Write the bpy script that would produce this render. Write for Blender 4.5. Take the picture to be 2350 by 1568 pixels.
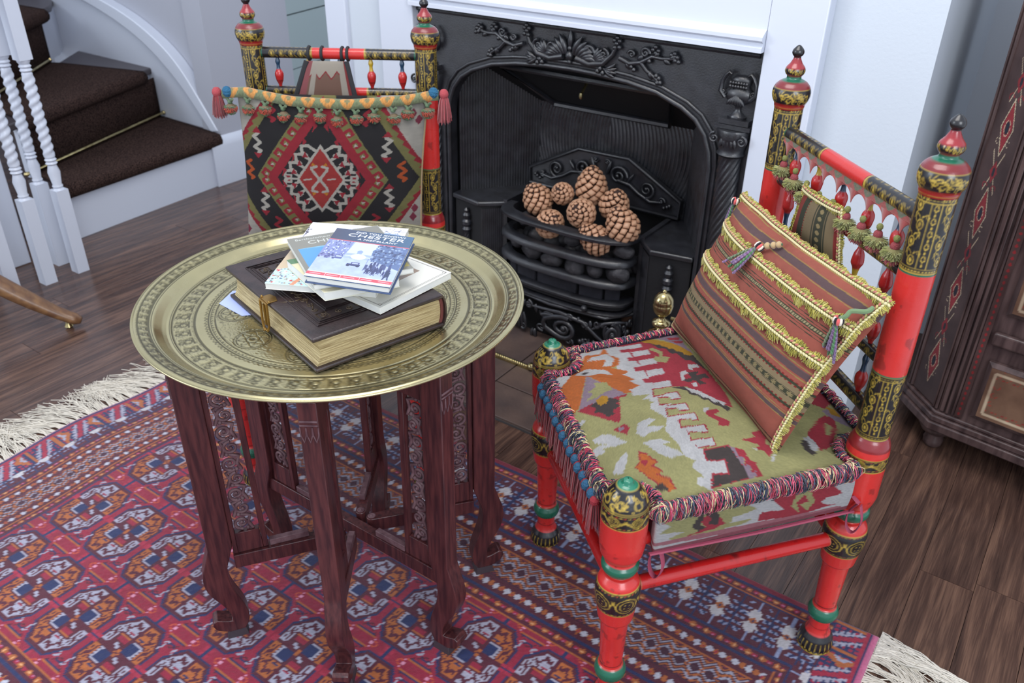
import bpy, bmesh, math, random
import numpy as np
from mathutils import Vector, Matrix
for o in list(bpy.data.objects): bpy.data.objects.remove(o, do_unlink=True)
random.seed(7); RNG = np.random.default_rng(7)
SC = bpy.context.scene; COL = SC.collection
pi = math.pi
# ------------------------------------------------------------ camera, light, exposure
cd = bpy.data.cameras.new('camera'); cam = bpy.data.objects.new('camera', cd); COL.objects.link(cam)
cd.sensor_width = 36; cd.lens = 1920/2350*36; cd.clip_start = .05; cd.clip_end = 50
HC = 1.30
P_, R_, Y_ = math.radians(30.5), math.radians(.85), math.radians(35.0)
F = np.array([-math.sin(Y_), math.cos(Y_), 0]); Rt = np.array([math.cos(Y_), math.sin(Y_), 0]); U = np.array([0, 0, 1.])
F2 = F*math.cos(P_)-U*math.sin(P_); U2 = F*math.sin(P_)+U*math.cos(P_)
RX = Rt*math.cos(R_)+U2*math.sin(R_); UX = -Rt*math.sin(R_)+U2*math.cos(R_)
cam.matrix_world = Matrix(((RX[0], UX[0], -F2[0], 0), (RX[1], UX[1], -F2[1], 0), (RX[2], UX[2], -F2[2], HC), (0, 0, 0, 1)))
cd.dof.use_dof = True; cd.dof.focus_distance = 1.42; cd.dof.aperture_fstop = 6.3
SC.camera = cam
w = bpy.data.worlds.new('world'); SC.world = w; w.use_nodes = True
bg = w.node_tree.nodes['Background']; bg.inputs[0].default_value = (.78, .86, 1.0, 1); bg.inputs[1].default_value = 1.15
def area(name, loc, target, sx, sy, power, col):
    l = bpy.data.lights.new(name, 'AREA'); l.shape = 'RECTANGLE'; l.size = sx; l.size_y = sy; l.energy = power; l.color = col
    o = bpy.data.objects.new(name, l); COL.objects.link(o); o.location = loc
    o.rotation_euler = (Vector(target)-Vector(loc)).to_track_quat('-Z', 'Y').to_euler(); return o
area('window_light_left', (-3.6, -1.6, 2.0), (-1.2, 1.2, .4), 1.6, 1.5, 52, (.86, .93, 1))
area('window_light_right', (1.9, -.9, 2.1), (-.6, 1.5, .4), 1.5, 1.6, 66, (.90, .95, 1))
area('overhead_fill', (-.8, .7, 2.9), (-.9, 1.3, 0), 1.6, 1.2, 42, (1, .96, .92))  # overhead fill, added to brighten upward-facing surfaces; stands for no ceiling lamp
SC.view_settings.view_transform = 'Standard'; SC.view_settings.look = 'None'
SC.view_settings.exposure = -0.03; SC.view_settings.gamma = 1; SC.view_settings.use_curve_mapping = False
# ------------------------------------------------------------ colour and materials
def lin(c):
    c = np.asarray(c, float)/255.
    return np.where(c <= .04045, c/12.92, ((c+.055)/1.055)**2.4)
def L4(c): return tuple(float(v) for v in lin(c))+(1.,)
MATS = {}
def mat(name, col=None, rough=.5, metal=0., spec=.5, var=None, bump=None, vcol=False, coat=0., sheen=0., rvar=None, bumpvc=None):
    """col sRGB 0-255; var=(col2, scale, stretch xyz); bump=(scale, distance, stretch); vcol: colour attribute"""
    if name in MATS: return MATS[name]
    m = bpy.data.materials.new(name); m.use_nodes = True; nt = m.node_tree; N = nt.nodes; K = nt.links
    b = N['Principled BSDF']; b.inputs['Roughness'].default_value = rough; b.inputs['Metallic'].default_value = metal
    b.inputs['Specular IOR Level'].default_value = spec; b.inputs['Coat Weight'].default_value = coat
    b.inputs['Coat Roughness'].default_value = .15; b.inputs['Sheen Weight'].default_value = sheen
    tc = N.new('ShaderNodeTexCoord')
    def noise(scale, st, detail=4):
        mp = N.new('ShaderNodeMapping'); mp.inputs['Scale'].default_value = st; K.new(tc.outputs['Object'], mp.inputs[0])
        n = N.new('ShaderNodeTexNoise'); n.inputs['Scale'].default_value = scale; n.inputs['Detail'].default_value = detail
        K.new(mp.outputs[0], n.inputs['Vector']); return n
    src = None
    if vcol:
        a = N.new('ShaderNodeAttribute'); a.attribute_name = 'Col'; src = a.outputs['Color']
    elif col is not None: b.inputs['Base Color'].default_value = L4(col)
    if var:
        n = noise(var[1], var[2] if len(var) > 2 else (1, 1, 1)); r = N.new('ShaderNodeMapRange')
        r.inputs[1].default_value = .35; r.inputs[2].default_value = .65; K.new(n.outputs[0], r.inputs[0])
        mx = N.new('ShaderNodeMix'); mx.data_type = 'RGBA'
        if vcol:
            mx.blend_type = 'MULTIPLY'; mx.inputs[0].default_value = 1; c2 = N.new('ShaderNodeMix'); c2.data_type = 'RGBA'
            K.new(r.outputs[0], c2.inputs[0]); c2.inputs[6].default_value = (1, 1, 1, 1); c2.inputs[7].default_value = L4(var[0])
            K.new(src, mx.inputs[6]); K.new(c2.outputs[2], mx.inputs[7])
        else:
            K.new(r.outputs[0], mx.inputs[0]); mx.inputs[6].default_value = L4(col); mx.inputs[7].default_value = L4(var[0])
        src = mx.outputs[2]
    if src is not None: K.new(src, b.inputs['Base Color'])
    if rvar:
        n = noise(rvar[1], (1, 1, 1)); r = N.new('ShaderNodeMapRange'); r.inputs[1].default_value = .35; r.inputs[2].default_value = .65
        r.inputs[3].default_value = rough; r.inputs[4].default_value = rvar[0]; K.new(n.outputs[0], r.inputs[0]); K.new(r.outputs[0], b.inputs['Roughness'])
    if bump:
        n = noise(bump[0], bump[2] if len(bump) > 2 else (1, 1, 1), 6); bu = N.new('ShaderNodeBump'); bu.inputs['Distance'].default_value = bump[1]
        bu.inputs['Strength'].default_value = 1; K.new(n.outputs[0], bu.inputs['Height']); K.new(bu.outputs[0], b.inputs['Normal'])
    MATS[name] = m; return m
def weave(name, scale, dist, rough=.9, darken=(190, 190, 190)):
    """woven cloth on vertex colours: fine over-under ribs"""
    if name in MATS: return MATS[name]
    m = mat(name, vcol=True, rough=rough, spec=.12, sheen=.07); nt = m.node_tree; N = nt.nodes; K = nt.links; b = N['Principled BSDF']
    tc = N.new('ShaderNodeAttribute'); tc.attribute_name = 'UVW'
    w1 = N.new('ShaderNodeTexWave'); w1.bands_direction = 'X'; w1.inputs['Scale'].default_value = scale; w1.inputs['Distortion'].default_value = .6; w1.inputs['Detail'].default_value = 2
    w2 = N.new('ShaderNodeTexWave'); w2.bands_direction = 'Y'; w2.inputs['Scale'].default_value = scale*.6; w2.inputs['Distortion'].default_value = .6
    K.new(tc.outputs['Vector'], w1.inputs['Vector']); K.new(tc.outputs['Vector'], w2.inputs['Vector'])
    mu = N.new('ShaderNodeMath'); mu.operation = 'MULTIPLY'; K.new(w1.outputs['Fac'], mu.inputs[0]); K.new(w2.outputs['Fac'], mu.inputs[1])
    bu = N.new('ShaderNodeBump'); bu.inputs['Distance'].default_value = dist; K.new(mu.outputs[0], bu.inputs['Height']); K.new(bu.outputs[0], b.inputs['Normal'])
    src = b.inputs['Base Color'].links[0].from_socket
    mx = N.new('ShaderNodeMix'); mx.data_type = 'RGBA'; mx.blend_type = 'MULTIPLY'; mx.inputs[0].default_value = .55
    cr = N.new('ShaderNodeMix'); cr.data_type = 'RGBA'; K.new(mu.outputs[0], cr.inputs[0]); cr.inputs[6].default_value = L4(darken); cr.inputs[7].default_value = (1.6, 1.6, 1.6, 1)
    K.new(src, mx.inputs[6]); K.new(cr.outputs[2], mx.inputs[7]); K.new(mx.outputs[2], b.inputs['Base Color'])
    return m
# ------------------------------------------------------------ mesh collecting
def frame(axis):
    a = np.asarray(axis, float); a = a/np.linalg.norm(a); t = np.array([0, 0, 1.]) if abs(a[2]) < .9 else np.array([1., 0, 0])
    x = np.cross(t, a); x /= np.linalg.norm(x); return x, np.cross(a, x), a
class MB:
    def __init__(s): s.v = []; s.f = []; s.c = []; s.n = 0; s.usec = False
    def add(s, V, Fc, col=None):
        V = np.asarray(V, float).reshape(-1, 3); s.v.append(V)
        for q in Fc: s.f.append(tuple(int(i)+s.n for i in q))
        if col is not None: s.usec = True
        c = np.ones((len(V), 3))*.5 if col is None else np.broadcast_to(lin(col) if np.ndim(col) == 1 else col, (len(V), 3))
        s.c.append(np.array(c)); s.n += len(V); return s
    def box(s, c, d, R=None, col=None, rz=0., taper=1.):
        c = np.asarray(c, float); hx, hy, hz = np.asarray(d, float)/2
        V = np.array([(x*(taper if z > 0 else 1), y*(taper if z > 0 else 1), z) for z in (-hz, hz) for x, y in ((-hx, -hy), (hx, -hy), (hx, hy), (-hx, hy))])
        if rz: R = np.array([[math.cos(rz), -math.sin(rz), 0], [math.sin(rz), math.cos(rz), 0], [0, 0, 1]])
        if R is not None: V = V@np.asarray(R).T
        return s.add(V+c, [(3, 2, 1, 0), (4, 5, 6, 7), (0, 1, 5, 4), (1, 2, 6, 5), (2, 3, 7, 6), (3, 0, 4, 7)], col)
    def prism(s, poly, o, ex, ey, ez, h, col=None):
        """poly in (ex,ey) plane at o, extruded h along ez"""
        o, ex, ey, ez = [np.asarray(q, float) for q in (o, ex, ey, ez)]; p = np.asarray(poly, float); n = len(p)
        A = o+p[:, :1]*ex+p[:, 1:]*ey; V = np.vstack([A, A+ez*h])
        fl = np.dot(np.cross(ex, ey), ez) > 0
        area_ = .5*sum(p[i][0]*p[(i+1) % n][1]-p[(i+1) % n][0]*p[i][1] for i in range(n)); ccw = (area_ > 0) == fl
        if h < 0: ccw = not ccw
        idx = list(range(n)); top = [i+n for i in idx]
        fs = [tuple(idx[::-1]) if ccw else tuple(idx), tuple(top) if ccw else tuple(top[::-1])]
        for i in range(n):
            j = (i+1) % n; q = (i, j, j+n, i+n); fs.append(q if ccw else q[::-1])
        return s.add(V, fs, col)
    def tube(s, path, r, seg=8, col=None, closed=False, flat=1., caps=True, up=None):
        P = np.asarray(path, float); n = len(P); r = np.broadcast_to(np.asarray(r, float), (n,))
        if closed: T = np.roll(P, -1, 0)-np.roll(P, 1, 0)
        else: T = np.gradient(P, axis=0)
        T /= np.linalg.norm(T, axis=1)[:, None]+1e-12
        x, y, _ = frame(T[0])
        if up is not None: x = np.cross(up, T[0]); x /= np.linalg.norm(x)+1e-9
        V = []; a = np.arange(seg)*2*pi/seg
        for i in range(n):
            if up is not None: x = np.cross(up, T[i]); x /= np.linalg.norm(x)+1e-9
            else: x = x-T[i]*np.dot(x, T[i]); x /= np.linalg.norm(x)
            y = np.cross(T[i], x); V.append(P[i]+r[i]*(np.cos(a)[:, None]*x+flat*np.sin(a)[:, None]*y))
        V = np.vstack(V); fs = []
        for i in range(n if closed else n-1):
            k = ((i+1) % n)*seg
            for j in range(seg): fs.append((i*seg+j, i*seg+(j+1) % seg, k+(j+1) % seg, k+j))
        if caps and not closed: fs.append(tuple(range(seg))[::-1]); fs.append(tuple((n-1)*seg+j for j in range(seg)))
        return s.add(V, fs, col)
    def lathe(s, prof, o=(0, 0, 0), axis=(0, 0, 1), seg=24, col=None, sx=1., sy=1.):
        """prof rows (z, r)"""
        x, y, z = frame(axis); o = np.asarray(o, float); a = np.arange(seg)*2*pi/seg
        if axis == (0, 0, 1): x, y = np.array([1., 0, 0]), np.array([0, 1., 0])
        V = np.vstack([o+z*h+max(r, 1e-5)*(np.cos(a)[:, None]*x*sx+np.sin(a)[:, None]*y*sy) for h, r in prof]); fs = []
        for i in range(len(prof)-1):
            for j in range(seg): fs.append((i*seg+j, i*seg+(j+1) % seg, (i+1)*seg+(j+1) % seg, (i+1)*seg+j))
        fs.append(tuple(range(seg))[::-1]); fs.append(tuple((len(prof)-1)*seg+j for j in range(seg)))
        return s.add(V, fs, col)
    def ball(s, c, r, seg=10, col=None, axis=(0, 0, 1)):
        r = np.broadcast_to(np.asarray(r, float), (3,)); n = max(4, seg//2)
        x, y, z = frame(axis) if axis != (0, 0, 1) else (np.array([1., 0, 0]), np.array([0, 1., 0]), np.array([0, 0, 1.]))
        a = np.arange(seg)*2*pi/seg; V = []
        for i in range(n+1):
            t = -pi/2+pi*i/n; V.append(np.asarray(c)+r[2]*math.sin(t)*z+max(math.cos(t), 1e-3)*(r[0]*np.cos(a)[:, None]*x+r[1]*np.sin(a)[:, None]*y))
        V = np.vstack(V); fs = [(i*seg+j, i*seg+(j+1) % seg, (i+1)*seg+(j+1) % seg, (i+1)*seg+j) for i in range(n) for j in range(seg)]
        return s.add(V, fs, col)
    def build(s, name, m, parent=None, smooth=30, bevel=0., origin=None, bseg=2):
        V = np.vstack(s.v); me = bpy.data.meshes.new(name)
        if parent is not None: V = V-np.array(WL[parent.name])
        elif origin is None: origin = ((V[:, 0].min()+V[:, 0].max())/2, (V[:, 1].min()+V[:, 1].max())/2, V[:, 2].min())
        if parent is None: V = V-np.array(origin)
        me.from_pydata([tuple(p) for p in V], [], s.f)
        if s.usec: setcol(me, np.vstack(s.c))
        me.materials.append(m); o = bpy.data.objects.new(name, me); COL.objects.link(o)
        if parent is None: o.location = origin; WL[o.name] = tuple(origin)
        else: o.parent = parent; WL[o.name] = WL[parent.name]
        if smooth:
            me.polygons.foreach_set('use_smooth', [True]*len(me.polygons)); me.set_sharp_from_angle(angle=math.radians(smooth))
        if bevel:
            b = o.modifiers.new('bevel', 'BEVEL'); b.width = bevel; b.segments = bseg; b.limit_method = 'ANGLE'; b.angle_limit = math.radians(40); b.harden_normals = False
        return o
WL = {}
def setcol(me, C, name='Col'):
    a = me.color_attributes.new(name=name, type='FLOAT_COLOR', domain='POINT')
    a.data.foreach_set('color', np.hstack([C, np.ones((len(C), 1))]).astype(np.float32).ravel())
def gridmesh(name, P, C, m, parent=None, origin=None, wrap=False, UVW=None, flip=False):
    """P [ny,nx,3]; C [ny,nx,3] linear colour"""
    ny, nx = P.shape[:2]; V = P.reshape(-1, 3)
    if parent is not None: V = V-np.array(WL[parent.name])
    else:
        if origin is None: origin = ((V[:, 0].min()+V[:, 0].max())/2, (V[:, 1].min()+V[:, 1].max())/2, V[:, 2].min())
        V = V-np.array(origin)
    i = np.arange(ny*nx).reshape(ny, nx)
    if wrap: i = np.hstack([i, i[:, :1]])
    q = np.stack([i[:-1, :-1], i[:-1, 1:], i[1:, 1:], i[1:, :-1]], -1).reshape(-1, 4)
    if flip: q = q[:, ::-1]
    me = bpy.data.meshes.new(name); me.vertices.add(len(V)); me.vertices.foreach_set('co', V.astype(np.float32).ravel())
    me.loops.add(q.size); me.loops.foreach_set('vertex_index', q.astype(np.int32).ravel())
    me.polygons.add(len(q)); me.polygons.foreach_set('loop_start', np.arange(0, q.size, 4, dtype=np.int32))
    me.polygons.foreach_set('use_smooth', np.ones(len(q), bool)); me.update(calc_edges=True)
    if C is not None: setcol(me, C.reshape(-1, 3))
    if UVW is not None:
        a = me.attributes.new('UVW', 'FLOAT_VECTOR', 'POINT'); a.data.foreach_set('vector', UVW.reshape(-1, 3).astype(np.float32).ravel())
    me.materials.append(m); o = bpy.data.objects.new(name, me); COL.objects.link(o)
    if parent is None: o.location = origin; WL[o.name] = tuple(origin)
    else: o.parent = parent; WL[o.name] = WL[parent.name]
    return o
def strandmesh(name, paths, rad, cols, m, parent=None, seg=3, stuff=True):
    """paths [n,k,3]; rad [n] ; cols [n,3] linear : many thin yarns as one mesh"""
    n, k, _ = paths.shape; T = np.gradient(paths, axis=1); T /= np.linalg.norm(T, axis=2, keepdims=True)+1e-9
    rf = np.array([.31, .53, .79]); X = np.cross(T, rf); X /= np.linalg.norm(X, axis=2, keepdims=True)+1e-9; Yv = np.cross(T, X)
    a = np.arange(seg)*2*pi/seg; taper = np.linspace(1, .65, k)[None, :, None, None]
    V = paths[:, :, None, :]+np.asarray(rad)[:, None, None, None]*taper*(np.cos(a)[:, None]*X[:, :, None, :]+np.sin(a)[:, None]*Yv[:, :, None, :])
    V = V.reshape(-1, 3); b = (np.arange(n)*k*seg)[:, None, None, None]+(np.arange(k-1)*seg)[None, :, None, None]
    j = np.arange(seg); j2 = (j+1) % seg
    q = np.stack([np.broadcast_to(b+x, (n, k-1, seg, 1))[..., 0] for x in (j[None, None, :, None], j2[None, None, :, None], j2[None, None, :, None]+seg, j[None, None, :, None]+seg)], -1).reshape(-1, 4)
    if parent is not None: V = V-np.array(WL[parent.name])
    me = bpy.data.meshes.new(name); me.vertices.add(len(V)); me.vertices.foreach_set('co', V.astype(np.float32).ravel())
    me.loops.add(q.size); me.loops.foreach_set('vertex_index', q.astype(np.int32).ravel())
    me.polygons.add(len(q)); me.polygons.foreach_set('loop_start', np.arange(0, q.size, 4, dtype=np.int32))
    me.polygons.foreach_set('use_smooth', np.ones(len(q), bool)); me.update(calc_edges=True)
    setcol(me, np.repeat(np.asarray(cols), k*seg, axis=0)); me.materials.append(m)
    o = bpy.data.objects.new(name, me); COL.objects.link(o)
    if parent is not None: o.parent = parent; WL[o.name] = WL[parent.name]
    else: WL[o.name] = (0, 0, 0)
    if stuff: o['kind'] = 'stuff'
    return o
def empty(name, loc, label=None, cat=None, group=None):
    o = bpy.data.objects.new(name, None); COL.objects.link(o); o.location = loc; WL[o.name] = tuple(loc); o.empty_display_size = .02
    if label: tag(o, label, cat, group)
    return o
def tag(o, label, cat, group=None):
    o['label'] = label; o['category'] = cat
    if group: o['group'] = group
    return o
def struct(o): o['kind'] = 'structure'; return o
def inst(name, mesh, loc, parent, rot=None, scale=None):
    o = bpy.data.objects.new(name, mesh); COL.objects.link(o)
    p = np.array(loc, float)
    if parent is not None: o.parent = parent; p = p-np.array(WL[parent.name]); WL[o.name] = WL[parent.name]
    M4 = Matrix.Translation(Vector(p))
    if rot is not None: M4 = M4@rot.to_4x4()
    if scale is not None: M4 = M4@Matrix.Diagonal(Vector((*([scale]*3 if np.isscalar(scale) else scale), 1)))
    o.matrix_local = M4; return o
# ------------------------------------------------------------ canvas: pattern colours drawn knot by knot
class Canvas:
    def __init__(s, W, H, nx, ny, bg, x0=0., y0=0.):
        s.x = x0+np.linspace(0, W, nx); s.y = y0+np.linspace(0, H, ny); s.a = np.ones((ny, nx, 3))*lin(bg); s.dx = W/nx; s.h = None
    def _win(s, x0, x1, y0, y1):
        i0, i1 = np.searchsorted(s.x, [x0, x1]); j0, j1 = np.searchsorted(s.y, [y0, y1]); return i0, i1, j0, j1
    def mask(s, fn, bb, col):
        i0, i1, j0, j1 = s._win(*bb)
        if i1 <= i0 or j1 <= j0: return
        X, Yg = np.meshgrid(s.x[i0:i1], s.y[j0:j1]); m = fn(X, Yg); s.a[j0:j1, i0:i1][m] = lin(col)
    def poly(s, pts, col):
        p = np.asarray(pts, float); n = len(p)
        def fn(X, Y):
            m = np.zeros(X.shape, bool)
            for i in range(n):
                x1, y1 = p[i]; x2, y2 = p[(i+1) % n]
                if y1 == y2: continue
                m ^= ((Y > min(y1, y2)) & (Y <= max(y1, y2)) & (X < (x2-x1)*(Y-y1)/(y2-y1)+x1))
            return m
        s.mask(fn, (p[:, 0].min(), p[:, 0].max(), p[:, 1].min(), p[:, 1].max()), col); return s
    def rect(s, x0, y0, x1, y1, col): s.mask(lambda X, Y: np.ones(X.shape, bool), (x0, x1, y0, y1), col); return s
    def line(s, pts, w, col, closed=False):
        p = np.asarray(pts, float); h = w/2; q = list(zip(p[:-1], p[1:]))+([(p[-1], p[0])] if closed else [])
        for a, b in q:
            d = b-a; L = d@d+1e-12
            def fn(X, Y, a=a, d=d, L=L):
                t = np.clip(((X-a[0])*d[0]+(Y-a[1])*d[1])/L, 0, 1); return (X-a[0]-t*d[0])**2+(Y-a[1]-t*d[1])**2 < h*h
            s.mask(fn, (min(a[0], b[0])-h, max(a[0], b[0])+h, min(a[1], b[1])-h, max(a[1], b[1])+h), col)
        return s
    def disc(s, x, y, r, col, ry=None):
        ry = ry or r; s.mask(lambda X, Y: ((X-x)/r)**2+((Y-y)/ry)**2 < 1, (x-r, x+r, y-ry, y+ry), col); return s
    def dia(s, x, y, rx, ry, col):
        s.mask(lambda X, Y: abs((X-x)/rx)+abs((Y-y)/ry) < 1, (x-rx, x+rx, y-ry, y+ry), col); return s
    def arc(s, x, y, r, a0, a1, w, col, n=10, ry=None):
        ry = ry or r; t = np.linspace(a0, a1, n); return s.line(np.c_[x+r*np.cos(t), y+ry*np.sin(t)], w, col)
def vnoise(nx, ny, fx, fy, wrapx=False, seed=0, oct=3):
    r = np.random.default_rng(seed); out = np.zeros((ny, nx)); amp = 1; tot = 0
    for o in range(oct):
        gx, gy = max(1, int(fx*2**o)), max(1, int(fy*2**o)); g = r.random((gy+2, gx+2))
        if wrapx: g[:, gx] = g[:, 0]; g[:, gx+1] = g[:, 1]
        X = np.linspace(0, gx, nx, endpoint=not wrapx); Y = np.linspace(0, gy, ny); xi = np.minimum(X.astype(int), gx); yi = np.minimum(Y.astype(int), gy)
        tx = X-xi; ty = Y-yi; tx = tx*tx*(3-2*tx); ty = (ty*ty*(3-2*ty))[:, None]
        A = g[yi][:, xi]; B = g[yi][:, xi+1]; Cc = g[yi+1][:, xi]; D = g[yi+1][:, xi+1]
        out += amp*((A*(1-tx)+B*tx)*(1-ty)+(Cc*(1-tx)+D*tx)*ty); tot += amp; amp *= .5
    return out/tot
# ============================================================ THE SETTING
def plankmat(name, c1, c2, c3, sc=1.):
    m = bpy.data.materials.new(name); m.use_nodes = True; nt = m.node_tree; N = nt.nodes; K = nt.links; b = N['Principled BSDF']
    tc = N.new('ShaderNodeTexCoord'); oi = N.new('ShaderNodeObjectInfo'); ad = N.new('ShaderNodeVectorMath'); ad.operation = 'ADD'
    sx = N.new('ShaderNodeVectorMath'); sx.operation = 'SCALE'; sx.inputs[0].default_value = (7, 13, 3); K.new(oi.outputs['Random'], sx.inputs['Scale'])
    K.new(tc.outputs['Object'], ad.inputs[0]); K.new(sx.outputs[0], ad.inputs[1])
    mp = N.new('ShaderNodeMapping'); mp.inputs['Scale'].default_value = (34*sc, 2.2*sc, 20); K.new(ad.outputs[0], mp.inputs[0])
    n = N.new('ShaderNodeTexNoise'); n.inputs['Scale'].default_value = 1.3; n.inputs['Detail'].default_value = 6; n.inputs['Distortion'].default_value = .9; K.new(mp.outputs[0], n.inputs[0])
    mp2 = N.new('ShaderNodeMapping'); mp2.inputs['Scale'].default_value = (260*sc, 9*sc, 20); K.new(ad.outputs[0], mp2.inputs[0])
    n2 = N.new('ShaderNodeTexNoise'); n2.inputs['Scale'].default_value = 1.5; n2.inputs['Detail'].default_value = 3; K.new(mp2.outputs[0], n2.inputs[0])
    cr = N.new('ShaderNodeValToRGB'); e = cr.color_ramp.elements; e[0].position = .3; e[0].color = L4(c1); e[1].position = .72; e[1].color = L4(c3)
    k = e.new(.5); k.color = L4(c2); av = N.new('ShaderNodeMath'); av.operation = 'MULTIPLY_ADD'; av.inputs[1].default_value = .35; K.new(n2.outputs[0], av.inputs[0])
    h = N.new('ShaderNodeMath'); h.operation = 'MULTIPLY'; h.inputs[1].default_value = .68; K.new(n.outputs[0], h.inputs[0]); K.new(h.outputs[0], av.inputs[2])
    K.new(av.outputs[0], cr.inputs[0]); K.new(cr.outputs[0], b.inputs['Base Color']); b.inputs['Roughness'].default_value = .2; b.inputs['Specular IOR Level'].default_value = .6
    bu = N.new('ShaderNodeBump'); bu.inputs['Distance'].default_value = .0004; K.new(n2.outputs[0], bu.inputs['Height']); K.new(bu.outputs[0], b.inputs['Normal'])
    return m
white = mat('white_gloss_paint', (200, 205, 217), rough=.32, spec=.5, bump=(60, .0003))
wallp = mat('white_wall_paint', (192, 199, 208), rough=.6, bump=(150, .0004))
greywall = mat('pale_grey_wall', (168, 170, 180), rough=.6, bump=(120, .0004))
sage = mat('sage_grey_boards', (150, 166, 168), rough=.55)
darktread = mat('dark_tread_wood', (62, 54, 58), rough=.35)
carpet = mat('brown_stair_carpet', (78, 60, 54), rough=1, spec=.05, var=((22, 17, 18), 230), bump=(330, .004))
brass = mat('brass', (206, 190, 140), rough=.22, metal=1, var=((164, 148, 104), 40), bump=(30, .0004))
iron = mat('black_cast_iron', (34, 35, 41), rough=.30, metal=.0, spec=.9, var=((24, 24, 28), 24), bump=(240, .0004), rvar=(.45, 30))
irond = mat('sooty_cast_iron', (20, 20, 23), rough=.6, spec=.5, bump=(180, .0006))
plank_m = plankmat('walnut_laminate', (44, 32, 30), (80, 59, 51), (124, 94, 78))
joint = mat('pale_joint_dust', (108, 92, 86), rough=.8)
# ---- floor with its planks
fl = MB().box((-1.85, 1.7, -.0305), (5.6, 4.6, .035)).build('floor', joint); struct(fl)
PL = 1.22; pm = MB().box((0, 0, -.006), (.1040, PL-.0012, .012)).build('plank', plank_m, fl, bevel=.0006, bseg=1); pmesh = pm.data
bv = pm.modifiers[0]; pm.modifiers.remove(bv); bpy.data.objects.remove(pm)
pmesh = MB().box((0, 0, 0), (.1040, PL-.0012, .012)); _me = bpy.data.meshes.new('plank'); _v = np.vstack(pmesh.v); _me.from_pydata([tuple(p) for p in _v], [], pmesh.f); _me.materials.append(plank_m)
for k in range(-40, 9):
    xc = -.131+.105*k-.0525; off = [.0, .41, .83, .2, .62, 1.03][k % 6]
    if k == 3: off = (1.577-(-.5)) % PL
    for j in range(-1, 4):
        y0 = -.5+off-PL+j*PL+PL/2
        if y0-PL/2 > 3.6 or y0+PL/2 < -.45 or xc < -4.4: continue
        inst('plank', _me, (xc, y0, -.0065), fl)
# ---- walls
def wallbox(name, x0, x1, y0, y1, z0, z1, m, parent=None): return MB().box(((x0+x1)/2, (y0+y1)/2, (z0+z1)/2), (x1-x0, y1-y0, z1-z0)).build(name, m, parent)
struct(MB().box((-.4265, 2.29, .8), (.227, .70, 1.6)).box((-1.93, 2.17, .8), (.30, .46, 1.6)).box((-1.175, 2.3, .8), (1.23, .14, 1.6)).box((-1.175, 2.02, 1.28), (1.23, .14, .64)).build('wall_back', wallp))
struct(wallbox('wall_right', -.313, 1.1, 2.62, 2.68, 0, 1.3, wallp))
tr = MB().box((-2.035, 1.955, .8), (.09, .06, 1.6)).build('trim_1', white, bevel=.004); struct(tr)
wl = MB().box((-3.16, 2.42, .8), (.12, .44, 1.6)); d = np.array([-.23, .973]); a = np.array([-3.10, 2.64]); nrm = np.array([.973, .23])
wl.prism([(-3.10, 2.64), (-3.46, 4.1), (-3.58, 4.1), (-3.22, 2.64)], (0, 0, 0), (1, 0, 0), (0, 1, 0), (0, 0, 1), .02)
struct(wl.build('wall_left', greywall))
wp = empty('wall_far', (-3.10, 2.64, 0)); struct(wp)
for z0, z1 in ((.0, .41), (.414, .644), (.650, .712), (.718, 1.1)):   # horizontal sage boards of the passage
    MB().prism([(-3.10, 2.64), (-3.46, 4.1), (-3.54, 4.1), (-3.18, 2.64)], (0, 0, z0), (1, 0, 0), (0, 1, 0), (0, 0, 1), z1-z0).build('board', sage, wp)
struct(wallbox('wall_stairs', -4.9, -3.13, 2.25, 2.31, 0, 1.7, greywall))
struct(wallbox('wall_landing', -4.9, -4.84, .2, 2.25, 0, 1.7, greywall))
# skirting: along the left wall
sk = MB(); prof = [(0, 0), (.022, 0), (.022, .17), (.017, .19), (.006, .205), (0, .21)]
sk.prism(prof, (-3.10, 2.13, 0), (1, 0, 0), (0, 0, 1), (0, 1, 0), .51)
struct(sk.build('baseboard_left', white, smooth=25))
# ---- staircase (winder)
st = empty('staircase', (-3.5, 1.8, 0), 'white winding staircase with dark brown carpet and brass stair rods', 'staircase')
EX, EY, EZ = (1, 0, 0), (0, 1, 0), (0, 0, 1)
def slab(name, poly, z0, z1, m, bevel=0.): return MB().prism(poly, (0, 0, z0), EX, EY, EZ, z1-z0).build(name, m, st, bevel=bevel)
T1 = [(-3.005, 1.40), (-3.105, 2.235), (-3.60, 2.235), (-3.20, 1.40)]
T2 = [(-3.175, 1.38), (-3.575, 2.235), (-4.20, 2.235), (-4.16, 2.225), (-3.45, 1.42)]
T3 = [(-3.42, 1.36), (-4.13, 2.13), (-4.3, 2.235), (-4.8, 2.235), (-3.9, 1.38)]
T4 = [(-3.8, 1.30), (-4.45, 1.85), (-4.8, 2.2), (-4.8, 1.3)]
slab('riser', [(-3.03, 1.42), (-3.10, 2.235), (-3.13, 2.235), (-3.06, 1.42)], 0, .185, white)
slab('tread', T1, .185, .212, darktread, .006)
slab('riser', [(-3.21, 1.42), (-3.60, 2.235), (-3.63, 2.235), (-3.24, 1.42)], .212, .40, white)
slab('tread', T2, .40, .427, darktread, .006)
slab('riser', [(-3.47, 1.42), (-4.15, 2.13), (-4.18, 2.15), (-4.3, 2.235), (-4.4, 2.235), (-3.6, 1.42)], .427, .62, white)
slab('tread', T3, .62, .647, darktread, .006)
slab('riser', [(-3.85, 1.35), (-4.8, 2.18), (-4.8, 2.24), (-3.83, 1.4)], .647, .84, white)
slab('tread', T4, .84, .867, darktread)
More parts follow.
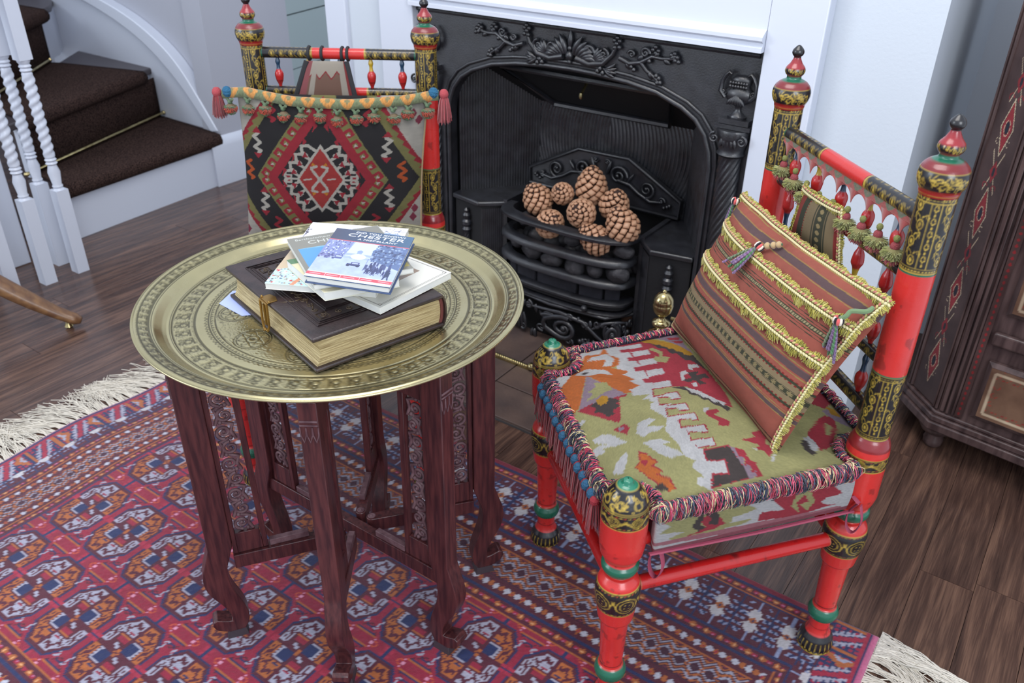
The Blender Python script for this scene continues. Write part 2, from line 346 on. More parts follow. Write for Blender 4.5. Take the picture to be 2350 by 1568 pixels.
def runner(nose0, nose1, back1, back0, z, zn):
    """carpet strip over one tread: rounded nose, then up the next riser"""
    n0, n1, b1, b0 = [np.array(q, float) for q in (nose0, nose1, back1, back0)]
    dn = np.array([n1[1]-n0[1], -(n1[0]-n0[0])]); dn /= np.linalg.norm(dn); rows = []
    for t in (0, 1):
        n = n0 if t == 0 else n1; b = b0 if t == 0 else b1; pr = [(n-dn*.012, z-.042), (n+dn*.0, z-.041), (n+dn*.012, z-.030), (n+dn*.015, z-.016), (n+dn*.010, z-.002), (n, z+.006)]
        for s_ in np.linspace(0, 1, 8)[1:]: pr.append((n+(b-n)*s_, z+.007))
        if zn: pr += [(b+dn*.006, z+.012), (b+dn*.006, zn-.04), (b+dn*.004, zn-.036)]
        rows.append(np.array([[p[0], p[1], h] for p, h in pr]))
    s = np.linspace(0, 1, 24)[:, None, None]; P = rows[0][None]*(1-s)+rows[1][None]*s
    low = P-np.array([0, 0, .006]); mb = MB(); nx, k = P.shape[:2]; V = np.vstack([P.reshape(-1, 3)]); fs = [(i*k+j, i*k+j+1, (i+1)*k+j+1, (i+1)*k+j) for i in range(nx-1) for j in range(k-1)]
    o = mb.add(V, fs).build('carpet_runner', carpet, st, smooth=60); so = o.modifiers.new('thick', 'SOLIDIFY'); so.thickness = .008; so.offset = 0; return o
runner((-3.012, 1.44), (-3.095, 2.185), (-3.545, 2.205), (-3.225, 1.44), .212, .427)
runner((-3.195, 1.44), (-3.50, 2.14), (-3.99, 1.99), (-3.48, 1.44), .427, .647)
runner((-3.45, 1.42), (-4.0, 2.03), (-4.62, 1.99), (-3.85, 1.40), .647, .867)
def rod(p, q):
    p, q = np.array(p), np.array(q); MB().tube([p, q], .006, 10).ball(p, .010, 8).ball(q, .010, 8).build('stair_rod', brass, st)
rod((-3.190, 1.40, .236), (-3.522, 2.212, .236)); rod((-3.437, 1.42, .452), (-3.955, 1.975, .452))
# string board with its curved capping on the stair wall
cap_o = [(-4.4, .80), (-4.1, .755), (-3.828, .70), (-3.608, .645), (-3.416, .556), (-3.30, .466), (-3.21, .35), (-3.115, .225)]
def _smooth(p, n=36):
    p = np.array(p); t = np.linspace(0, 1, len(p)); tt = np.linspace(0, 1, n); q = np.stack([np.interp(tt, t, p[:, 0]), np.interp(tt, t, p[:, 1])], -1)
    for _ in range(10): q[1:-1] = (q[:-2]+2*q[1:-1]+q[2:])/4
    return [tuple(v) for v in q]
cap_o = _smooth(cap_o)
cap_i = [(-4.4, .755), (-4.1, .71), (-3.90, .665), (-3.70, .61), (-3.52, .535), (-3.37, .43), (-3.27, .335), (-3.165, .212)]
cap_i = _smooth(cap_i)
MB().prism([(x, z) for x, z in cap_o]+[(x, z) for x, z in cap_i[::-1]], (0, 2.195, 0), EX, EZ, EY, .055).build('string_capping', white, st, bevel=.004)
MB().prism([(x, z) for x, z in cap_i]+[(-3.115, 0), (-4.4, 0)], (0, 2.222, 0), EX, EZ, EY, .028).build('string_board', white, st)
# balusters with barley twist
def baluster():
    mb = MB(); mb.box((0, 0, .15), (.042, .042, .300)); mb.box((0, 0, .86), (.042, .042, .28))
    mb.lathe([(.298, .020), (.306, .014), (.312, .017), (.318, .014), (.36, .0195), (.384, .013), (.390, .0185), (.396, .014), (.402, .0185), (.408, .014), (.414, .016)], seg=20)
    mb.lathe([(.676, .016), (.682, .014), (.688, .0185), (.694, .014), (.70, .0185), (.706, .014), (.714, .019), (.722, .02)], seg=20)
    n, k = 46, 20; zz = np.linspace(.412, .678, n); th = np.arange(k)*2*pi/k
    V = []
    for z in zz:
        e = min(1, (z-.412)/.02, (.678-z)/.02); r = .0165*(1+.17*e*np.cos(2*(th-(z-.41)*118))); V += [(x, y, z) for x, y in zip(r*np.cos(th), r*np.sin(th))]
    mb.add(V, [(i*k+j, i*k+(j+1) % k, (i+1)*k+(j+1) % k, (i+1)*k+j) for i in range(n-1) for j in range(k)]); return mb
bm_ = baluster(); tmp = bm_.build('baluster', white, origin=(0, 0, 0), smooth=50); bme = tmp.data; bpy.data.objects.remove(tmp)
for x, y in ((-2.772, 1.303), (-2.884, 1.295), (-2.772, 1.187), (-2.760, 1.062), (-2.76, .93)): inst('baluster', bme, (x, y, 0), st)
MB().box((-3.02, 1.185, .55), (.10, .10, 1.1)).build('newel_post', white, st, bevel=.004)
MB().box((-3.42, 1.04, .055), (.5, .42, .11)).build('side_panel', white, st)
MB().box((-3.40, 1.05, .1215), (.52, .46, .022)).build('tread', darktread, st, bevel=.004)
# handrail outside the top of the picture keeps the balusters carried
MB().box((-2.80, 1.10, 1.02), (.17, .5, .05)).build('handrail', white, st, bevel=.01)
# ---- hearth of dark tiles
tilem = mat('brown_stone_tile', (74, 62, 60), rough=.5, var=((98, 80, 72), 9), bump=(90, .001), rvar=(.35, 12))
he = MB().box((-1.16, 1.70, .002), (1.20, .50, .008)).build('hearth', mat('dark_grout', (70, 66, 66), rough=.9)); struct(he)
for i in range(-2, 3):
    x0 = -1.165+.30*i
    for y0, y1 in ((1.452, 1.585), (1.589, 1.889)):
        xa, xb = max(x0+.002, -1.758), min(x0+.298, -.562)
        if xb-xa > .02: MB().box(((xa+xb)/2, (y0+y1)/2, .008), (xb-xa, y1-y0, .010)).build('tile', tilem, he, bevel=.0012, bseg=1)
# ---- white fireplace surround
sur = empty('fireplace_surround', (-1.175, 1.9, 0), 'white painted timber mantel surround framing the black iron fireplace', 'mantelpiece')
MB().box((-.5945, 1.917, .65), (.125, .045, 1.30)).build('pilaster', white, sur, bevel=.003)
MB().box((-1.755, 1.917, .65), (.130, .045, 1.30)).build('pilaster', white, sur, bevel=.003)
MB().box((-1.1735, 1.91, 1.135), (1.033, .03, .345)).build('frieze', white, sur)
mp = [(0, .918), (-.020, .918), (-.020, .928), (-.014, .932), (-.014, .938), (-.024, .944), (-.024, .952), (-.010, .962), (0, .966)]
MB().prism(mp, (-1.69, 1.897, 0), EY, EZ, EX, 1.033).build('moulding', white, sur, smooth=0)
mp = [(0, 1.060), (-.006, 1.060), (-.010, 1.066), (-.004, 1.072), (0, 1.074)]
MB().prism(mp, (-1.65, 1.897, 0), EY, EZ, EX, .955).build('moulding', white, sur, smooth=0)
# ---- cast-iron insert
ins = empty('fireplace_insert', (-1.175, 1.92, 0), 'black cast iron fireplace with arched opening, twisted columns and flower relief', 'fireplace')
CX = -1.17
ar = [(.41, 0), (.41, .62), (.404, .66), (.388, .70), (.36, .733), (.32, .757), (.25, .782), (.17, .795), (.08, .802), (0, .804)]
arch = [(CX+x, z) for x, z in ar]+[(CX-x, z) for x, z in ar[-2::-1]]
MB().prism([(-.665, 0), (-.665, .918), (-1.70, .918), (-1.70, 0)]+arch[::-1], (0, 1.920, 0), EX, EZ, EY, .03).build('front_plate', iron, ins)
def off(poly, s): # scale the arch outwards about its centre
    return [(CX+(x-CX)*(1+s/.41), z*(1+s/.8) if z > .3 else z) for x, z in poly]
for s_, r_ in ((.004, .007), (.020, .005)):
    mb = MB(); mb.tube([(x, 1.918, z) for x, z in off(arch, s_)], r_, 8); mb.build('arch_moulding', iron, ins, smooth=60)
MB().tube([(-1.695, 1.917, .905), (-.67, 1.917, .905)], .006, 8).build('top_bead', iron, ins)
def twist_shaft(x, y, z0, z1, R, n, k, parent, name='column', amp=.10, nz=70, sgn=1):
    zz = np.linspace(z0, z1, nz); th = np.linspace(0, 2*pi, 64, endpoint=False); Z, T = np.meshgrid(zz, th, indexing='ij')
    e = np.clip(np.minimum((Z-z0)/.012, (z1-Z)/.012), 0, 1); r = R*(1-amp*e*(.5+.5*np.cos(n*(T+sgn*Z*k)))**.6)
    return gridmesh(name, np.stack([x+r*np.cos(T), y+r*np.sin(T), Z], -1), None, iron, parent, wrap=True)
class Relief:
    def __init__(s, fn): s.fn = fn; s.mb = MB()
    def m(s, u, v, d=0.): return np.array(s.fn(u, v, d))
    k = 1.
    def path(s, pts, w, d=.004, seg=6):
        n = len(pts); w = np.broadcast_to(w, (n,))*s.k; s.mb.tube([s.m(p[0], p[1], d) for p in pts], w, seg); return s
    def scroll(s, u, v, r, turns, a0, sg, w, d=.004, n=26):
        P = [(u+r*(1-.88*t)*math.cos(a0+sg*turns*2*pi*t), v+r*(1-.88*t)*math.sin(a0+sg*turns*2*pi*t)) for t in np.linspace(0, 1, n)]
        s.path(P, np.linspace(w, w*.6, n), d); e = P[-1]; s.mb.ball(s.m(e[0], e[1], d), w*1.1, 6); return s
    def leaf(s, u, v, a, L, w, d=.003, bend=0.):
        n = 7; P = []; W = []
        for t in np.linspace(0, 1, n):
            aa = a+bend*t; P.append((u+L*t*math.cos(aa), v+L*t*math.sin(aa))); W.append(w*(math.sin(pi*min(t*.85+.12, 1))+.12))
        return s.path(P, W, d)
    def ball(s, u, v, r, d=.004): s.mb.ball(s.m(u, v, d), r*min(s.k, 1.25), 6); return s
    def build(s, name, m, parent): return s.mb.build(name, m, parent, smooth=70)
for sx in (-1.645, -.705):
    MB().box((sx, 1.917, .03), (.082, .03, .06)).box((sx, 1.914, .075), (.072, .03, .03)).build('column_base', iron, ins, bevel=.004)
    twist_shaft(sx, 1.918, .088, .672, .030, 13, 20, ins, 'column', .16, 120, -1)
    c = MB(); c.lathe([(.668, .030), (.674, .036), (.680, .032), (.690, .034), (.70, .037), (.728, .042), (.734, .040)], (sx, 1.918, 0), seg=22)
    c.box((sx, 1.914, .740), (.088, .036, .010)).box((sx, 1.914, .752), (.074, .030, .012))
    R = Relief(lambda u, v, d, sx=sx: (sx+u, 1.884-d, v))
    R.scroll(-.034, .715, .013, 1.4, pi/2, 1, .0035); R.scroll(.034, .715, .013, 1.4, pi/2, -1, .0035)
    for q in range(-2, 3): R.leaf(q*.010, .695, pi/2+q*.12, .024, .0045, 0)
    c.add(np.vstack(R.mb.v), R.mb.f); c.build('capital', iron, ins, smooth=50)
    u = MB(); u.lathe([(.758, .022), (.763, .024), (.768, .016), (.776, .007), (.784, .007), (.790, .014), (.800, .030), (.812, .036), (.822, .034), (.828, .026), (.834, .022), (.846, .026), (.852, .024), (.858, .014)], (sx, 1.918, 0), seg=24, sy=.62)
    R = Relief(lambda u, v, d, sx=sx: (sx+u, 1.908-d, v))
    for g in (-1, 1):
        R.path([(g*.030, .806), (g*.043, .820), (g*.041, .842), (g*.034, .856), (g*.026, .864), (g*.020, .860)], [.005, .006, .005, .005, .005, .004])
        R.scroll(g*.036, .818, .008, 1.2, 0, g, .003)
    for q in range(-3, 4): R.leaf(q*.007, .793, pi/2+q*.22, .022, .0045, .012); R.ball(q*.0065, .834, .0042, .008); R.ball(q*.0065, .842, .0042, .008)
    u.add(np.vstack(R.mb.v), R.mb.f); u.build('urn', iron, ins, smooth=60)
# lintel relief: shell, scrolls, vines with berries
R = Relief(lambda u, v, d: (CX+u, 1.917-d*1.4, v)); R.k = 1.45
for g in (-1, 1):
    for q in range(6): R.leaf(g*.012+g*q*.006, .845-.001*q, pi/2-g*(.15+q*.24), .052-.003*q, .0058, .004, -g*.3)
    for q in range(5): R.leaf(g*.075, .838, pi/2-g*(-.1+q*.3), .036, .0045, .003, -g*.35)
    R.path([(g*.02, .838), (g*.06, .828), (g*.10, .835), (g*.125, .86), (g*.135, .882)], [.006, .006, .005, .004, .003])
    R.scroll(g*.055, .858, .017, 1.5, 0, g, .004); R.scroll(g*.100, .856, .015, 1.4, pi/2, -g, .0035)
    for (a_, b_) in ((.135, .888), (.128, .895), (.143, .895), (.136, .902), (.130, .878), (.143, .880), (.085, .815), (.092, .822), (.10, .812)): R.ball(g*a_, b_, .0055)
    for q in range(4): R.leaf(g*.105, .822, -g*.3+(0 if g > 0 else pi)+g*(q-1.5)*.35, .034, .004, .003, g*.3)
    R.path([(g*.145, .855), (g*.175, .845), (g*.205, .852), (g*.235, .870), (g*.262, .868), (g*.295, .872)], [.0045, .0045, .004, .004, .0035, .003])
    R.path([(g*.205, .852), (g*.222, .835), (g*.245, .822), (g*.258, .812)], [.004, .0035, .003, .003])
    R.scroll(g*.215, .876, .013, 1.4, 0, g, .0035); R.scroll(g*.178, .868, .010, 1.3, pi, -g, .003)
    for (a_, b_) in ((.235, .886), (.242, .893), (.250, .885), (.243, .879), (.285, .880), (.293, .884), (.301, .876), (.296, .868), (.305, .866), (.250, .826), (.258, .821), (.262, .811), (.254, .810), (.180, .838), (.188, .832), (.228, .858)): R.ball(g*a_, b_, .0052)
    for (a_, b_, c_) in ((.195, .858, .6), (.24, .868, .9), (.265, .868, -.5), (.23, .835, -1.2), (.165, .85, -1.1), (.28, .870, .5)): R.leaf(g*a_, b_, c_ if g > 0 else pi-c_, .022, .0045, .003)
R.ball(0, .842, .010).ball(0, .860, .006).ball(0, .826, .006); R.leaf(0, .86, pi/2, .045, .005)
R.build('lintel_relief', iron, ins)
# recess: ribbed cheeks and back
def ribs(name, p0, p1, z0, z1, n, amp=.0055, m=iron, parent=ins, nz=2, swirl=None):
    p0, p1 = np.array(p0, float), np.array(p1, float); nx = n*6+1; s = np.linspace(0, 1, nx); nz = nz if swirl is None else 40; zz = np.linspace(z0, z1, nz)
    d = (p1-p0)/np.linalg.norm(p1-p0); nr = np.array([d[1], -d[0]]); S, Z = np.meshgrid(s, zz)
    ph = S*n*2*pi if swirl is None else swirl(S, (Z-z0)/(z1-z0))*2*pi
    h = amp*np.sqrt(abs(np.sin(ph/2))); X = p0[0]+(p1-p0)[0]*S+nr[0]*h; Y = p0[1]+(p1-p0)[1]*S+nr[1]*h
    return gridmesh(name, np.stack([X, Y, Z], -1), None, m, parent)
ribs('side_panel', (-1.572, 1.95), (-1.41, 2.15), .37, .80, 30)
ribs('side_panel', (-.90, 2.15), (-.768, 1.95), .37, .80, 30)
ribs('back_panel', (-1.412, 2.15), (-1.165, 2.15), .37, .645, 30, swirl=lambda S, T: S*24+6*np.sin(T*2.4)*(1-S*.4))
ribs('back_panel', (-1.165, 2.15), (-.898, 2.15), .37, .645, 32, swirl=lambda S, T: S*24-6*np.sin(T*2.4)*(.6+S*.4))
MB().add([(-1.59, 1.95, .80), (-.75, 1.95, .80), (-.75, 1.95, .86), (-1.59, 1.95, .86), (-1.41, 2.16, .63), (-.90, 2.16, .63), (-.90, 2.16, .70), (-1.41, 2.16, .70)], [(0, 1, 5, 4), (3, 7, 6, 2), (0, 3, 2, 1), (4, 5, 6, 7), (0, 4, 7, 3), (1, 2, 6, 5)]).build('smoke_hood', irond, ins, smooth=0)
def hoodp(u, v, d=0): # u 0..1 across, v 0..1 front to back
    x0, x1 = -1.59+.18*v, -.75-.15*v; return (x0+(x1-x0)*u, 1.95+.21*v-d*.6, .80-.17*v-d)
mb = MB(); q = [hoodp(.17, .12, .008), hoodp(.83, .12, .008), hoodp(.84, .86, .008), hoodp(.16, .86, .008)]; mb.tube(q, .008, 6, closed=True); mb.build('damper_frame', iron, ins)
MB().tube([hoodp(.5, .25, .0), hoodp(.5, .22, .03)], .004, 6).ball(hoodp(.5, .22, .036), (.006, .006, .011), 8).build('damper_knob', brass, ins)
# soot-dark inner box behind the plate
MB().box((-1.165, 2.185, .3), (.9, .03, 1.1)).box((-1.61, 2.07, .4), (.03, .24, .8)).box((-.725, 2.07, .4), (.03, .24, .8)).build('firebox', irond, ins)
# arched fireback plate
fb = [(-1.425, .388), (-1.425, .438), (-1.25, .528), (-1.08, .530), (-.908, .438), (-.908, .388)]
MB().prism(fb, (0, 2.125, 0), EX, EZ, EY, .02).build('fireback', iron, ins, bevel=.003)
R = Relief(lambda u, v, d: (CX+u, 2.122-d, v)); R.path([(x-CX, z) for x, z in fb]+[(fb[0][0]-CX, fb[0][1])], .006, .001)
for g in (-1, 1):
    R.path([(g*.21, .425), (g*.17, .418), (g*.13, .435), (g*.10, .455), (g*.06, .46)], [.004, .006, .006, .006, .006]); R.scroll(g*.155, .452, .026, 1.6, -pi/2, g, .005); R.scroll(g*.06, .475, .030, 1.6, 0, g, .006)
    R.scroll(g*.205, .428, .012, 1.2, 0, g, .004); R.leaf(g*.02, .47, pi/2-g*.3, .045, .006); R.leaf(g*.09, .46, pi/2-g*.6, .035, .005); R.scroll(g*.02, .508, .009, 1.2, 0, g, .003)
    for a_, b_ in ((.225, .415), (.215, .410), (.232, .42)): R.ball(g*a_, b_, .006)
R.build('fireback_relief', iron, ins)
# hobs
def hob(side):
    f = lambda x: CX+side*x
    pl = [(f(.405), 2.14), (f(.405), 1.915), (f(.29), 1.895), (f(.225), 1.955), (f(.225), 2.14)]
    if side > 0: pl = pl[::-1]
    MB().prism(pl, (0, 0, .362), EX, EY, EZ, .016).build('hob_plate', iron, ins, bevel=.004)
    body = [(f(.40), 2.14), (f(.40), 1.925), (f(.285), 1.907), (f(.232), 1.962), (f(.232), 2.14)]
    if side > 0: body = body[::-1]
    MB().prism(body, (0, 0, .0), EX, EY, EZ, .363).build('hob_body', irond, ins)
    a, b, c = (f(.345), 1.914), (f(.285), 1.905), (f(.233), 1.960)
    if side < 0: ribs('ribbed_face', b, c, .03, .355, 12, .0018); 
    else: ribs('ribbed_face', c, b, .03, .355, 12, .0018)
    x = f(.345); twist_shaft(x, 1.908, .06, .27, .011, 7, 60, ins, 'colonnette', .25, 50, -1)
    MB().lathe([(.27, .012), (.276, .015), (.284, .010), (.292, .015), (.302, .015), (.308, .009), (.314, .012), (.322, .013), (.330, .008), (.338, .009), (.345, .003)], (x, 1.908, 0), seg=14).build('finial', iron, ins)
hob(-1); hob(1)
# grate: bowed bars
def bow(s, g=0.):  # s -1..1 across the front ; g grows the bow outwards
    a = s*pi/2; ca, sa = math.cos(a), math.sin(a); W, D = .225+g, .105+g
    return np.array([CX+.005+W*math.copysign(abs(sa)**.72, sa), 1.962-D*abs(ca)**.62])
def bar(name, z, w, h, g=0., m=iron, parent=ins):
    S = np.linspace(-1, 1, 41); V = []
    for s in S:
        o = bow(s, g); i = bow(s*.97, g-w) if abs(s) < .999 else bow(s, g)-np.array([math.copysign(w, s), 0]); e = h/2
        V += [(o[0], o[1], z-e*.55), (o[0], o[1], z+e*.3), ((o[0]*.75+i[0]*.25), (o[1]*.75+i[1]*.25), z+e), (i[0], i[1], z+e), (i[0], i[1], z-e), ((o[0]*.7+i[0]*.3), (o[1]*.7+i[1]*.3), z-e)]
    n = 41; fs = [(i*6+j, i*6+(j+1) % 6, (i+1)*6+(j+1) % 6, (i+1)*6+j) for i in range(n-1) for j in range(6)]+[tuple(range(6))[::-1], tuple((n-1)*6+j for j in range(6))]
    return MB().add(V, fs).build(name, m, parent, smooth=50)
bar('grate_bar', .375, .034, .018, .002); bar('grate_bar', .306, .030, .024); bar('grate_bar', .240, .030, .024); bar('grate_bar', .178, .030, .016, -.004); bar('grate_bar', .148, .028, .012, 0)
MB().prism([tuple(bow(s, -.012)) for s in np.linspace(-1, 1, 25)], (0, 0, .160), EX, EY, EZ, .008).build('grate_floor', irond, ins)
for s in (-.5, .25): b_ = bow(s, .004); MB().ball((b_[0], b_[1], .163), .010, 10).build('rivet', iron, ins)
for x_ in (-.228, .238): MB().box((CX+x_, 2.03, .19), (.014, .16, .39)).build('grate_cheek', iron, ins)
MB().prism([tuple(bow(s, -.040)) for s in np.linspace(-1, 1, 25)], (0, 0, .002), EX, EY, EZ, .145).build('gap_backing', mat('gap_shade_black', (9, 9, 10), rough=.9), ins)  # black slab behind the fret: the gap's darkness put into its colour
R = Relief(lambda u, v, d: tuple(bow(max(-1, min(1, u)), -.002+d))+(v,))
for s0 in (-.66, -.12, .42):
    R.scroll(s0, .088, .040*3.2*1.0, 0, 0, 1, .0001) if False else None
def fscroll(u0, v0, r, turns, a0, sg, w):
    P = [(u0+r*2.9*(1-.88*t)*math.cos(a0+sg*turns*2*pi*t), v0+r*(1-.88*t)*math.sin(a0+sg*turns*2*pi*t)) for t in np.linspace(0, 1, 30)]
    R.path(P, np.linspace(w, w*.55, 30), .004)
for u0, v0, g in ((-.70, .095, 1), (.08, .075, 1), (.62, .085, -1)):
    fscroll(u0, v0, .040, 2.2, 1.2, g, .0095); fscroll(u0, v0, .046, .5, 2.6, -g, .006); R.ball(u0, v0, .010)
R.path([(-.95, .125), (-.8, .138), (-.6, .130), (-.45, .10), (-.3, .085)], [.004, .007, .007, .006, .005])
R.path([(-.15, .115), (.05, .125), (.25, .115), (.4, .08), (.6, .045), (.85, .04), (.98, .06)], [.004, .007, .007, .006, .006, .005, .003])
R.path([(.35, .10), (.5, .125), (.7, .13), (.9, .12)], [.004, .006, .005, .003])
for q in range(-3, 4): R.leaf(-.30+q*.035, .105, pi/2+q*-.25, .034, .006, .006); R.leaf(-.28+q*.03, .085, -pi/2+q*.2, .060, .006, .004)
for a_, b_ in ((-.95, .09), (-.93, .075), (-.9, .085), (-.88, .07), (.32, .05), (.36, .042), (.28, .042), (.32, .034), (.38, .055), (.9, .09), (-.45, .06), (-.42, .05)): R.ball(a_, b_, .009, .003)
for u_, v_, a_ in ((.25, .06, -.6), (.5, .05, -.4), (-.55, .06, -2), (.85, .075, .8), (-.1, .04, -1.9), (.45, .11, .4)): R.leaf(u_, v_, a_, .035, .006, .002)
for i in range(15):
    u_ = -.95+i*.135; fscroll(u_, .118-.012*(i % 2), .013, 1.4, i*1.3, 1 if i % 2 else -1, .0048); R.leaf(u_+.06, .125, -1.2+.5*(i % 3), .030, .006, .002)
for i in range(12):
    u_ = -.88+i*.16; R.leaf(u_, .055-.014*(i % 2), (i*2.1) % 6.28, .032, .0065, .002, .8); fscroll(u_+.05, .038+.018*(i % 2), .012, 1.3, i, -1 if i % 2 else 1, .0045)
R.path([(-.98, .140), (-.5, .141), (0, .141), (.5, .141), (.98, .140)], .005)
R.build('ornate_fret', iron, ins)
# ============================================================ RUG
def rug():
    X0, X1, Y0, Y1 = -1.925, -.045, -.055, 1.315; W, H = X1-X0, Y1-Y0; st_ = .0036; nx, ny = int(W/st_), int(H/st_)
    red, navy, org, wh, mar, pk = (152, 28, 56), (32, 44, 88), (182, 100, 46), (172, 170, 180), (88, 24, 44), (206, 120, 150)
    C = Canvas(W, H, nx, ny, red)
    bx, by = .265, .39      # border depth at the short ends / long sides
    fw, fh = W-2*bx, H-2*by
    # field tile
    gw, gh = fw/10., fh/3.; n1, n2 = int(round(gw/st_)), int(round(gh/st_))
    T = Canvas(gw, gh, n1, n2, red); cx, cy = gw/2, gh/2
    def octo(a, b, c, col, w=None):
        p = [(cx-a, cy-b*c), (cx-a*c, cy-b), (cx+a*c, cy-b), (cx+a, cy-b*c), (cx+a, cy+b*c), (cx+a*c, cy+b), (cx-a*c, cy+b), (cx-a, cy+b*c)]
        T.poly(p, col) if w is None else T.line(p, w, col, True)
    T.line([(0, cy), (gw, cy)], .004, navy); T.line([(cx, 0), (cx, gh)], .004, navy)
    for s in (-1, 1):
        for q in (-1, 1): T.rect(cx+s*gw/2-.0, 0, 0, 0, red)
    octo(.062, .084, .52, navy); octo(.059, .081, .52, mar)
    for s in (-1, 1):
        for q in (-1, 1):
            col = wh if s*q < 0 else org; dk = mar
            T.poly([(cx+s*.004, cy+q*.037), (cx+s*.004, cy+q*.075), (cx+s*.029, cy+q*.075), (cx+s*.054, cy+q*.042), (cx+s*.054, cy+q*.006), (cx+s*.035, cy+q*.006), (cx+s*.035, cy+q*.037)], col)
            for u, v in ((.017, .061), (.034, .049), (.045, .028)):
                T.dia(cx+s*u, cy+q*v, .0048, .0060, dk); T.line([(cx+s*(u-.007), cy+q*(v+.006)), (cx+s*(u-.003), cy+q*(v-.004))], .0028, dk); T.line([(cx+s*(u+.003), cy+q*(v+.007)), (cx+s*(u+.007), cy+q*(v-.002))], .0028, dk)
            T.line([(cx+s*.010, cy+q*.044), (cx+s*.022, cy+q*.044)], .003, red if s*q < 0 else navy); T.line([(cx+s*.042, cy+q*.012), (cx+s*.042, cy+q*.018)], .003, dk)
            T.line([(cx+s*.006, cy+q*.052), (cx+s*.010, cy+q*.066)], .0026, dk)
            for u, v in ((.025, .067), (.026, .057), (.041, .039), (.049, .038), (.050, .016), (.040, .009), (.016, .040), (.028, .041)): T.dia(cx+s*u, cy+q*v, .0030, .0042, dk)
            T.line([(cx+s*.0045, cy+q*.0745), (cx+s*.028, cy+q*.0745), (cx+s*.0535, cy+q*.042)], .0022, dk); T.line([(cx+s*.022, cy+q*.073), (cx+s*.023, cy+q*.058)], .0022, dk); T.line([(cx+s*.052, cy+q*.030), (cx+s*.041, cy+q*.022)], .0022, dk)
            if s*q > 0:
                p = [(cx+s*.004, cy+q*.004), (cx+s*.004, cy+q*.032), (cx+s*.030, cy+q*.032), (cx+s*.030, cy+q*.004)]; T.poly(p, navy)
                T.line([(cx+s*.008, cy+q*.034), (cx+s*.031, cy+q*.034), (cx+s*.031, cy+q*.006), (cx+s*.026, cy+q*.006)], .004, wh)
                for t in range(4): T.dia(cx+s*.033, cy+q*(.008+t*.007), .004, .003, wh)
            else:
                T.poly([(cx+s*.003, cy+q*.003), (cx+s*.003, cy+q*.032), (cx+s*.030, cy+q*.032), (cx+s*.030, cy+q*.003)], mar)
                T.poly([(cx+s*.003, cy+q*.018), (cx+s*.003, cy+q*.032), (cx+s*.030, cy+q*.032), (cx+s*.030, cy+q*.022)], red)
                T.poly([(cx+s*.004, cy+q*.004), (cx+s*.026, cy+q*.012), (cx+s*.018, cy+q*.016), (cx+s*.008, cy+q*.012)], wh)
                T.line([(cx+s*.004, cy+q*.034), (cx+s*.032, cy+q*.034)], .003, org)
    T.dia(cx, cy, .008, .010, org); T.dia(cx, cy, .004, .005, mar)
    octo(.062, .084, .52, navy, .003)
    for kx in (0, gw):         # minor medallion on the corners of the cell
        for ky in (0, gh):
            T.dia(kx, ky, .040, .034, mar); T.dia(kx, ky, .037, .031, red); T.rect(kx-.020, ky-.010, kx+.020, ky+.010, red)
            for s in (-1, 1):
                T.line([(kx-.022, ky+s*.012), (kx+.022, ky+s*.012)], .0035, org); T.line([(kx-.02, ky+s*.0155), (kx+.02, ky+s*.0155)], .002, navy)
                T.line([(kx+s*.024, ky-.012), (kx+s*.040, ky), (kx+s*.024, ky+.012)], .003, (200, 80, 50))
                for t in (-1, 0, 1): T.disc(kx+s*.030, ky+t*.006, .0022, (226, 150, 170))
                T.disc(kx+s*.026, ky, .002, (226, 150, 170))
                T.line([(kx-.008, ky+s*.030), (kx, ky+s*.024), (kx+.008, ky+s*.030)], .003, navy)
    for s in (-1, 1):
        T.line([(cx+s*.052, cy+s*.052), (cx+s*.058, cy+s*.062), (cx+s*.052, cy+s*.070), (cx+s*.060, cy+s*.074)], .0035, wh)
        T.line([(cx-s*.052, cy+s*.056), (cx-s*.058, cy+s*.062), (cx-s*.050, cy+s*.070)], .003, wh)
    for ky in (0, gh):
        for s in (-1, 1): T.rect(cx-.012 if s < 0 else cx+.002, max(0, ky-.010), cx-.002 if s < 0 else cx+.012, min(gh, ky+.010), (176, 40, 66))
    for kx in (0, gw): T.rect(max(0, kx-.012), cy-.009, min(gw, kx+.012), cy-.001, (176, 40, 66)); T.rect(max(0, kx-.012), cy+.001, min(gw, kx+.012), cy+.009, (176, 40, 66))
    # border strip tiles as functions of depth d from the edge and run s along it
    xs, ys = np.meshgrid(C.x, C.y); A = C.a
    ix = np.clip(((xs-bx)/fw*10*n1).astype(int) % n1, 0, n1-1); iy = np.clip(((ys-by)/fh*3*n2).astype(int) % n2, 0, n2-1)
    fld = (xs > bx) & (xs < W-bx) & (ys > by) & (ys < H-by); A[fld] = T.a[iy, ix][fld]
    # normalised border depth 0..1 (outer..inner) by side
    dxl = np.minimum(xs, W-xs)/bx; dyl = np.minimum(ys, H-ys)/by; side = dyl < dxl; dn = np.where(side, dyl, dxl); run = np.where(side, xs, ys)
    dm = dn*.39; bor = ~fld
    def band(a, b): return bor & (dm >= a) & (dm < b)
    def put(m, col): A[m] = lin(col)
    def dots(a, b, per, cols, rr, ecc=.8, phase=0.):
        k = np.floor((run+phase)/per).astype(int); u = ((run+phase)/per-k-.5)*per; v = (dm-(a+b)/2)
        for i, c in enumerate(cols):
            m = band(a, b) & (k % len(cols) == i); r_ = rr*(1 if i == 0 else .78); put(m & (((u/r_)**2+(v/(r_*ecc))**2) < 1), c); put(m & (((u/r_)**2+(v/(r_*ecc))**2) < .16), pk if c == (168, 30, 60) else (232, 170, 110))
    rd = (168, 30, 60)
